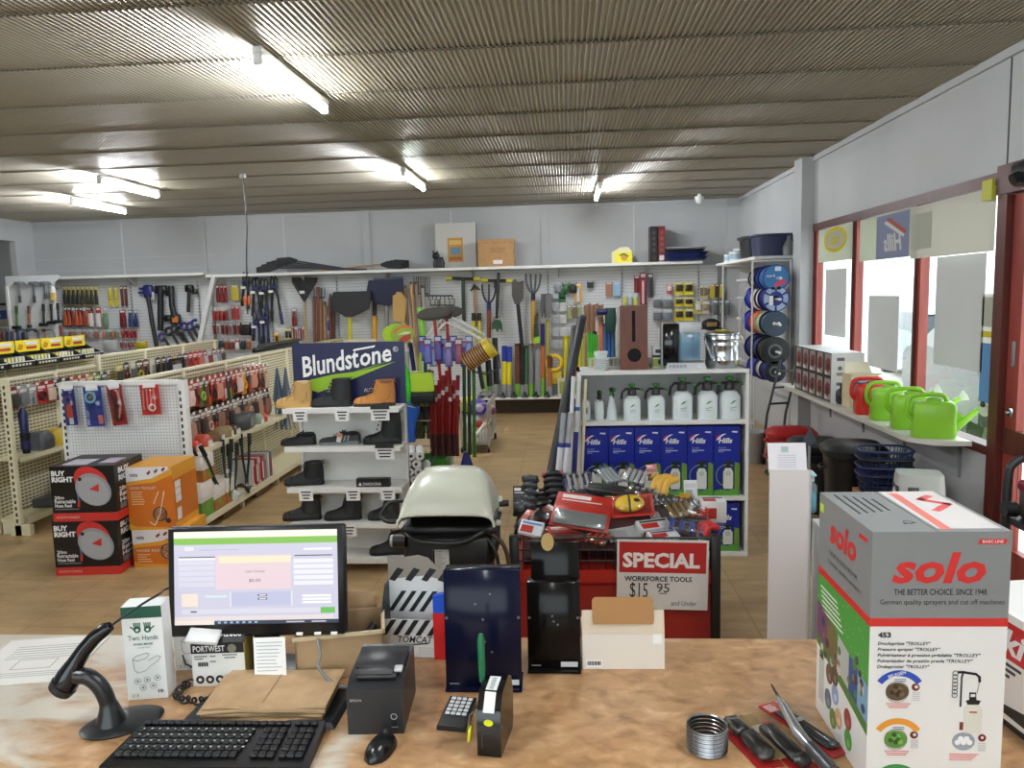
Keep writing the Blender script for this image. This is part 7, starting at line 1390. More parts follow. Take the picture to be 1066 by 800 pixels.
for row, (zt, cols, nm) in enumerate(((1.265, G1C, CN), (.985, G1D, CD))):
    n_ = 19
    for i in range(n_):
        ci = (i*5+(i//4)) % len(cols) if row == 0 else (i*2+i//3) % len(cols); card, tool, sh = cols[ci]
        y = 6.17+i*.116; h = (.20, .22, .24, .19)[i % 4] if row == 0 else (.24, .26, .22)[i % 3]
        m = None
        for d in range(3):
            hook_pack('%s hook pack on the %s hook from the end panel, %s gondola row' % (nm[ci], ORD[i], ['upper', 'lower'][row]), (X1+.16+d*.055, y+RU(-.004, .004), zt-RU(0, .008)), 90+RU(-9, 9), .125, h+.04, card, tool, sh, '%s packs on %s hook of the near gondola' % (['upper', 'lower'][row], ORD[i]))
        pt(MB().tube([(X1+.01, y, zt+.004), (X1+.29, y, zt-.002), (X1+.30, y, zt+.012)], .0025, STEEL, 6).box((X1+.302, y, zt-.004), (.002, .04, .026), C(240, 240, 238, .5)), 'hook', g1)
# carded packs on the white end panel
def end_pack(label, px0, py0, px1, py1, kind):
    a = P(px0, py0, Y=5.95); b = P(px1, py1, Y=5.95); w = b.x-a.x; h = a.z-b.z
    t = thing('carded_tool', label, 'packaged tool', M=Matrix.Translation(((a.x+b.x)/2, 5.95, a.z)) @ RY(-2 if kind != 2 else -6)); t['group'] = 'carded tools on the white end panel'; f = fr_((-w/2, -.002, -h), (1, 0, 0), (0, 0, 1))
    cc = [(40, 50, 130), (36, 60, 150), (150, 36, 32), (196, 44, 38)][kind]
    m = MB().b2((-w/2, -.002, -h), (w/2, .002, 0), C(*cc, .35)); m.rect(f, w*.15, h*.9, w*.85, h*.97, C(230, 230, 230, .4), .0015); pt(m, 'backing_card', t)
    m = MB()
    if kind == 0: m.ring(f, w*.5, h*.66, w*.2, w*.36, C(90, 60, 130, .3), .014).poly(f, [(w*.25, h*.2), (w*.75, h*.2), (w*.7, h*.55), (w*.3, h*.55)], C(176, 60, 50, .4), .012).rect(f, w*.35, h*.03, w*.7, h*.2, C(196, 200, 206, .4), .004)
    elif kind == 1: m.ring(f, w*.42, h*.74, w*.2, w*.33, C(120, 170, 190, .3), .016).disc(f, w*.42, h*.74, w*.14, STEEL, .012, n=14); m.text(f @ T(w*.22, h*.05, 0) @ RZ(90), 0, 0, w*.16, 'PIPE CUT', C(220, 226, 236, .4), w=h*.36, t=.003); m.rect(f, w*.7, h*.06, w*.94, h*.28, C(206, 110, 90, .4), .003)
    elif kind == 2: m.line(f, [(w*.2, h*.8), (w*.45, h*.5), (w*.35, h*.15)], w*.13, C(60, 40, 36, .3), .014).line(f, [(w*.75, h*.85), (w*.8, h*.5), (w*.6, h*.2)], w*.1, C(190, 130, 120, .25), .014).ring(f, w*.5, h*.2, w*.2, w*.3, C(90, 30, 28, .3), .012)
    else:
        for k in range(4): m.line(f, [(w*(.15+.2*k), h*.2), (w*(.2+.18*k), h*.85)], w*.08, C(226, 120, 110, .25), .010)
        m.ring(f, w*.6, h*.25, w*.12, w*.2, C(236, 220, 218, .3), .012)
    pt(m, 'tool', t); pt(MB().b2((-w*.46, -.022, -h*.9), (w*.46, -.002, -h*.1), CLEAR, bev=.008), 'blister', t)
    pt(MB().tube([((a.x+b.x)/2, 6.02, a.z+.006), ((a.x+b.x)/2, 5.9, a.z-.004)], .003, STEEL, 6).box(((a.x+b.x)/2+.03, 5.90, a.z+.005), (.10, .003, .035), C(236, 236, 234, .5)), 'hook', g1)
end_pack('blue and red carded tool nearest the left edge of the white end panel', 64, 403, 80, 443, 0)
end_pack('blue carded pipe cutter with sideways white lettering on the white end panel', 86, 403, 108, 444, 1)
end_pack('slanting red and black carded tool next to the pipe cutter', 110, 401, 129, 443, 2)
end_pack('small bright red carded tool alone at the right of the end panel', 145, 401, 167, 432, 3)
# goods on the shelf and base of the near gondola
def carton(label, x0, x1, y0, y1, z, h, col, col2, name='carton', group=None, cat='box', rz=0):
    t = thing(name, label, cat, ((x0+x1)/2, (y0+y1)/2, z), rz, group); w, d = x1-x0, y1-y0
    pt(MB().b2((-w/2, -d/2, 0), (w/2, d/2, h), C(*col, .45), bev=.003), 'carton_body', t); m = MB()
    for f, L in ((fr_((w/2, -d/2, 0), (0, 1, 0), (0, 0, 1)), d), (fr_((-w/2, -d/2, 0), (1, 0, 0), (0, 0, 1)), w)):
        m.rect(f, 0, 0, L, h*.45, C(*col2, .45), .001).rect(f, L*.1, h*.6, L*.7, h*.8, C(230, 226, 220, .5), .001).disc(f, L*.5, h*.28, min(h*.16, L*.2), C(120, 160, 60, .5), .002, n=10)
    pt(m, 'carton_print', t); return t
for i, (y0, z, h) in enumerate(((6.12, .135, .30), (6.36, .135, .22), (6.60, .135, .22), (6.18, .44, .22))):
    carton(['tall white and green seed carton standing next to the end panel', 'white orange and green carton on the base shelf, before the leaning shears', 'white orange and green carton on the base shelf, behind its twin', 'white and green carton stacked on top next to the end panel'][i], -3.36, -3.09, y0, y0+.22, z, h, (226, 216, 206), (176, 110, 50) if i != 0 else (100, 150, 60), group='picture cartons on the base shelf')
for i in range(7):
    y = 7.25+i*.075; m = MB().b2((-.12, -.016, 0), (.12, .016, .26), C(*((226, 224, 220), (170, 40, 44), (206, 200, 196), (186, 50, 50), (150, 156, 160), (214, 210, 206), (120, 124, 130))[i], .45)).b2((.119, -.012, .03), (.1215, .012, .2), C(*((190, 60, 60), (230, 226, 220))[i % 2], .5))
    one('thin_carton', '%s thin white and red carton in the upright row on the base shelf' % ORD[i], 'box', m, (-3.22, y, .135), 0, 'thin upright cartons on the base shelf')
def shears(label, px0, py0, px1, py1, X0, X1_, col=(30, 56, 44)):
    A = P(px0, py0, X=X0); B = P(px1, py1, X=X1_); d = (B-A).normalized(); t = thing('long_handled_shears', label, 'garden shears', (0, 0, 0), 0, 'long handled green shears leaning on the near gondola'); n_ = d.cross(Vector((0, 1, 0))).normalized()*.03
    for s in (-1, 1): pt(MB().tube([A+n_*s*1.4, A+(B-A)*.5+n_*s, B+n_*s*.2-d*.06], [.017, .012, .010], C(*col, .4), 8).tube([A+n_*s*1.4-d*.005, A+n_*s*1.35+(B-A)*.22], .02, C(20, 22, 22, .5), 8), 'handle', t)
    pt(MB().tube([B-d*.07, B+n_*.5], [.018, .004], DSTEEL, 8).tube([B-d*.07, B-n_*.5], [.018, .004], DSTEEL, 8), 'blades', t); pt(MB().box(tuple(A+(B-A)*.55), (.02, .03, .03), WHITE), 'price_sticker', t)
shears('green handled long shears leaning towards the end panel', 204, 466, 226, 505, -3.12, -3.10)
shears('green handled long shears standing upright behind the picture cartons', 236, 458, 238, 518, -3.12, -3.10)
shears('green handled loppers next to the upright shears', 242, 462, 243, 520, -3.12, -3.10)
shears('slim dark loppers before the thin upright cartons', 255, 452, 257, 505, -3.12, -3.10, (26, 40, 36))
t = thing('bent_wire_stand', 'black bent wire frame sitting on the base shelf edge', 'wire frame', (0, 0, 0)); m = MB(); q = P(252, 506, X=-3.06)
for k in range(4): m.tube(bez([(-3.2+.03*k, q.y-.25, .145), (-3.1, q.y-.1+.05*k, .24), (-3.04, q.y+.1, .2-.02*k), (-3.12, q.y+.35-.05*k, .145)], 5), .007, BLACK, 6)
pt(m, 'wires', t)
m = MB().loft([br_(.05, .05, 0, 12, .8), br_(.06, .045, .05, 12, .8), br_(.02, .02, .09, 12, .8)], C(206, 208, 206, .4)); q = P(247, 514, X=-3.06); one('white_bottle', 'small white bottle lying at the edge of the base shelf', 'bottle', m, (-3.10, q.y, .1355))
t = thing('grey_case', 'dark grey wrapped carton at the end of the near gondola shelf', 'box', (-3.30, 7.45, .6805), 8); pt(MB().b2((-.15, -.13, 0), (.13, .13, .16), C(84, 88, 88, .35), bev=.02), 'carton_body', t); pt(MB().b2((.125, -.08, .03), (.132, .08, .12), C(130, 134, 134, .4)), 'label', t)
for i, (y, c) in enumerate(((6.35, (206, 60, 44)), (6.55, (196, 80, 60)), (6.8, (120, 90, 60)), (7.0, (150, 130, 90)), (7.15, (90, 70, 60)), (7.75, (150, 170, 150)), (7.9, (214, 90, 70)))):
    t = thing('shelf_pack', '%s low pack from the end panel lying on the upper gondola shelf' % ORD[i], 'pack', (-3.31, y, .6805), 6*i % 20, 'low packs on the upper gondola shelf'); pt(MB().loft([br_(.12, .07, 0, 14, .5), br_(.125, .075, .05+.02*(i % 2), 14, .5), br_(.1, .05, .08+.02*(i % 2), 14, .6)], C(*c, .4)), 'pack_body', t); pt(MB().b2((.06, -.04, .0), (.128, .04, .05), C(226, 222, 214, .5)), 'ticket', t)
for i in range(2):
    q = P(286+i*5, 395+i*2, Y=8.25); m = MB()
    for k in range(9): m.tube([(0, 0, 0), (RU(-.06, .06), RU(-.04, .04), -.35), (RU(-.08, .08), RU(-.05, .05), -.7)], [.012, .014, .006], C(*((70, 110, 150), (150, 156, 160), (110, 124, 136))[k % 3], .7), 6)
    one('string_mop', ['blue grey stringy mop head hanging at the sign edge', 'second stringy mop head half hidden by the header sign'][i], 'mop', m, (-3.25+i*.1, 8.4, 1.2), 0, 'stringy mop heads on the near gondola')
for i in range(4):
    m = MB().b2((-.2, -.18, 0), (.2, .18, .085), C(120, 80, 50, .6)); 
    if i < 2: one('brown_carton', ['brown carton pushed under the base shelf near the end panel', 'brown carton under the base shelf further along'][i], 'box', m, (-3.32, 6.75+i*.75, 0))
# ---- gondola 2, front stretch
G2 = [((150, 50, 46), (60, 54, 52), 'bag', 'dark red'), ((170, 172, 174), (120, 122, 126), 'bag', 'grey'), ((170, 172, 174), (130, 132, 136), 'driver', 'grey'), ((190, 30, 36), (60, 30, 30), 'round', 'red'), ((190, 30, 36), (220, 190, 170), 'bag', 'red'), ((60, 64, 60), (160, 160, 150), 'round', 'dark'), ((50, 40, 40), (120, 60, 50), 'pliers', 'black'), ((196, 80, 50), (150, 70, 50), 'bag', 'orange brown'), ((190, 70, 44), (60, 50, 46), 'driver', 'orange'), ((226, 160, 40), (206, 110, 40), 'knife', 'amber'), ((110, 150, 60), (60, 90, 50), 'knife', 'green'), ((70, 80, 70), (110, 120, 90), 'bag', 'dark green')]
for i, (c1, c2, sh, nm) in enumerate(G2):
    y = 6.27+i*.12
    for d in range(2): hook_pack('%s pack on the %s hook of the lower cream gondola, top row' % (nm, ORD[i]), (-4.83+d*.06, y, 1.27), 90+RU(-6, 6), .112, .19, c1, c2, sh, 'packs on %s hook of the lower cream gondola' % ORD[i])
    pt(MB().tube([(-4.94, y, 1.275), (-4.72, y, 1.272)], .0025, STEEL, 6).box((-4.718, y, 1.27), (.002, .04, .024), WHITE), 'hook', g2)
t = thing('blue_torch', 'blue and black upright tool hanging beside the cream upright', 'tool', (-4.74, 6.32, 1.08), 0); pt(MB().tube([(0, 0, -.36), (0, 0, -.2), (0, 0, -.05), (0, 0, 0)], [.04, .035, .04, .015], C(30, 40, 90, .35), 12), 'tool_body', t); pt(MB().tube([(0, 0, -.40), (0, 0, -.22)], [.03, .042], BLACK, 12), 'grip', t)
for i, (y, c, h, lab) in enumerate(((6.62, (80, 84, 90), .16, 'grey black pack beside the yellow one on the lower cream gondola shelf'), (6.82, (220, 190, 50), .15, 'yellow fronted pack on the lower cream gondola shelf'), (7.04, (90, 94, 98), .18, 'dark jumble pack behind the yellow fronted one'), (7.3, (206, 206, 204), .16, 'white pack at the end of the lower cream gondola shelf'))):
    t = thing('shelf_pack', lab, 'pack', (-4.82, y, .6605), 0); pt(MB().loft([br_(.09, .09, 0, 14, .5), br_(.095, .1, h*.6, 14, .5), br_(.06, .07, h, 14, .6)], C(*c, .4)), 'pack_body', t); pt(MB().b2((.085, -.06, .02), (.1, .05, h*.5), C(*((226, 196, 60) if i == 1 else (60, 62, 70)), .4)), 'front_card', t)
for i in range(5):
    m = MB().b2((-.11, -.022, 0), (.11, .022, .26), C(*((60, 60, 64), (150, 150, 150), (80, 84, 88), (150, 40, 44), (70, 72, 76))[i], .4)).b2((.109, -.02, .19), (.1115, .02, .25), C(170, 40, 46, .5)); one('slim_carton', '%s slim grey and red carton below the white end panel edge' % ORD[i], 'box', m, (-4.78, 7.2+i*.05, .1305 if False else .132), 0, 'slim cartons on the lower cream gondola')
t = thing('grey_machine', 'dark grey appliance on the base shelf of the lower cream gondola', 'appliance', (-4.80, 7.05, .215), 90); pt(MB().b2((-.20, -.11, 0), (.2, .11, .13), C(66, 68, 74, .35), bev=.025).b2((-.17, -.09, .12), (.05, .09, .2), C(56, 58, 64, .35), bev=.03), 'housing', t); pt(MB().tube(bez([(-.1, -.12, .05), (0, -.16, .12), (.1, -.12, .05)], 5), .012, BLACK, 8), 'carry_grip', t)
t = thing('flat_case', 'flat dark case under the grey appliance', 'case', (-4.75, 6.95, .1355), 90); pt(MB().b2((-.45, -.12, 0), (.45, .13, .08), C(72, 74, 76, .45), bev=.01), 'case_body', t); pt(MB().b2((-.06, -.135, .03), (.06, -.12, .05), BLACK), 'latch', t)
# ---- gondola 2, far stretch
G2B = [((200, 180, 60), (60, 60, 50), 'bag', 'yellow'), ((70, 50, 50), (120, 40, 40), 'round', 'dark red'), ((210, 208, 200), (90, 90, 90), 'bag', 'white'), ((80, 70, 50), (190, 180, 70), 'round', 'olive'), ((120, 60, 56), (60, 50, 50), 'pliers', 'brown red'), ((216, 214, 206), (150, 150, 150), 'knife', 'white'), ((50, 46, 46), (70, 64, 60), 'knife', 'black'), ((60, 50, 46), (90, 70, 60), 'knife', 'black brown'), ((130, 110, 150), (90, 80, 110), 'bag', 'mauve'), ((200, 170, 60), (120, 90, 40), 'bag', 'ochre'), ((120, 100, 120), (150, 130, 150), 'pliers', 'purple grey'), ((110, 80, 90), (160, 120, 120), 'driver', 'plum'), ((196, 50, 44), (150, 30, 30), 'pliers', 'red'), ((206, 70, 60), (190, 60, 50), 'pliers', 'scarlet'), ((200, 60, 54), (206, 120, 110), 'bag', 'bright red'), ((150, 60, 70), (206, 200, 200), 'bag', 'crimson'), ((190, 190, 196), (150, 60, 60), 'bag', 'pale'), ((130, 50, 60), (206, 206, 206), 'bag', 'dark crimson'), ((96, 110, 120), (150, 160, 170), 'bag', 'blue grey'), ((150, 110, 80), (90, 70, 60), 'bag', 'tan')]
for i, (c1, c2, sh, nm) in enumerate(G2B):
    y = 7.92+i*.132
    hook_pack('%s pack on the %s hook of the taller far cream gondola' % (nm, ORD[i]), (-4.80, y, 1.33), 90+RU(-6, 6), .12, .25, c1, c2, sh, 'packs on the taller far cream gondola')
    if i % 3 != 1: hook_pack('%s pack hanging below the %s hook of the taller far gondola' % (nm, ORD[i]), (-4.78, y, 1.05), 90+RU(-6, 6), .12, .22, c2, c1, sh, 'lower packs on the taller far cream gondola')
t = thing('picture_frame_tool', 'black frame shaped tool hanging on the taller far gondola', 'tool', (-4.72, 9.0, 1.28), 90); m = MB()
for a_, b_ in (((-.16, 0), (.16, 0)), ((.16, 0), (.16, -.2)), ((.16, -.2), (-.16, -.2)), ((-.16, -.2), (-.16, 0))): m.tube([(a_[0], 0, a_[1]), (b_[0], 0, b_[1])], .018, BLACK, 8)
pt(m, 'frame_bars', t); pt(MB().b2((-.1, -.004, -.16), (.1, .004, -.06), C(200, 200, 206, .4)), 'label', t)
t = thing('saw_case', 'long black saw lying on top of the near gondola by the header sign', 'saw', (-3.66, 9.6, 1.345), 88); pt(MB().b2((-.75, -.03, 0), (.6, .03, .06), C(26, 26, 28, .4), bev=.01), 'saw_back', t); pt(MB().prism([(-.7, -.04), (.6, -.04), (.7, 0), (-.7, 0)], .01, C(60, 62, 66, .4), fr_((0, -.03, .06), (1, 0, 0), (0, 0, -1))), 'blade', t)
# ---- yellow topped trays on gondola 3
for i in range(5):
    y = 8.0+i*.45; t = thing('display_tray', '%s black display tray with a %s header on the far gondola' % (ORD[i], 'red and white' if i == 0 else 'yellow'), 'display tray', (-6.42, y, 1.262), 90, 'display trays on the far gondola'); w = .43; m = MB()
    m.b2((-w/2, -.14, 0), (w/2, .14, .02), BLACK).b2((-w/2, .12, 0), (w/2, .14, .20), BLACK)
    for s in (-1, 1): m.prism([(0, 0), (.28, 0), (.28, .20), (.0, .06)], .008, BLACK, fr_((s*(w/2-.004)-.004, -.14, 0), (0, 1, 0), (0, 0, 1)))
    m.b2((-w/2, -.145, 0), (w/2, -.138, .07), C(18, 18, 20, .4)); pt(m, 'tray', t); f = fr_((-w/2, -.146, 0), (1, 0, 0), (0, 0, 1)); m = MB()
    for k in range(6): m.rect(f, .04+k*.055, .022, .075+k*.055, .045, C(226, 224, 200, .5), .002)
    m.rect(f, 0, .062, w, .072, C(220, 220, 218, .4), .002); pt(m, 'front_print', t)
    hc = (206, 70, 70) if i == 0 else (236, 212, 40); hm = MB().b2((-w/2+.005, .10, .16), (w/2-.005, .112, .30), C(*hc, .45)); f = fr_((-w/2, .099, .16), (1, 0, 0), (0, 0, 1)); hm.poly(f, [(.02, .03), (.10, .02), (.13, .08), (.06, .10)], C(200, 140, 30, .5), .002).rect(f, .16, .08, .38, .12, C(226, 222, 226, .5), .002).rect(f, .18, .03, .36, .06, C(170, 60, 60, .5) if i else WHITE, .002); pt(hm, 'header_card', t, 'printed header card')
    for k in range(6):
        m = MB().b2((-.018, -.03, 0), (.018, .03, .10), C(*random.choice(((206, 206, 200), (150, 156, 160), (90, 90, 90), (190, 180, 60))), .4), bev=.005).b2((-.016, -.031, .04), (.016, -.0295, .09), C(230, 226, 180, .5)); one('small_pack', '%s small pack in the %s black display tray' % (ORD[k], ORD[i]), 'pack', m, (-6.40-.0, y-.15+k*.06, 1.2825), 90, 'small packs in the display trays')
for i in range(16):
    y = 7.75+i*.2; c1 = random.choice(((150, 150, 150), (200, 200, 196), (120, 60, 56), (80, 80, 90), (190, 170, 80))); hook_pack('mixed pack on the %s hook of the far gondola under the trays' % ORD[i], (-6.30, y, 1.16), 90, .13, .24, c1, (110, 110, 114), 'bag', 'packs under the display trays')
# ================================================================== goods on the back wall
YW = 12.62
def bw(px, py, y=YW): return P(px, py, Y=y)
def wp(label, px0, py0, px1, py1, card, tool, shape, group=None, y=YW):
    a = bw(px0, py0, y); b = bw(px1, py1, y); w = max(.05, b.x-a.x); h = max(.06, a.z-b.z); t = MB(); cc = C(*card, .4); tc = C(*tool, .4)
    t.b2((-w/2, -.003, -h), (w/2, .003, 0), cc); f = fr_((-w/2, -.003, -h), (1, 0, 0), (0, 0, 1)); t.rect(f, w*.15, h*.86, w*.85, h*.96, C(230, 230, 228, .5), .002)
    if shape == 'pliers': t.tube([(-w*.25, -.02, -h*.95), (-w*.25, -.02, -h*.6), (0, -.02, -h*.35), (0, -.02, -h*.2)], .02, tc, 8).tube([(w*.25, -.02, -h*.95), (w*.25, -.02, -h*.6), (0, -.02, -h*.35)], .02, tc, 8)
    elif shape == 'bar': t.cyl((0, -.02, -h*.95), (0, -.02, -h*.25), w*.2, tc, 8)
    elif shape == 'round': t.lathe([(w*.16, -.02), (w*.36, -.02), (w*.36, .0), (w*.16, .0)], tc, 14, T(0, 0, -h*.55) @ RX(90))
    elif shape == 'bag': t.loft([br_(w*.46, .02, -h*.97, 10, .6), br_(w*.49, .04, -h*.7, 10, .6), br_(w*.44, .02, -h*.3, 10, .6)], tc, T(0, -.02, 0))
    elif shape == 'block': t.b2((-w*.38, -.03, -h*.7), (w*.38, -.003, -h*.2), tc, bev=.004)
    t.cyl((0, .07, .006), (0, -.03, .002), .004, STEEL, 6)
    return one('wall_pack', label, 'packaged tool', t, ((a.x+b.x)/2, y, a.z), 0, group)
def row(n, fmt, px0, px1, py0, py1, cols, shape, group, w=None, slope=0):
    for i in range(n):
        c = px0+(px1-px0)*(i+.5)/n; ww = w or (px1-px0)/n*.92; cc = cols[i % len(cols)]
        wp(fmt % ORD[i], c-ww/2, py0+slope*i, c+ww/2, py1+slope*i, cc[0], cc[1], shape, group)
Y_, K_, R_, O_ = (226, 206, 50), (34, 34, 36), (176, 40, 40), (206, 96, 46); S_ = (176, 180, 184); W_ = (222, 222, 220); B_ = (44, 60, 150); N_ = (28, 34, 84)
row(8, '%s yellow and black plier pack in the top row left of the big wrenches', 66, 103, 298, 318, [(Y_, K_), ((206, 190, 60), K_)], 'pliers', 'yellow plier packs')
row(8, '%s orange handled tool pack in the row below the yellow plier packs', 67, 98, 320, 340, [((90, 60, 56), O_), ((60, 44, 46), (190, 80, 50)), ((190, 190, 188), (130, 60, 50))], 'pliers', 'orange handled tool packs')
row(2, '%s of two bright yellow packs right of the plier packs', 112, 124, 299, 319, [(Y_, (196, 180, 60))], 'block', 'bright yellow packs'); row(2, '%s brown red pack next to the bright yellow packs', 125, 133, 298, 319, [((120, 66, 56), (90, 50, 46))], 'bar', 'brown red packs')
row(3, '%s mixed red and white pack left of the red plier pack', 92, 114, 320, 341, [((176, 120, 100), W_), ((200, 60, 54), W_), ((190, 192, 190), (110, 140, 110))], 'bag', 'mixed packs below the yellow pliers')
wp('dark red plier pack between the mixed packs and the blue ones', 124, 323, 132, 341, (140, 40, 44), (110, 34, 38), 'pliers'); row(2, '%s blue handled plier pack beside the dark red one', 133, 145, 323, 341, [((90, 110, 130), (36, 60, 110)), ((150, 160, 170), (30, 40, 90))], 'pliers', 'blue handled plier packs')
row(4, '%s red small pack in the third row under the blue plier packs', 126, 143, 343, 352, [((150, 40, 50), (190, 60, 60)), (R_, (120, 34, 40))], 'block', 'small red packs'); row(4, '%s green and white small pack left of the small red packs', 107, 125, 343, 352, [((150, 160, 140), (200, 120, 100)), ((190, 192, 188), (120, 140, 110))], 'bag', 'small green and white packs')
row(4, '%s pinkish pack in the bottom row above the gondola rail', 125, 141, 355, 364, [((170, 120, 116), (130, 70, 70)), ((190, 180, 178), (150, 90, 90))], 'block', 'small pinkish packs'); wp('yellow square pack at the end of the bottom row above the gondola rail', 141, 355, 154, 365, (206, 190, 60), (190, 170, 40), 'block')
row(6, '%s pale small pack above the yellow display trays', 66, 104, 343, 352, [((206, 206, 204), (150, 150, 150)), ((190, 180, 170), (160, 110, 90))], 'bag', 'pale small packs'); wp('grey blank card below the small green packs', 107, 354, 124, 370, (196, 198, 198), (190, 192, 192), 'block')
row(3, '%s red pack right of the leaning board in the top row', 225, 237, 297, 315, [((176, 40, 40), (130, 26, 30))], 'pliers', 'red packs right of the leaning board'); wp('yellow clamp pack beside the red packs', 240, 297, 249, 313, (206, 190, 70), (60, 60, 56), 'round')
row(4, '%s white and red pack below the red packs', 222, 238, 320, 334, [((200, 196, 192), R_), ((190, 170, 160), (150, 50, 50))], 'bag', 'white and red packs'); row(2, '%s red carded pack beside the white and red packs', 240, 250, 319, 333, [((190, 90, 86), (170, 44, 44))], 'bar', 'red carded packs')
row(7, '%s small dark red pack in the third row right of the leaning board', 221, 251, 337, 348, [((120, 60, 60), R_), ((190, 186, 184), (120, 40, 44)), ((60, 50, 54), (150, 40, 44))], 'bar', 'small dark red packs'); wp('black tool bag beside the small dark red packs', 250, 336, 262, 349, (30, 30, 32), (26, 26, 28), 'bag')
row(7, '%s mixed pack in the lowest row above the near gondola', 222, 262, 353, 364, [((150, 60, 66), W_), ((60, 90, 100), (40, 60, 70)), ((200, 150, 110), (150, 90, 60)), ((206, 206, 204), (130, 50, 60))], 'bag', 'mixed lowest packs')
wp('red and black cutter pack left of the wooden handles', 303, 321, 310, 340, (150, 140, 140), (130, 40, 40), 'pliers'); row(4, '%s red and white pack below the cutter pack', 303, 318, 340, 353, [((150, 50, 50), (206, 200, 200)), ((210, 206, 204), (150, 40, 40))], 'bar', 'red and white packs below the cutter'); row(2, '%s yellow pack left of the cutter pack', 297, 304, 342, 356, [((220, 214, 90), K_)], 'block', 'yellow packs left of the cutter'); wp('orange and black pack low between bolt cutters and shovel handle', 285, 346, 292, 362, (220, 170, 60), K_, 'bar')
wp('blue and white card hanging among the wooden handles', 340, 330, 348, 350, (206, 210, 220), (60, 70, 150), 'block')
# right half of the wall
row(3, '%s pack in the top row right of the second fork', 577, 601, 294, 305, [(S_, (130, 134, 138)), ((50, 110, 60), (40, 90, 50)), ((40, 60, 46), (26, 28, 28))], 'bag', 'top row packs right of the forks')
wp('orange topped white brush pack in the top row', 598, 295, 606, 315, (226, 170, 60), (206, 210, 226), 'bar'); wp('green card pack under the top row', 581, 298, 589, 315, (40, 100, 60), (30, 84, 50), 'block')
for r_ in range(5): row(2, '%s metal fitting pack, '+ORD[r_]+' row of the narrow column by the slotted post', 575, 590, 302+r_*13, 311+r_*13, [(S_, (90, 92, 96)), ((206, 206, 204), (120, 90, 70))], 'round', 'small fitting packs, %s row' % ORD[r_])
row(3, '%s leafy green pack above the wooden handle bundle', 590, 606, 318, 332, [((150, 160, 110), (110, 150, 60)), ((120, 100, 80), (90, 110, 50))], 'round', 'leafy green packs'); wp('black spray head pack at the top of the wall', 611, 293, 618, 300, (40, 42, 40), (70, 90, 70), 'round')
row(2, '%s flat disc pack left of the red stick packs', 630, 646, 294, 308, [((170, 120, 90), (150, 90, 60)), ((150, 190, 220), (206, 220, 230))], 'round', 'flat disc packs')
wp('long red stick pack behind the letterbox', 660, 287, 666, 305, (130, 36, 40), (120, 30, 34), 'bar'); wp('long red and white stick pack above the letterbox', 666, 284, 673, 318, (150, 40, 50), (220, 190, 190), 'bar'); wp('grey trowel pack beside the red stick packs', 674, 285, 680, 310, (80, 80, 84), (50, 50, 56), 'bar')
row(3, '%s pale clear pack over the letterbox', 648, 664, 306, 318, [((190, 206, 214), (206, 200, 90)), ((206, 210, 210), (170, 190, 200))], 'bag', 'pale clear packs over the letterbox')
for r_, (y0, y1) in enumerate(((309, 320), (322, 334))): row(2, '%s grey clear pack in the '+ORD[r_]+' row left of the yellow packs', 679, 700, y0, y1, [((190, 194, 198), (110, 114, 120)), ((200, 204, 206), (120, 130, 140))], 'bag', 'grey clear packs, %s row' % ORD[r_])
wp('red and white small pack left of the top yellow pack', 694, 296, 700, 306, (206, 90, 90), W_, 'block')
for r_, (y0, y1) in enumerate(((297, 308), (310, 320), (322, 335))):
    row(2, '%s yellow and black pack, '+ORD[r_]+' row of the block right of the letterbox', 702, 722, y0-(3 if r_ == 0 else 0), y1-1, [(Y_, (60, 56, 40)), ((236, 220, 60), K_)], 'block', 'yellow and black packs, %s row' % ORD[r_])
row(2, '%s pale yellow pack right of the yellow block', 728, 737, 297, 312, [((190, 180, 140), (120, 110, 90))], 'block', 'pale yellow packs'); row(3, '%s black and yellow pack next to the rope reels', 739, 754, 296, 310, [((200, 180, 60), K_), ((70, 60, 40), K_)], 'round', 'black and yellow packs')
row(2, '%s cream pack below the pale yellow packs', 723, 739, 314, 327, [((190, 186, 90), W_), ((206, 190, 180), (150, 140, 110))], 'block', 'cream packs'); row(3, '%s grey round pack next to the lower rope reels', 742, 760, 313, 328, [((120, 124, 130), (90, 92, 96)), ((110, 112, 110), (130, 134, 120))], 'bag', 'grey round packs')
q = bw(740, 338); t = thing('peaked_hat', 'black cap with a tan patch hanging below the cream packs', 'cap', (q.x, YW, q.z), 0); pt(MB().ell((0, 0, 0), (.15, .10, .10), C(26, 26, 28, .6)).b2((-.16, -.14, -.07), (.17, .0, -.05), C(26, 26, 28, .6), bev=.01), 'cap_body', t); pt(MB().b2((-.08, -.105, -.03), (.08, -.095, .04), C(150, 120, 70, .5)), 'patch', t)
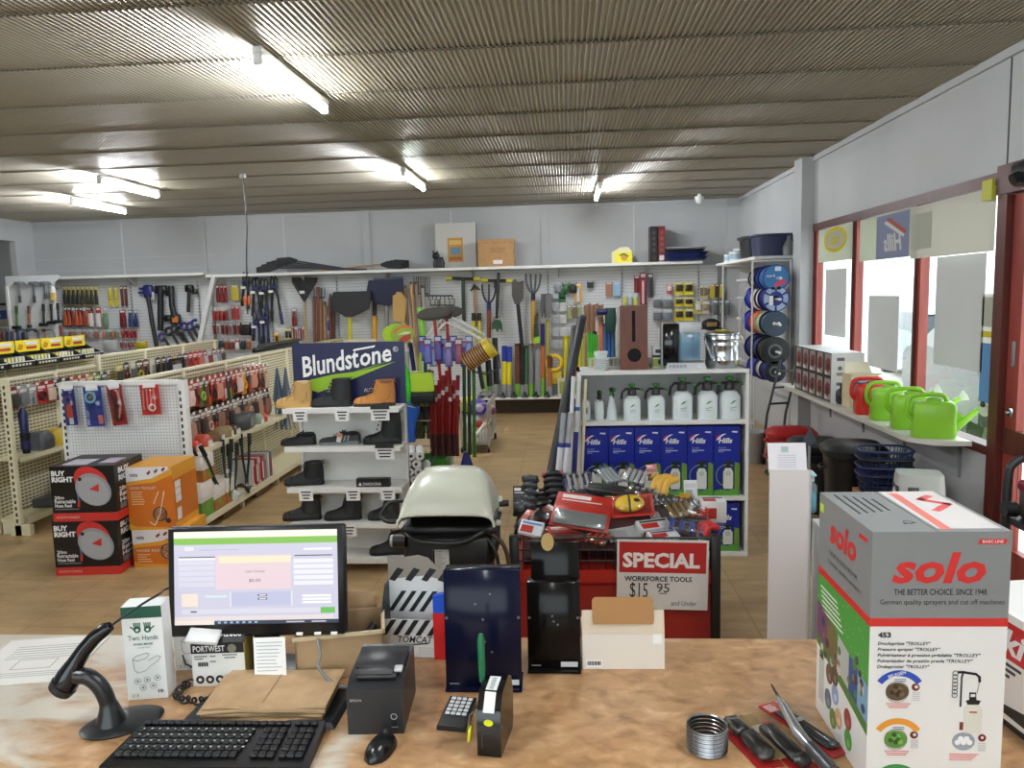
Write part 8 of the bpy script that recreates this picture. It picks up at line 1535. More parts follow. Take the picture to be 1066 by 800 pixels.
# hammers on the free-standing white panel
YHP = 11.55; a = P(5, 288, Y=YHP); b = P(62, 290, Y=YHP); t = thing('hammer_pegboard', 'white punched panel with hammers at the back corner of the room', 'pegboard', (0, 0, 0)); m = MB().prism([(a.x, 0), (b.x-.1, 0), (b.x-.1, a.z-.12), (b.x, a.z-.04), (b.x-.02, a.z), (a.x, a.z)], .02, PEGW, fr_((0, YHP+.02, 0), (1, 0, 0), (0, 0, 1))); pt(m, 'panel_board', t)
for x in (a.x+.02, b.x-.13): pt(MB().b2((x-.02, YHP-.02, 0), (x+.02, YHP+.02, a.z-.15), WHITE), 'post', t)
pt(MB().b2((a.x, YHP-.2, 0), (b.x, YHP+.25, .08), WHITE), 'foot', t)
def hp(px, py): return P(px, py, Y=YHP-.06)
def hammer(label, px, py, py2, head_at_top, hc, sc, w=.13, name='hammer'):
    A = hp(px, py); B = hp(px+1, py2); t = thing(name, label, name, (0, 0, 0), 0, 'hammers on the white punched panel'); E_ = A if head_at_top else B
    pt(MB().cyl(A, B, .016, C(*sc, .4), 8), 'shaft', t); m = MB().b2((E_.x-w*.6, YHP-.085, E_.z-.025), (E_.x+w*.45, YHP-.035, E_.z+.025), C(*hc, .35), bev=.008)
    if head_at_top: m.prism([(0, -.02), (.09, -.05), (.02, .02)], .03, C(*hc, .35), fr_((E_.x+w*.4, YHP-.045, E_.z), (1, 0, 0), (0, 0, 1)))
    pt(m, 'head', t); G_ = B if head_at_top else A; pt(MB().cyl(G_+(E_-G_)*-.02, G_+(E_-G_)*.35, .022, C(*[max(0, int(c*.6)) for c in sc], .5), 8), 'grip', t)
hammer('steel claw hammer at the outer edge of the white punched panel, top row', 20, 295, 315, True, (130, 134, 140), (110, 114, 120)); hammer('steel claw hammer in the middle of the top row of the white punched panel', 35, 295, 315, True, (120, 124, 130), (90, 94, 100)); hammer('steel claw hammer third along the top row of the white punched panel', 47, 295, 311, True, (120, 124, 130), (120, 124, 130))
hammer('black headed mallet with green band, second row of the white punched panel', 17, 319, 341, False, (26, 30, 28), (60, 110, 40)); hammer('orange shafted hammer in the second row of the white punched panel', 30, 319, 340, False, (40, 42, 44), (150, 90, 60), .06); hammer('big black mallet in the second row of the white punched panel', 45, 317, 338, False, (24, 26, 28), (30, 34, 34)); hammer('black mallet next to the big one in the second row', 53, 317, 336, False, (24, 26, 28), (30, 34, 34)); hammer('black mallet at the inner end of the second row', 60, 316, 335, False, (24, 26, 28), (30, 34, 34))
q = hp(55, 305); t = thing('straw_brush', 'small straw coloured brush beside the top row hammers', 'brush', (q.x, q.y, q.z), 0); pt(MB().loft([br_(.05, .03, -.12, 12, .7), br_(.045, .03, 0, 12, .7)], C(186, 160, 100, .7)), 'bristles', t); pt(MB().loft([br_(.05, .035, 0, 12, .7), br_(.04, .03, .05, 12, .8), br_(.015, .015, .12, 12, .8)], C(206, 206, 200, .4)), 'handle', t)
for i, px in enumerate((22, 33, 41, 50)):
    A = hp(px-4, 344); m = MB().tube(bez([A, A+Vector((.10, 0, .01)), A+Vector((.16, 0, -.04)), A+Vector((.17, -.01, -.13))], 5), .015, C(*((96, 98, 104), (70, 74, 80), (150, 120, 90), (120, 122, 126))[i], .35), 8).ell(tuple(A), (.04, .025, .03), C(60, 62, 66, .4)); one('hooked_tool', '%s hooked steel tool in the third row of the white punched panel' % ORD[i], 'hand tool', m, group='hooked tools on the white punched panel')
q = hp(63, 342); m = MB().cyl((0, 0, -.12), (0, 0, .05), .02, C(130, 40, 44, .4), 8).cyl((0, 0, .05), (0, 0, .12), .008, STEEL, 8); one('red_chisel', 'red handled chisel at the inner edge of the white punched panel', 'chisel', m, (q.x, q.y, q.z)); 
for i in range(5):
    q = hp(4+i*5.5, 350); m = MB().loft([br_(.04, .03, -.09, 10, .6), br_(.045, .035, .02, 10, .6), br_(.02, .02, .08, 10, .8)], C(*((90, 60, 56), (60, 70, 100), (110, 100, 110), (80, 90, 120), (60, 62, 70))[i], .4)); one('small_tool_pack', '%s small dark pack along the foot of the white punched panel' % ORD[i], 'pack', m, (q.x, q.y, q.z), group='small packs at the foot of the punched panel')
# big wrenches
def long_tool(name, label, cat, pts, r, col, group=None, y=YW-.03, seg=8):
    t = thing(name, label, cat, (0, 0, 0), 0, group); pt(MB().tube([bw(px, py, y) for px, py in pts], r, C(*col, .4), seg), 'handle', t); return t
t = long_tool('pipe_wrench', 'longest pipe wrench with a blue head on the back wall', 'wrench', ((154, 308), (158, 334), (163, 361)), .035, K_); q = bw(154, 303); pt(MB().b2((q.x-.07, q.y-.04, q.z-.12), (q.x+.09, q.y+.03, q.z+.10), C(40, 44, 110, .4), bev=.02).b2((q.x-.16, q.y-.03, q.z-.05), (q.x-.05, q.y+.02, q.z-.01), C(40, 44, 110, .4)).b2((q.x-.14, q.y-.03, q.z+.02), (q.x-.04, q.y+.02, q.z+.06), C(40, 44, 110, .4)), 'jaw_head', t, 'blue jaw head'); pt(MB().b2((q.x+.06, q.y-.03, q.z-.15), (q.x+.12, q.y+.02, q.z-.02), C(190, 192, 196, .4)), 'tag', t)
t = long_tool('pipe_wrench', 'straight black pipe wrench second along the back wall', 'wrench', ((167, 300), (167, 344)), .05, (24, 24, 26)); q = bw(167, 301); pt(MB().b2((q.x-.09, q.y-.05, q.z-.08), (q.x+.12, q.y+.03, q.z+.06), C(26, 26, 28, .4), bev=.02).b2((q.x+.1, q.y-.04, q.z-.12), (q.x+.17, q.y+.02, q.z+.02), BLACK, bev=.01), 'jaw_head', t)
t = long_tool('pipe_wrench', 'black wrench hanging head down with an orange tag', 'wrench', ((178, 298), (179, 318), (182, 331)), .05, (32, 32, 34)); q = bw(181, 331); pt(MB().b2((q.x-.16, q.y-.05, q.z-.06), (q.x-.02, q.y+.03, q.z+.05), BLACK, bev=.02).b2((q.x-.06, q.y-.05, q.z-.1), (q.x+.12, q.y+.03, q.z+.06), C(40, 40, 42, .4), bev=.02), 'jaw_head', t); pt(MB().b2((q.x+.0, q.y-.07, q.z-.08), (q.x+.1, q.y-.05, q.z+.02), C(206, 120, 60, .4)), 'tag', t, 'orange tag')
t = long_tool('pipe_wrench', 'short black pipe wrench nearest the leaning board', 'wrench', ((197, 303), (196, 325)), .03, (28, 28, 30)); q = bw(198, 301); pt(MB().b2((q.x-.08, q.y-.05, q.z-.05), (q.x+.06, q.y+.03, q.z+.07), BLACK, bev=.02).b2((q.x+.04, q.y-.04, q.z-.09), (q.x+.13, q.y+.02, q.z-.01), BLACK, bev=.01), 'jaw_head', t)
for i, (px, py, l, c) in enumerate(((171, 352, 12, (70, 76, 130)), (178, 346, 14, (40, 42, 48)), (184, 343, 12, (60, 64, 70)), (189, 346, 14, (30, 32, 40)), (194, 341, 14, (50, 54, 110)), (200, 341, 12, (60, 64, 130)), (205, 338, 12, (50, 54, 120)))):
    t = long_tool('spanner', '%s small spanner from the big wrenches in the slanting cluster' % ORD[i], 'spanner', ((px, py), (px+l*.6, py+l)), .024, (32, 32, 34), 'slanting spanner cluster'); q = bw(px-1, py-1); pt(MB().tube([(q.x+.06*cos(k_), q.y-.03, q.z+.06*sin(k_)) for k_ in [rad(60+30*j) for j in range(9)]], .025, C(*c, .3), 8), 'open_jaw', t)
# bolt cutters
def bolt_cutter(label, px, py, py2, spread, lean, col=(24, 26, 30)):
    t = thing('bolt_cutter', label, 'bolt cutter', (0, 0, 0), 0, 'bolt cutters on the back wall'); hd = bw(px, py+6, YW-.02)
    for s in (-1, 1):
        e = bw(px+lean+s*spread, py2-(3 if s < 0 else 0), YW-.02); k = hd+(e-hd)*.35+Vector((s*.02, 0, 0)); pt(MB().tube([hd+Vector((s*.02, 0, -.05)), k, e], [.03, .022, .022], C(*col, .4), 8).tube([k+(e-k)*.55, e], .028, C(34, 38, 96, .5) if s > 0 else C(20, 20, 22, .5), 8), 'handle', t)
    pt(MB().ell(tuple(hd+Vector((-.03, 0, .04))), (.035, .025, .10), DSTEEL).ell(tuple(hd+Vector((.03, 0, .04))), (.035, .025, .10), DSTEEL).b2((hd.x-.06, hd.y-.03, hd.z-.07), (hd.x+.06, hd.y+.02, hd.z-.02), C(36, 40, 96, .4)), 'cutter_head', t); pt(MB().b2((hd.x-.08, hd.y-.05, hd.z-.14), (hd.x+.0, hd.y-.04, hd.z-.10), WHITE), 'ticket', t)
bolt_cutter('long bolt cutter with an orange guard, first beside the red packs', 256, 286, 322, 3, -1); q = bw(258, 313, YW-.06); one('orange_guard', 'orange guard clipped on the first bolt cutter', 'guard', MB().b2((-.06, -.02, -.08), (.06, .02, .08), C(220, 110, 60, .4), bev=.01), (q.x, q.y-.03, q.z))
bolt_cutter('black bolt cutter second in the upper row', 266, 291, 332, 4, 1); bolt_cutter('bolt cutter with a yellow dot, third in the upper row', 275, 292, 326, 3, 0); bolt_cutter('widest bolt cutter nearest the black fan rake', 285, 290, 338, 5.5, 3.5); bolt_cutter('bolt cutter in the lower row, first of two', 267, 327, 358, 3.5, 0, (32, 36, 90)); bolt_cutter('bolt cutter in the lower row, second of two', 276, 322, 362, 3, 1, (30, 34, 80))
# long garden tools
def handle(t, a, b, r, col, y=YW-.03, nm='handle'):
    if nm != 'pole': p_ = bw(*a, y); pt(MB().cyl(p_+Vector((0, 0, -.04)), (p_.x, 12.699, p_.z-.04), .008, STEEL, 6), 'hook', t)
    pt(MB().tube([bw(*a, y), bw(*b, y)], r, C(*col, .45), 10), nm, t)
def outline(t, pts, th, col, y=YW-.05, nm='blade', rough=.5): pt(MB().prism([(bw(px, py, y).x, bw(px, py, y).z) for px, py in pts], th, C(*col, rough), fr_((0, y, 0), (1, 0, 0), (0, 0, 1))), nm, t)
t = thing('fan_rake', 'black fan shaped rake with a pale wooden handle', 'rake', (0, 0, 0)); outline(t, ((304, 289), (331, 289), (330, 294), (318, 314), (316, 314), (304, 294)), .02, (46, 46, 44), nm='fan_head'); m = MB()
for k in range(13): m.cyl(bw(317, 313, YW-.08), bw(304.5+k*2.2, 289, YW-.08), .006, C(34, 34, 34, .5), 6)
pt(m, 'tines', t); handle(t, (317, 312), (319, 358), .024, (190, 160, 120)); pt(MB().b2((bw(314, 306).x, YW-.1, bw(314, 306).z), (bw(319, 306).x, YW-.09, bw(314, 303).z), WHITE), 'ticket', t)
for i, (px, py0, c) in enumerate(((327, 312, (130, 80, 60)), (331, 299, (120, 70, 56)), (334, 312, (150, 110, 80)), (338, 318, (176, 140, 100)), (344, 310, (110, 64, 50)), (347, 312, (90, 56, 46)))):
    t = thing('wood_handled_tool', '%s wooden handle from the fan rake in the row before the black broom' % ORD[i], 'garden tool', (0, 0, 0), 0, 'wooden handled tools'); handle(t, (px, py0), (px+.6, 358), .028, c)
    if i in (1, 2):
        m = MB()
        for k in range(3): m.cyl(bw(px-4+k*4, 300, YW-.03), bw(px-4+k*4, 310, YW-.03), .008, DSTEEL, 6)
        m.cyl(bw(px-4, 310, YW-.03), bw(px+4, 310, YW-.03), .012, DSTEEL, 6).cyl(bw(px, 310, YW-.03), bw(px, 313, YW-.03), .014, DSTEEL, 6); pt(m, 'tines', t)
    else: pt(MB().tube([bw(px, py0, YW-.03), bw(px, py0-4, YW-.03)], .018, DSTEEL, 8), 'ferrule', t)
t = thing('push_rake', 'wide black plastic rake with yellow handle above the header sign', 'rake', (0, 0, 0)); outline(t, ((348, 304), (386, 303), (387, 308), (384, 322), (368, 330), (360, 330), (347, 322), (345, 312)), .05, (34, 35, 36), YW-.20, 'rake_head'); m = MB()
for k in range(9): m.cyl(bw(364, 330, YW-.216), bw(347+k*4.8, 305, YW-.216), .014, C(22, 22, 24, .5), 6)
m.cyl(bw(348, 307, YW-.2), bw(386, 306, YW-.2), .03, C(64, 66, 66, .5), 8); pt(m, 'ribs', t); handle(t, (364, 331), (365, 366), .036, (214, 206, 60), YW-.16)
t = thing('scoop_shovel', 'navy scoop shovel hung beside the wide black rake', 'shovel', (0, 0, 0)); outline(t, ((384, 292), (420, 290), (421, 308), (414, 316), (404, 319), (394, 317), (381, 310)), .03, (20, 24, 58), YW-.13, 'scoop'); pt(MB().tube([bw(389, 292, YW-.13), bw(420, 290, YW-.13)], .028, C(90, 96, 110, .4), 8), 'lip', t); handle(t, (403, 317), (403, 340), .03, (150, 152, 156), YW-.12)
t = thing('black_neck_spade', 'spade with a black neck and an amber handle behind the navy scoop', 'spade', (0, 0, 0)); handle(t, (390, 312), (390, 330), .034, (24, 24, 26), YW-.1, 'neck'); handle(t, (390, 329), (390.5, 366), .044, (226, 172, 70), YW-.1)
for i, (a, b, c, head) in enumerate((((414, 304), (418, 336), (190, 150, 90), 1), ((422, 300), (426, 345), (130, 100, 70), 0), ((428, 296), (432, 350), (196, 150, 100), 0), ((433, 296), (437, 345), (150, 130, 110), 0), ((440, 300), (443, 345), (176, 170, 160), 0))):
    t = thing('straw_broom' if head else 'wood_handled_tool', ['straw headed broom standing behind the lime duster', 'dark wooden handle right of the straw broom', 'pale wooden handle in the middle of the bundle behind the broom rack', 'greyish wooden handle next to the lime pole', 'steel grey handle under the garden rakes'][i], 'broom' if head else 'garden tool', (0, 0, 0), 0, None if head else 'wooden handles behind the broom rack'); handle(t, a, (b[0], 362), .028, c, YW-.2)
    if head: outline(t, ((410, 308), (418, 304), (424, 312), (422, 336), (410, 334)), .09, (190, 156, 96), YW-.3, 'straw_head', .9)
    else: pt(MB().tube([bw(*a, YW-.2), bw(a[0], a[1]-3, YW-.2)], [.03, .02], C(60, 60, 60, .5), 8), 'end_cap', t)
def garden_rake(label, x0, x1, y0, y1, n_, yr):
    t = thing('garden_rake', label, 'rake', (0, 0, 0), 0, 'steel garden rakes'); m = MB().cyl(bw(x0, y0, yr), bw(x1, y0, yr), .012, DSTEEL, 6)
    for k in range(n_): px = x0+(x1-x0)*k/(n_-1); m.cyl(bw(px, y0, yr), bw(px, y1, yr-.03), .008, DSTEEL, 6)
    pt(m, 'tines', t); c_ = (x0+x1)/2; handle(t, (c_, max(y0, y1)), (c_+1, 345), .024, (150, 140, 120), yr)
garden_rake('steel garden rake hanging highest behind the broom rack', 431, 447, 306, 288, 8, YW-.03); garden_rake('wide steel rake lying crosswise under the highest rake', 442, 471, 308, 312, 8, YW-.12); garden_rake('narrow steel rake head right under the wide rake', 448, 473, 318, 311, 6, YW-.22)
def tbar(label, x0, x1, y, pole, pc):
    t = thing('tee_handled_tool', label, 'digging tool', (0, 0, 0), 0, 'yellow tee handled tools'); handle(t, (x0, y), (x1, y+.6), .026, (26, 28, 26), YW-.1, 'cross_bar'); pt(MB().cyl(bw(x0, y, YW-.1), bw(x0+7, y, YW-.1), .034, C(196, 186, 60, .5), 8).cyl(bw(x1-7, y+.6, YW-.1), bw(x1, y+.6, YW-.1), .034, C(196, 186, 60, .5), 8), 'grips', t, 'yellow grips'); handle(t, pole[0], pole[1], .03, pc, YW-.1, 'pole')
tbar('yellow gripped tee bar with a green pole', 464, 500, 290, ((482, 291), (483, 336)), (40, 60, 46)); tbar('second yellow gripped tee bar nearer the edger claw', 501, 534, 292, ((516, 293), (516, 300)), (40, 44, 42))
t = thing('mattock', 'mattock with a pale wooden handle right of the green pole', 'mattock', (0, 0, 0)); handle(t, (494, 298), (496, 340), .026, (170, 140, 100), YW-.08); pt(MB().tube([bw(490, 303, YW-.1), bw(494, 298, YW-.1), bw(500, 302, YW-.1)], [.012, .04, .012], C(50, 46, 44, .5), 8), 'head', t)
for i, px in enumerate((493, 499)): t = thing('loppers', '%s yellow and black lopper handle above the striped roll' % ORD[i], 'loppers', (0, 0, 0), 0, 'yellow and black loppers'); handle(t, (px, 326), (px, 334), .034, K_, YW-.15, 'grip'); handle(t, (px, 333), (px-1.5+i*2, 366), .026, (206, 200, 70), YW-.15)
def fork(label, px, y0, yb, ybot, sp, n_, tc, hc, neck):
    t = thing('garden_fork', label, 'fork', (0, 0, 0), 0, 'garden forks hung tines up'); m = MB(); B = bw(px, yb+6, YW-.1)
    for k in range(n_):
        u = -1+2*k/(n_-1); m.tube(bez([bw(px+u*sp*1.1, y0, YW-.1), bw(px+u*sp, y0+(yb-y0)*.6, YW-.1), bw(px+u*sp*.6, yb+2, YW-.1), B], 5), .016, C(*tc, .4), 8)
    pt(m, 'tines', t); handle(t, (px, yb+5), (px, yb+14), .034, neck, YW-.1, 'neck'); handle(t, (px, yb+13), (px, ybot), .036, hc, YW-.1)
fork('navy tined fork with a wooden shaft above the striped roll', 509, 296, 310, 352, 6.5, 3, (28, 30, 50), (130, 70, 50), (28, 34, 90)); fork('grey tined fork with a long amber shaft', 555, 285, 300, 362, 7, 4, (80, 82, 86), (206, 160, 70), (30, 32, 60))
t = thing('lawn_edger', 'edging tool with a black pole and a dark green claw', 'edger', (0, 0, 0)); handle(t, (519, 284), (517, 332), .026, (30, 30, 32), YW-.14, 'pole'); outline(t, ((512, 337), (515, 333), (520, 333), (523, 337), (523, 345), (520, 342), (518, 346), (515, 342), (512, 344)), .03, (30, 70, 46), YW-.18, 'claw'); pt(MB().tube(bez([bw(512, 338, YW-.15), bw(514, 331, YW-.15), bw(518, 329, YW-.15), bw(522, 332, YW-.15), bw(523, 338, YW-.15)], 5), .012, STEEL, 6), 'hoop', t)
t = thing('grass_shears', 'grass shears on a black pole between the two forks', 'grass shears', (0, 0, 0)); outline(t, ((533, 293), (536, 291), (540, 294), (545, 292), (545, 310), (541, 317), (536, 317), (533, 308)), .05, (70, 68, 62), YW-.18, 'shear_head'); pt(MB().tube([bw(537, 296, YW-.2), bw(541, 308, YW-.2)], .02, STEEL, 6).tube([bw(542, 294, YW-.2), bw(538, 310, YW-.2)], .02, C(150, 140, 90, .4), 6), 'blades', t); handle(t, (539, 316), (544, 366), .032, (28, 28, 30), YW-.16, 'pole')
for i, px in enumerate((566, 571)): t = thing('work_glove', '%s grey work glove on the hook left of the slotted post' % ORD[i], 'glove', (0, 0, 0), 0, 'grey work gloves'); outline(t, [(px-3, 307), (px+3, 306), (px+3.4, 322), (px+2.5, 331), (px+1, 332), (px, 326), (px-1, 332), (px-2.4, 330), (px-3.4, 320)], .04, (92+i*20, 92+i*20, 94+i*20), YW-.1-.05*i, 'glove_body', .8); pt(MB().b2((bw(px-3, 308).x, YW-.12-.05*i, bw(px, 309).z), (bw(px+3, 308).x, YW-.06-.05*i, bw(px, 306).z), C(60, 60, 62, .7)), 'cuff', t)
t = thing('green_pruner', 'black and lime pruner hanging by the amber fork shaft', 'pruner', (0, 0, 0)); outline(t, ((556, 338), (560, 336), (561, 350), (556, 352)), .05, (40, 60, 34), YW-.2, 'pruner_body'); outline(t, ((556, 351), (562, 350), (562, 357), (556, 358)), .05, (150, 206, 50), YW-.2, 'lime_end'); handle(t, (559, 326), (558, 337), .02, (60, 62, 60), YW-.18, 'stem')
# things standing on the low base shelf at the back wall
zb_ = .2855
def stand(name, label, cat, px, py0, r, col, group, top=None, y=12.5, lean=0):
    A = bw(px, py0, y); B = Vector((bw(px+lean, 412, y).x, y, zb_)); r *= .78; t = thing(name, label, cat, (0, 0, 0), 0, group); pt(MB().tube([B, A], r, C(*col, .4), 10), 'tube_body', t)
    pt(MB().tube([A+(B-A)*.0, A+(B-A)*(.3 if top else .04)], r*1.12, C(*(top or [max(0, c-30) for c in col]), .4), 10), 'top_sleeve', t)
    pt(MB().tube([B, B+(A-B)*.25], r*1.1, C(*((120, 180, 60) if name == 'long_tube' and (px % 2) else (150, 152, 154)), .4), 10), 'foot_sleeve', t)
for i, (px, py0, r, c, top, nm, lab) in enumerate(((525, 360, .05, (236, 220, 50), (40, 60, 160), 'yellow_stick', 'yellow tool handle with a long blue sleeve, first of the pair'), (530, 361, .05, (236, 220, 50), (44, 64, 170), 'yellow_stick', 'yellow tool handle with a long blue sleeve, second of the pair'), (539, 358, .06, (110, 66, 50), None, 'long_tube', 'brown tube right of the blue sleeved pair'), (544, 362, .05, (36, 40, 40), None, 'long_tube', 'black tube right of the brown one'), (548, 360, .04, (70, 110, 80), None, 'long_tube', 'thin green tube in the middle of the base shelf'), (553, 358, .05, (140, 142, 144), None, 'long_tube', 'grey tube left of the purple topped orange one'), (560, 362, .07, (150, 152, 154), None, 'long_tube', 'fat grey tube on the base shelf'), (565, 337, .04, (206, 110, 50), (50, 36, 110), 'long_tube', 'orange tube with a long purple top'), (570, 333, .035, (190, 180, 70), None, 'long_tube', 'slim yellow tube next to the purple topped one'), (572, 370, .06, (176, 110, 60), (110, 60, 40), 'long_tube', 'short orange tube at the end of the base shelf'), (516, 388, .05, (150, 154, 156), None, 'long_tube', 'short grey tube left of the blue sleeved pair'), (510, 385, .05, (110, 150, 70), None, 'long_tube', 'short green tube behind the wire rack'), (504, 387, .05, (160, 190, 90), None, 'long_tube', 'pale green tube behind the wire rack'))): stand(nm, lab, 'tube', px, py0, r, c, 'tubes standing on the low base shelf', top)
for i in range(8):
    q = bw(500+i*18, 411, 12.45); one('metal_fitting', '%s dark metal fitting along the front of the low base shelf' % ORD[i], 'fitting', MB().lathe([(0, 0), (.06, 0), (.05, .03), (.02, .04), (.02, .09), (0, .09)], DSTEEL, 12), (bw(489+i*11.5, 411, 12.42).x, 12.42, zb_), group='metal fittings on the base shelf')
t = thing('yellow_winder', 'yellow round winder on the wall left of the dark leaning tubes', 'winder', (0, 0, 0)); q = bw(577, 378, 12.5); m = MB().tube([(q.x+.12*cos(2*pi*i/16), q.y, q.z+.12*sin(2*pi*i/16)) for i in range(16)], .035, C(236, 196, 40, .4), 8, closed=True); pt(m, 'ring', t); pt(MB().b2((q.x-.15, q.y, q.z-.35), (q.x+.12, q.y+.1, q.z-.14), C(206, 180, 60, .4), bev=.01), 'carton', t)
m = MB().b2((bw(573, 0).x, 12.42, zb_), (bw(596, 0).x, 12.60, zb_+.30), C(206, 200, 190, .5)).b2((bw(575, 0).x, 12.415, zb_+.05), (bw(594, 0).x, 12.42, zb_+.25), C(150, 170, 60, .5)); one('display_box', 'pale display box with green print behind the dark leaning tubes', 'box', m)
for i, (px, c) in enumerate(((589, (206, 196, 60)), (594, (196, 180, 50)), (600, (160, 120, 70)), (604, (206, 206, 60)), (608, (190, 196, 120)))): stand('canister_tube', '%s tall yellow or tan canister left of the clear tubs' % ORD[i], 'canister', px, 350, .05, c, 'yellow canisters behind the white unit')
for i in range(8): stand('wooden_stake', '%s wooden stake in the bundle behind the clear tubs' % ORD[i], 'stake', 609+i*2.6, 318-(i % 3), .022, ((190, 150, 110), (206, 170, 130), (160, 120, 84))[i % 3], 'bundle of wooden stakes', (150, 110, 80), 12.4-.04*(i % 2))
for i in range(4): stand('green_stake', '%s bright green stake left of the letterbox' % ORD[i], 'stake', 613+i*2.6, 346+i, .03, (90, 206, 50), 'bright green stakes', (70, 170, 50), 12.25)
for i, (px, py, c) in enumerate(((622, 330, (206, 190, 180)), (626, 336, (206, 120, 80)), (630, 337, (60, 100, 150)), (634, 340, (50, 90, 160)), (638, 343, (60, 110, 150)), (620, 345, (40, 44, 46)), (642, 350, (30, 50, 60)))): stand('rolled_cover', '%s rolled cover or mat standing under the folded tarpaulins' % ORD[i], 'roll', px, py, .045, c, 'rolled covers left of the letterbox', None, 12.3)
for i, (x0, x1, y0, y1, c, lab) in enumerate(((621, 633, 322, 328, (30, 40, 90), 'navy folded tarpaulin hung left of the letterbox'), (630, 642, 321, 346, (20, 60, 50), 'dark green folded tarpaulin beside the letterbox'), (640, 645, 320, 388, (170, 172, 170), 'grey panel edge standing directly behind the letterbox'))):
    a = bw(x0, y0, 12.2); b = bw(x1, y1, 12.2); w = b.x-a.x; h = a.z-b.z; one('folded_tarpaulin' if i < 2 else 'grey_sheet', lab, 'tarpaulin' if i < 2 else 'panel', MB().loft([br_(w*.5, .06, -h, 14, .5), br_(w*.52, .09, -h*.5, 14, .5), br_(w*.5, .05, 0, 14, .5)], C(*c, .5)), ((a.x+b.x)/2, 12.2, a.z))
# ================================================================== on the long wall shelf
zs = 2.4085
def ws(px): return bw(px, 278, 12.5).x
def lying(label, px0, px1, flip, k, col):
    x0, x1 = ws(px0), ws(px1); t = thing('flat_broom', label, 'broom', (0, 0, 0), 0, 'black headed brooms lying on the wall shelf'); y = 12.36+.058*k+(.029 if flip else 0); s = -1 if flip else 1
    hx = x1 if flip else x0; ex = x0 if flip else x1; zh = zs+.05+(.03*k if not flip else .012*k)
    pt(MB().tube([(hx, y, zh+.03), (ex, y, zs+.014)], .0125, C(*col, .5), 8), 'shaft', t); bk = C(24, 25, 28, .6)
    pt(MB().loft([[(hx+s*.06, y+a*.012, zh+.03+b*.02) for a, b in ((-1, -1), (1, -1), (1, 1), (-1, 1))], [(hx-s*.06, y+a*.026, zh+.03+b*.06) for a, b in ((-1, -1), (1, -1), (1, 1), (-1, 1))], [(hx-s*.28, y+a*.027, zh+.03*k*.2-.0+b*(.045+.008*(k % 3))) for a, b in ((-1, -1), (1, -1), (1, 1), (-1, 1))]], bk), 'bristle_head', t)
for k in range(5): lying('black flat headed broom lying with its head to the hammers, %s from the front' % ORD[k], 288+k*4, 384-k*4, False, k, (60, 62, 66))
for k in range(3): lying('brown shafted black broom with its head towards the cat ornament, %s from the front' % ORD[k], 334, 402+k*3, True, k, (176, 140, 100))
q = ws(457); t = thing('black_ornament', 'small black cat shaped ornament on the wall shelf', 'ornament', (q, 12.5, zs), 0); pt(MB().loft([br_(.09, .06, 0, 14, .8), br_(.10, .07, .08, 14, .8), br_(.07, .05, .18, 14, .9)], BLACK).ell((-.04, -.02, .20), (.06, .05, .06), BLACK), 'figure', t); pt(MB().cyl((-.08, 0, .22), (-.08, 0, .29), .016, BLACK, 8).cyl((-.02, 0, .23), (-.02, 0, .28), .016, BLACK, 8), 'ears', t)
x0, x1 = ws(453), ws(495); t = thing('white_panel_sign', 'white board with an orange label standing on the wall shelf', 'board', ((x0+x1)/2, 12.62, zs), 0); w = x1-x0; pt(MB().b2((-w/2, 0, 0), (w/2, .03, .73), C(206, 206, 200, .5)), 'board', t); f = fr_((-w/2, 0, 0), (1, 0, 0), (0, 0, 1)); m = MB().rect(f, w*.30, .10, w*.68, .49, C(206, 150, 60, .5), .002).rect(f, w*.36, .22, w*.62, .34, C(110, 150, 176, .5), .003).rect(f, w*.34, .38, w*.64, .45, C(226, 190, 110, .5), .003).rect(f, w*.34, .13, w*.64, .18, C(176, 110, 50, .5), .003); pt(m, 'orange_label', t, 'orange printed label')
x0, x1 = ws(499), ws(536); t = thing('cardboard_box', 'closed brown cardboard box on the wall shelf', 'box', ((x0+x1)/2, 12.45, zs), 0); w = x1-x0; pt(MB().b2((-w/2, -.12, 0), (w/2, .2, .43), CARD), 'carton_body', t); f = fr_((-w/2, -.12, 0), (1, 0, 0), (0, 0, 1)); m = MB().rect(f, w*.42, .04, w*.68, .1, PAPER, .002).rect(f, 0, .37, w, .375, C(140, 104, 64, .7), .002)
for k in range(3): m.rect(f, w*.35, .22+k*.03, w*.75, .235+k*.03, C(150, 112, 72, .7), .002)
pt(m, 'carton_print', t)
x0, x1 = ws(637), ws(658); t = thing('yellow_carton', 'small bright yellow and white carton on the wall shelf', 'box', ((x0+x1)/2, 12.45, zs), -6); w = x1-x0; pt(MB().b2((-w/2, -.08, 0), (w/2, .12, .17), C(240, 226, 40, .45)).loft([[(-w/2, -.08, .17), (w/2, -.08, .17), (w/2, .12, .17), (-w/2, .12, .17)], [(-w*.1, -.02, .25), (w*.3, -.02, .25), (w*.3, .08, .25), (-w*.1, .08, .25)]], C(236, 232, 190, .45)), 'carton_body', t); f = fr_((-w/2, -.08, 0), (1, 0, 0), (0, 0, 1)); m = MB().disc(f, w*.6, .08, .05, C(206, 160, 40, .5), .002).line(f, [(w*.4, .12), (w*.6, .14), (w*.8, .1)], .02, C(60, 90, 60, .5), .003).rect(f, 0, .0, w*.2, .17, C(226, 220, 150, .5), .002); pt(m, 'carton_print', t)
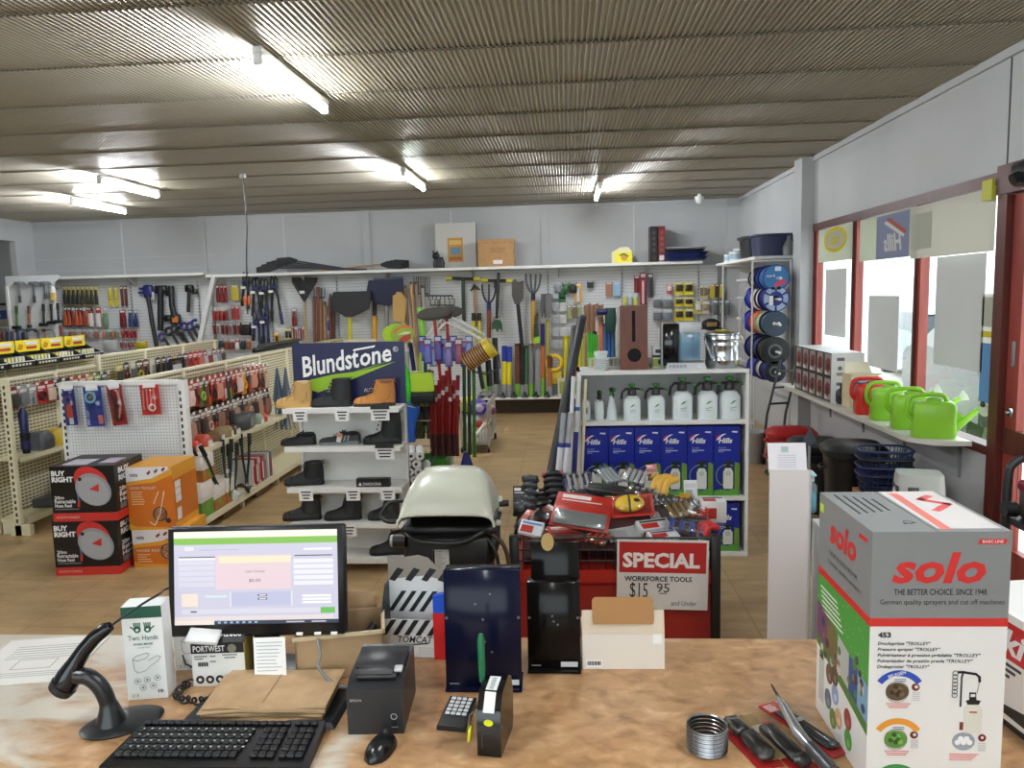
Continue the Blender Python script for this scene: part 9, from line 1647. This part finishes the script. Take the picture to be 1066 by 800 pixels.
for i, (px0, px1, c, c2, lab) in enumerate(((676, 683, (30, 24, 24), (60, 50, 50), 'tall black carton standing on the wall shelf'), (684, 691, (110, 40, 40), (226, 220, 216), 'tall dark red printed carton beside the black one on the wall shelf'))):
    x0, x1 = ws(px0), ws(px1); w = x1-x0; t = thing('tall_carton', lab, 'box', ((x0+x1)/2, 12.42, zs), 0); pt(MB().b2((-w/2, -.1, 0), (w/2, .2, .55), C(*c, .4)), 'carton_body', t); f = fr_((-w/2, -.1, 0), (1, 0, 0), (0, 0, 1)); m = MB().rect(f, w*.15, .02, w*.85, .1, C(*c2, .4), .002)
    for k in range(4): m.disc(f, w*.5, .18+k*.09, w*.28, C(*[min(255, q_+40) for q_ in c], .4), .002, n=10)
    pt(m, 'carton_print', t)
z = zs
for i in range(6):
    w = .36-.03*(i > 3); m = MB().loft([br_(w*.85, .16, 0, 20, .5), br_(w, .19, .03, 20, .5), br_(w, .19, .036, 20, .5)], C(*((34, 50, 110), (30, 44, 96), (36, 56, 120), (28, 36, 80), (40, 42, 48), (190, 192, 196))[i], .35)); one('flat_tray', '%s from the bottom in the pile of flat trays on the wall shelf' % ('topmost' if i == 5 else ORD[i]+' tray'), 'tray', m, (ws(711)+.02*(i % 2), 12.45, z), 3*i, 'flat trays piled on the wall shelf'); z += .0365
# things glimpsed through the opening at the far left
t = thing('annex_rack', 'dark rack with boxed goods glimpsed through the opening at the far corner', 'rack', (-10.0, 12.9, 0), 0); m = MB().b2((-.8, 0, 2.0), (.5, .4, 2.04), BLACK).b2((-.8, 0, 0), (-.76, .4, 2.4), WHITE).b2((.46, 0, 0), (.5, .4, 2.4), WHITE)
for z in (.5, 1.1, 1.6): m.b2((-.8, 0, z), (.5, .4, z+.03), WHITE)
pt(m, 'rack_frame', t)
for i, (x, z, w, h, c) in enumerate(((-.5, 1.632, .4, .3, (206, 190, 170)), (.0, 1.632, .4, .28, (60, 90, 150)), (-.4, 2.042, .5, .2, (40, 40, 40)), (-.2, 1.132, .5, .25, (90, 96, 90)))): carton('%s carton from the top in the rack beyond the opening' % ORD[i], -10+x-w/2, -10+x+w/2, 12.92, 13.2, z, h, c, (180, 170, 150), group='cartons in the annex rack')
